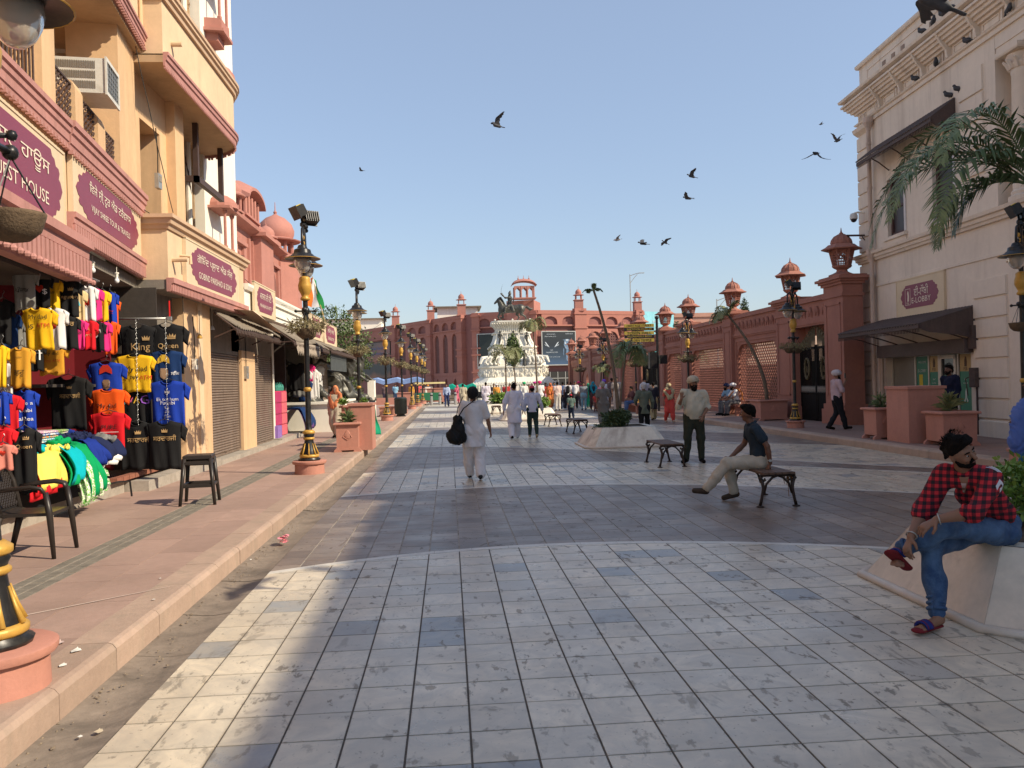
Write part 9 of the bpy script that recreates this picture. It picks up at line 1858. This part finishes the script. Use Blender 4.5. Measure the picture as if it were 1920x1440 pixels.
k = newmat('sheer_blue_cloth'); k.b.inputs['Base Color'].default_value = (.10,.18,.52,1); k.b.inputs['Roughness'].default_value = .7; k.b.inputs['Alpha'].default_value = .80
g = SDF(.04); g.cap((-.02,-.05,1.42),(-.30,-.20,1.15),.10,.16, fd=(0,1,0), ff=.5).cap((-.30,-.20,1.15),(-.42,-.22,.78),.16,.15, fd=(0,1,0), ff=.45).cap((-.42,-.22,.78),(-.18,-.15,.70),.15,.10, fd=(0,1,0), ff=.45).cap((0,-.1,1.5),(.2,-.1,1.25),.1,.1); o = sdf_obj(g, 'sheer_scarf', k.m, bw, .016,(.008,24,3)); o.rotation_euler = (0,0, R_(-60))
sit = dict(pel=(0,0,.55), wai=(0,.03,.69), che=(0,.10,.90), nek=(0,.15,1.06), hed=(0,.19,1.19), shR=(.17,.13,1.0), shL=(-.17,.13,1.0), elR=(.22,.26,.76), elL=(-.22,.26,.76), wrR=(.1,.42,.68), wrL=(-.1,.42,.68), knR=(.10,.42,.53), knL=(-.10,.42,.53), anR=(.10,.46,.10), anL=(-.10,.46,.10), toR=(.11,.62,.035), toL=(-.11,.62,.035), hiR=(.09,.03,.54), hiL=(-.09,.03,.54))
sbn = thing('stone_bench', 'red stone bench against the lattice wall', 'bench', (11.25,31.9,.17)); q = MB(); q.box(-.25,.25,-.8,.8,.36,.44); q.build('bench_slab', REDS, sbn); [MB().box(-.2,.2, y_-.1, y_+.1,0,.36).build('support', REDS, sbn) for y_ in (-.6,.6)]
person('man in a light blue shirt and dark turban sitting on the red stone bench', 11.2,32.3,.17, R_(100),1.6, sit, 'shirt', cm('light_blue_shirt', (.20,.34,.48)), 'half', .6, 'pants', cm('grey_trousers', (.12,.12,.13)), head='turban', headc=cm('navy_turban', (.015,.02,.06)), h=.02, beard='big', seed=19, group='men on the stone bench')
person('man in a white turban and orange sash sitting on the stone bench', 11.2,31.5,.17, R_(95),1.62, sit, 'shirt', Wc, 'half', .6, 'pants', cm('grey_trousers', 0), head='turban', headc=Wc, h=.02, beard='big', seed=20, group='men on the stone bench')
osx = thing('orange_sash', 'orange sash over the shoulder of the seated man in the white turban', 'sash', (11.2,31.5,.17), R_(95)); q = MB(); q.tube([(-.12,.05,1.05),(-.1,.25,.9),(.05,.32,.75)], .05,6, flatk=.4); q.tube([(-.12,.05,1.05),(-.2,-.1,.9),(-.2,-.12,.6)], .06,6, flatk=.4); q.build('sash_cloth', cm('orange_sash', (.6,.2,.04)), osx)
person('woman in a beige dress and orange scarf standing behind the left planter', -3.42,25.2,.17, R_(165),1.55, dict(stepL), 'kurta', cm('beige_dress', (.42,.36,.27)), 'long', .35, 'shalwar', cm('beige_dress', 0), head='scarf', headc=cm('orange_scarf', (.62,.22,.10)), h=.018, flare=.03, seed=21)
person('man in a grey kurta and striped turban walking away behind the middle shrub', 5.30,28.3,0, R_(0),1.62, dict(stepR, elR=(.26,.0,1.12), wrR=(.28,.08,.88)), 'kurta', cm('grey_kurta', (.17,.155,.14)), 'half', .5, 'loose', cm('grey_kurta', 0), head='patka', headc=cm('khaki_turban', (.36,.31,.24)), h=.02, fat=1.1, flare=.03, seed=22)
person('boy in a green checked shirt walking away behind the small empty bench', 5.1,34.5,0,0,1.12, dict(stepL), 'shirt', cm('green_check', (.10,.15,.13)), 'half', .86, 'pants', cm('dark_jeans', (.015,.025,.05)), head='cap', headc=cm('crimson_cap', (.45,.03,.05)), h=.022, fat=1.2, seed=23)
# --- the crowd in front of the monument and along the wall
CW_ = [ # u, feet v, height m, facing, top, colour, sleeve, hem, bottom kind+colour, head, head colour, label
 (838,763,1.68,175,'shirt',(.42,.50,.68),'long',.86,'pants',(.02,.03,.09),'hair',None,'man in a pale blue shirt and navy trousers walking towards the camera'),
 (869,768,1.66,5,'kurta',(.42,.36,.26),'long',.5,'loose',(.42,.36,.26),'hair',None,'person in a beige kurta just left of the black-wrapped walker'),
 (912,769,1.72,0,'kurta',(.68,.62,.68),'long',.52,'loose',(.66,.62,.66),'hair',None,'man in a pinkish white kurta walking away right of the turbaned walker'),
 (927,762,1.62,170,'shirt',(.10,.09,.10),'half',.86,'pants',(.03,.03,.05),'hair',None,'man in a dark shirt beside the orange-clad man'),
 (932,763,1.60,180,'kurta',(.66,.30,.06),'long',.5,'loose',(.6,.3,.1),'cap',(.7,.7,.7),'man in orange with a white cap behind the low planter'),
 (950,764,1.62,180,'shirt',(.45,.05,.05),'half',.86,'pants',(.05,.05,.08),'hair',None,'person in red at the left of the central crowd'),
 (957,762,1.6,150,'shirt',(.30,.26,.30),'long',.86,'pants',(.05,.05,.06),'hair',None,'person in a grey top next to the red one'),
 (984,766,1.66,10,'kurta',(.68,.66,.62),'long',.5,'loose',(.6,.6,.6),'turban',(.05,.45,.18),'man with a bright green turban between the pair in white'),
 (992,764,1.5,180,'shirt',(.12,.06,.05),'half',.86,'pants',(.08,.05,.05),'hair',None,'person in dark brown standing in the crowd behind the pair'),
 (1004,765,1.66,180,'shirt',(.62,.60,.60),'half',.86,'pants',(.1,.1,.12),'turban',(.6,.05,.30),'person with a magenta turban just right of the pair'),
 (1013,771,1.70,5,'kurta',(.70,.68,.66),'half',.52,'loose',(.68,.66,.66),'turban',(.72,.06,.20),'man in a white kurta with a hot pink turban walking away'),
 (1027,768,1.08,5,'kurta',(.66,.30,.38),'half',.6,'pants',(.12,.16,.28),'cap',(.7,.66,.66),'small child in pink with a white cap'),
 (1033,769,1.58,190,'kurta',(.62,.22,.05),'long',.4,'shalwar',(.6,.2,.06),'scarf',(.55,.15,.06),'woman in orange with a covered head'),
 (1024,763,1.6,180,'shirt',(.6,.08,.06),'half',.86,'pants',(.1,.05,.05),'hair',None,'person in bright red behind the orange woman'),
 (1046,770,1.64,10,'tshirt',(.66,.50,.44),'short',.88,'pants',(.58,.54,.48),'hair',None,'young man in a striped top and pale trousers walking away'),
 (1056,767,1.62,0,'shirt',(.30,.44,.64),'half',.88,'pants',(.02,.03,.06),'hair',None,'man in a light blue shirt by the striped young man'),
 (1065,767,1.64,0,'tshirt',(.66,.64,.64),'short',.88,'pants',(.02,.02,.03),'hair',None,'young man in white with a dark backpack walking away'),
 (1071,764,1.6,20,'shirt',(.12,.14,.22),'half',.88,'pants',(.06,.08,.14),'hair',None,'person in dark blue behind the backpacker'),
 (1079,766,1.66,175,'shirt',(.68,.66,.66),'rolled',.88,'pants',(.04,.035,.04),'cap',(.05,.05,.05),'man in a white shirt and black trousers facing the camera'),
 (1086,763,1.6,180,'shirt',(.5,.06,.1),'half',.88,'pants',(.1,.1,.12),'turban',(.6,.04,.15),'person with a red turban behind the man in white'),
 (1095,769,1.56,170,'kurta',(.22,.24,.26),'half',.75,'slim',(.20,.34,.42),'hair',None,'woman in a patterned grey top and pale jeans'),
 (1104,765,1.5,180,'kurta',(.02,.24,.13),'long',.4,'shalwar',(.02,.24,.13),'scarf',(.02,.28,.15),'woman draped in green'),
 (1113,768,1.6,185,'kurta',(.03,.03,.04),'long',.5,'shalwar',(.10,.05,.05),'scarf',(.02,.25,.32),'woman in black with a turquoise scarf'),
 (1117,772,.95,180,'tshirt',(.42,.06,.05),'short',.86,'pants',(.2,.1,.08),'hair',None,'toddler in red beside the woman in black'),
 (1121,770,.9,170,'tshirt',(.05,.45,.60),'short',.8,'pants',(.05,.45,.60),'hair',None,'small child in bright cyan'),
 (1129,771,1.5,190,'kurta',(.68,.22,.32),'half',.35,'shalwar',(.7,.2,.32),'hair',None,'woman in pink left of the purple turban'),
 (1134,768,1.68,10,'kurta',(.68,.68,.72),'long',.5,'loose',(.66,.66,.7),'turban',(.18,.08,.50),'man in white with a purple turban'),
 (1157,772,1.62,180,'kurta',(.40,.34,.30),'half',.5,'loose',(.4,.34,.3),'hair',None,'man in a dull beige kurta near the wall'),
 (1148,765,1.6,5,'shirt',(.16,.12,.12),'half',.86,'pants',(.05,.05,.06),'hair',None,'person in dark clothes by the arch in the wall'),
 (968,760,1.6,180,'shirt',(.60,.55,.50),'half',.86,'pants',(.1,.1,.1),'hair',None,'person in cream behind the pair in white'),
 (998,760,1.55,175,'shirt',(.20,.10,.08),'half',.86,'pants',(.1,.08,.08),'hair',None,'person in brown deep in the crowd'),
 (1040,761,1.6,180,'shirt',(.15,.2,.3),'half',.86,'pants',(.05,.05,.08),'hair',None,'person in slate blue deep in the crowd'),
 (1090,759,1.6,180,'shirt',(.1,.1,.1),'half',.86,'pants',(.05,.05,.08),'hair',None,'person in black deep in the crowd'),
 (1226,788,1.55,5,'kurta',(.02,.02,.03),'long',.5,'loose',(.35,.28,.15),'hair',None,'person in black with patterned trousers by the far gate'),
 (1210,772,1.68,185,'shirt',(.50,.52,.60),'half',.86,'pants',(.1,.1,.14),'hair',None,'man in a pale lilac shirt half hidden behind the white-wrapped man'),
 (742,756,1.6,180,'shirt',(.25,.45,.60),'half',.86,'pants',(.05,.08,.15),'hair',None,'person in light blue under the blue stall awning'),
 (772,757,1.6,160,'kurta',(.62,.30,.05),'long',.5,'loose',(.5,.3,.1),'hair',None,'person in yellow-orange between the far left lamp posts'),
 (786,754,1.6,180,'kurta',(.6,.10,.10),'long',.5,'loose',(.5,.1,.1),'hair',None,'person in red between the far left lamp posts'),
 (803,755,1.62,200,'shirt',(.66,.64,.68),'half',.86,'pants',(.3,.3,.34),'turban',(.7,.28,.05),'man in white with an orange turban by the far bollards'),
 (858,757,1.55,180,'kurta',(.62,.14,.22),'half',.4,'shalwar',(.6,.15,.2),'scarf',(.6,.12,.18),'woman in rose pink by the green heap'),
 (722,757,1.6,180,'shirt',(.15,.1,.1),'half',.86,'pants',(.06,.05,.08),'hair',None,'person in dark clothes beside the far left stall')]
for i, (u, v, H, fc, top_, c, sl_, hm, bt, bc, hd, hc, lb_) in enumerate(CW_):
 p = G(u, v, .17 if u < 790 or u > 1140 and u < 1160 else 0); ov = dict(stepR if i % 3 == 0 else stepL if i % 3 == 1 else {})
 person(lb_, p[0], p[1], p[2], R_(fc), H*(1 if H > 1.2 else 1.0), ov, top_, cm('crowd_top_%d' % i, c), sl_, hm, bt, cm('crowd_bottom_%d' % i, bc), head=hd, headc=cm('crowd_head_%d' % i, hc) if hc else None, h=.026 if p[1] < 55 else .032, flare=.03 if top_ == 'kurta' else 0, seed=40+i, group='people in the far crowd', fat=1.0+.12*(i % 3))
bp2 = thing('backpack', 'dark backpack on the young man in white in the crowd', 'backpack', tuple(G(1065,767)),0); g = SDF(.05); g.cap((0,-.18,1.05),(0,-.18,1.3),.13,.11, fd=(0,1,0), ff=.6); sdf_obj(g, 'bag_body', BLKc, bp2,.03)
p = G(1168,775,.17); sb3 = thing('stone_bench', 'far red stone bench by the recessed wall panel', 'bench', (p[0]+.6, p[1], .17)); q = MB(); q.box(-.25,.25,-1.2,1.2,.36,.44); q.build('bench_slab', REDS, sb3); [MB().box(-.2,.2, y_-.1, y_+.1,0,.36).build('support', REDS, sb3) for y_ in (-.9,.9)]
person('person in a maroon top and blue jeans sitting on the far stone bench', p[0]+.55, p[1], .17, R_(95),1.55, sit, 'shirt', cm('maroon_top', (.12,.05,.05)), 'half', .6, 'pants', cm('far_blue_jeans', (.07,.12,.25)), head='hair', h=.026, seed=95, group='people in the far crowd')
# ---------------------------------------------------------------- birds
PIG = mat('pigeon_grey', (.055,.055,.062),.7,.35,18,.2); PIGL = mat('pigeon_pale', (.20,.19,.20),.7,.3,18,.2)
def bird(label, p, yaw, el, el2, s=1., pitch=0., m=PIG):
 r = thing('pigeon', label, 'bird', p, yaw, 'flying pigeons', s); r.rotation_euler = (pitch, 0, yaw); g = SDF(.02); g.cap((0,-.07,0),(0,.06,.005),.036,.042).ell((0,.135,.03),(.024,.03,.026)).cap((0,.15,.03),(0,.178,.024),.009,.003).cap((0,-.08,0),(0,-.19,.0),.028,.03, fd=(0,0,1), ff=.25)
 sdf_obj(g, 'bird_body', m, r, .011)
 for sg, e in ((1, el),(-1, el2)):
  q = MB(); pts = []; st = 9
  for i in range(st+1):
   t = i/st; x = sg*(.03+.13*t if t < .42 else .085+.26*(t-.42)/.58*1.0); bend = e*(1.0 if t < .42 else 1.0-.55*(t-.42)); z = .01+.37*t*math.sin(bend); x = sg*(.02+.37*t*math.cos(bend)); yl = .06+.03*math.sin(math.pi*min(1, t*1.6))-.10*max(0, t-.4)**1.2*1.6; yt = yl-(.105*(1-t**2.4)+.012)-.02*(i % 2)
   pts.append((x, yl, yt, z))
  V = [(x, yl, z+.004) for x, yl, yt, z in pts]+[(x, yt, z) for x, yl, yt, z in pts]+[(x, yl, z-.004) for x, yl, yt, z in pts]+[(x, yt, z-.002) for x, yl, yt, z in pts]; k_ = st+1
  q.add(V, [(i, i+1, k_+i+1, k_+i) for i in range(st)]+[(2*k_+i, 3*k_+i, 3*k_+i+1,2*k_+i+1) for i in range(st)]+[(i, 2*k_+i, 2*k_+i+1, i+1) for i in range(st)]+[(k_+i, k_+i+1,3*k_+i+1,3*k_+i) for i in range(st)]); q.build('wing', m, r)
 return r
BD = [(932,236,24,1.9,.75,1.15,'wings raised high, alone in the upper middle of the sky'),(678,320,60,1.2,.3,.5,'tiny in the left half of the sky'),(1540,233,70,1.3,.5,.2,'tiny above the pair near the bank'),(1571,264,34,.3,1.05,.9,'wings up, nearest the bank cornice'),(1530,288,24,2.3,-.3,-.9,'wings swept down left of the bank'),(1297,331,32,1.4,.75,.8,'wings in a shallow V above the lantern pillars'),(1290,372,30,.9,.25,.5,'gliding just below the V-winged one'),(1158,450,40,1.7,.35,.55,'pale one on the left of the low trio'),(1206,457,30,1.5,.75,-.1,'middle one of the low trio'),(1247,455,40,1.8,-.2,.6,'right one of the low trio'),(1798,114,23,2.6,.55,.95,'pale one passing in front of the bank cornice')]
for u, v, d, yw, e1, e2, l in BD: bird('flying pigeon, '+l, _C+ray(u, v)*d, yw, e1, e2,1.2, random.uniform(-.4,.5), PIGL if 'pale' in l else PIG)
bird('large dark pigeon wing close overhead at the top right', _C+ray(1752,4)*5.2,1.35,.18,.35,1.0,.5)
def perched(label, p, yaw, s=1.1):
 r = thing('pigeon', 'perched pigeon '+label, 'bird', p, yaw, 'perched pigeons', s); g = SDF(.02); g.cap((0,-.05,.07),(0,.05,.10),.05,.052).ell((0,.085,.165),(.026,.03,.028)).cap((0,.06,.11),(0,.085,.16),.038,.024).cap((0,.10,.165),(0,.13,.158),.008,.003).cap((0,-.06,.07),(0,-.17,.03),.035,.022, fd=(0,0,1), ff=.4).cap((.015,0,.05),(.015,.01,0),.006).cap((-.015,0,.05),(-.015,.01,0),.006); sdf_obj(g, 'bird_body', PIG, r, .011)
def fac(u, v, x): # point on the bank facade pushed out by x
 a = EL(-x, 0,0); b = EL(-x, -10,0); d = ray(u, v); n = np.array([b[1]-a[1], -(b[0]-a[0]),0]); return _C+d*((a-_C).dot(n)/d.dot(n))
for u, v, x, yw, l in ((1729,66,.40,.3,'on the cornice, first from the left'),(1750,50,.40,2.8,'on the cornice, second from the left'),(1768,39,.40,.2,'on the cornice, third from the left'),(1773,29,.40,1.5,'on the cornice, close behind the third'),(1782,16,.40,.5,'on the cornice, highest of the row'),(1891,34,.09,2.9,'on the architrave at the top right'),(1813,80,.09,.2,'on the architrave above the right window'),(1755,128,.09,2.6,'on the architrave in the middle'),(1716,153,.09,.4,'on the architrave, lowest on the left')):
 p = fac(u, v, x); p[2] = {True: 10.11, False: 9.285}[x > .3]; perched(l, p, yw)
for u, v, l in ((1798,186, 'at the high end of the upper awning'),(1780,190, 'beside the one at the end of the upper awning')): p = fac(u, v, .05); p[2] = 8.32; perched(l, p, 1.0)
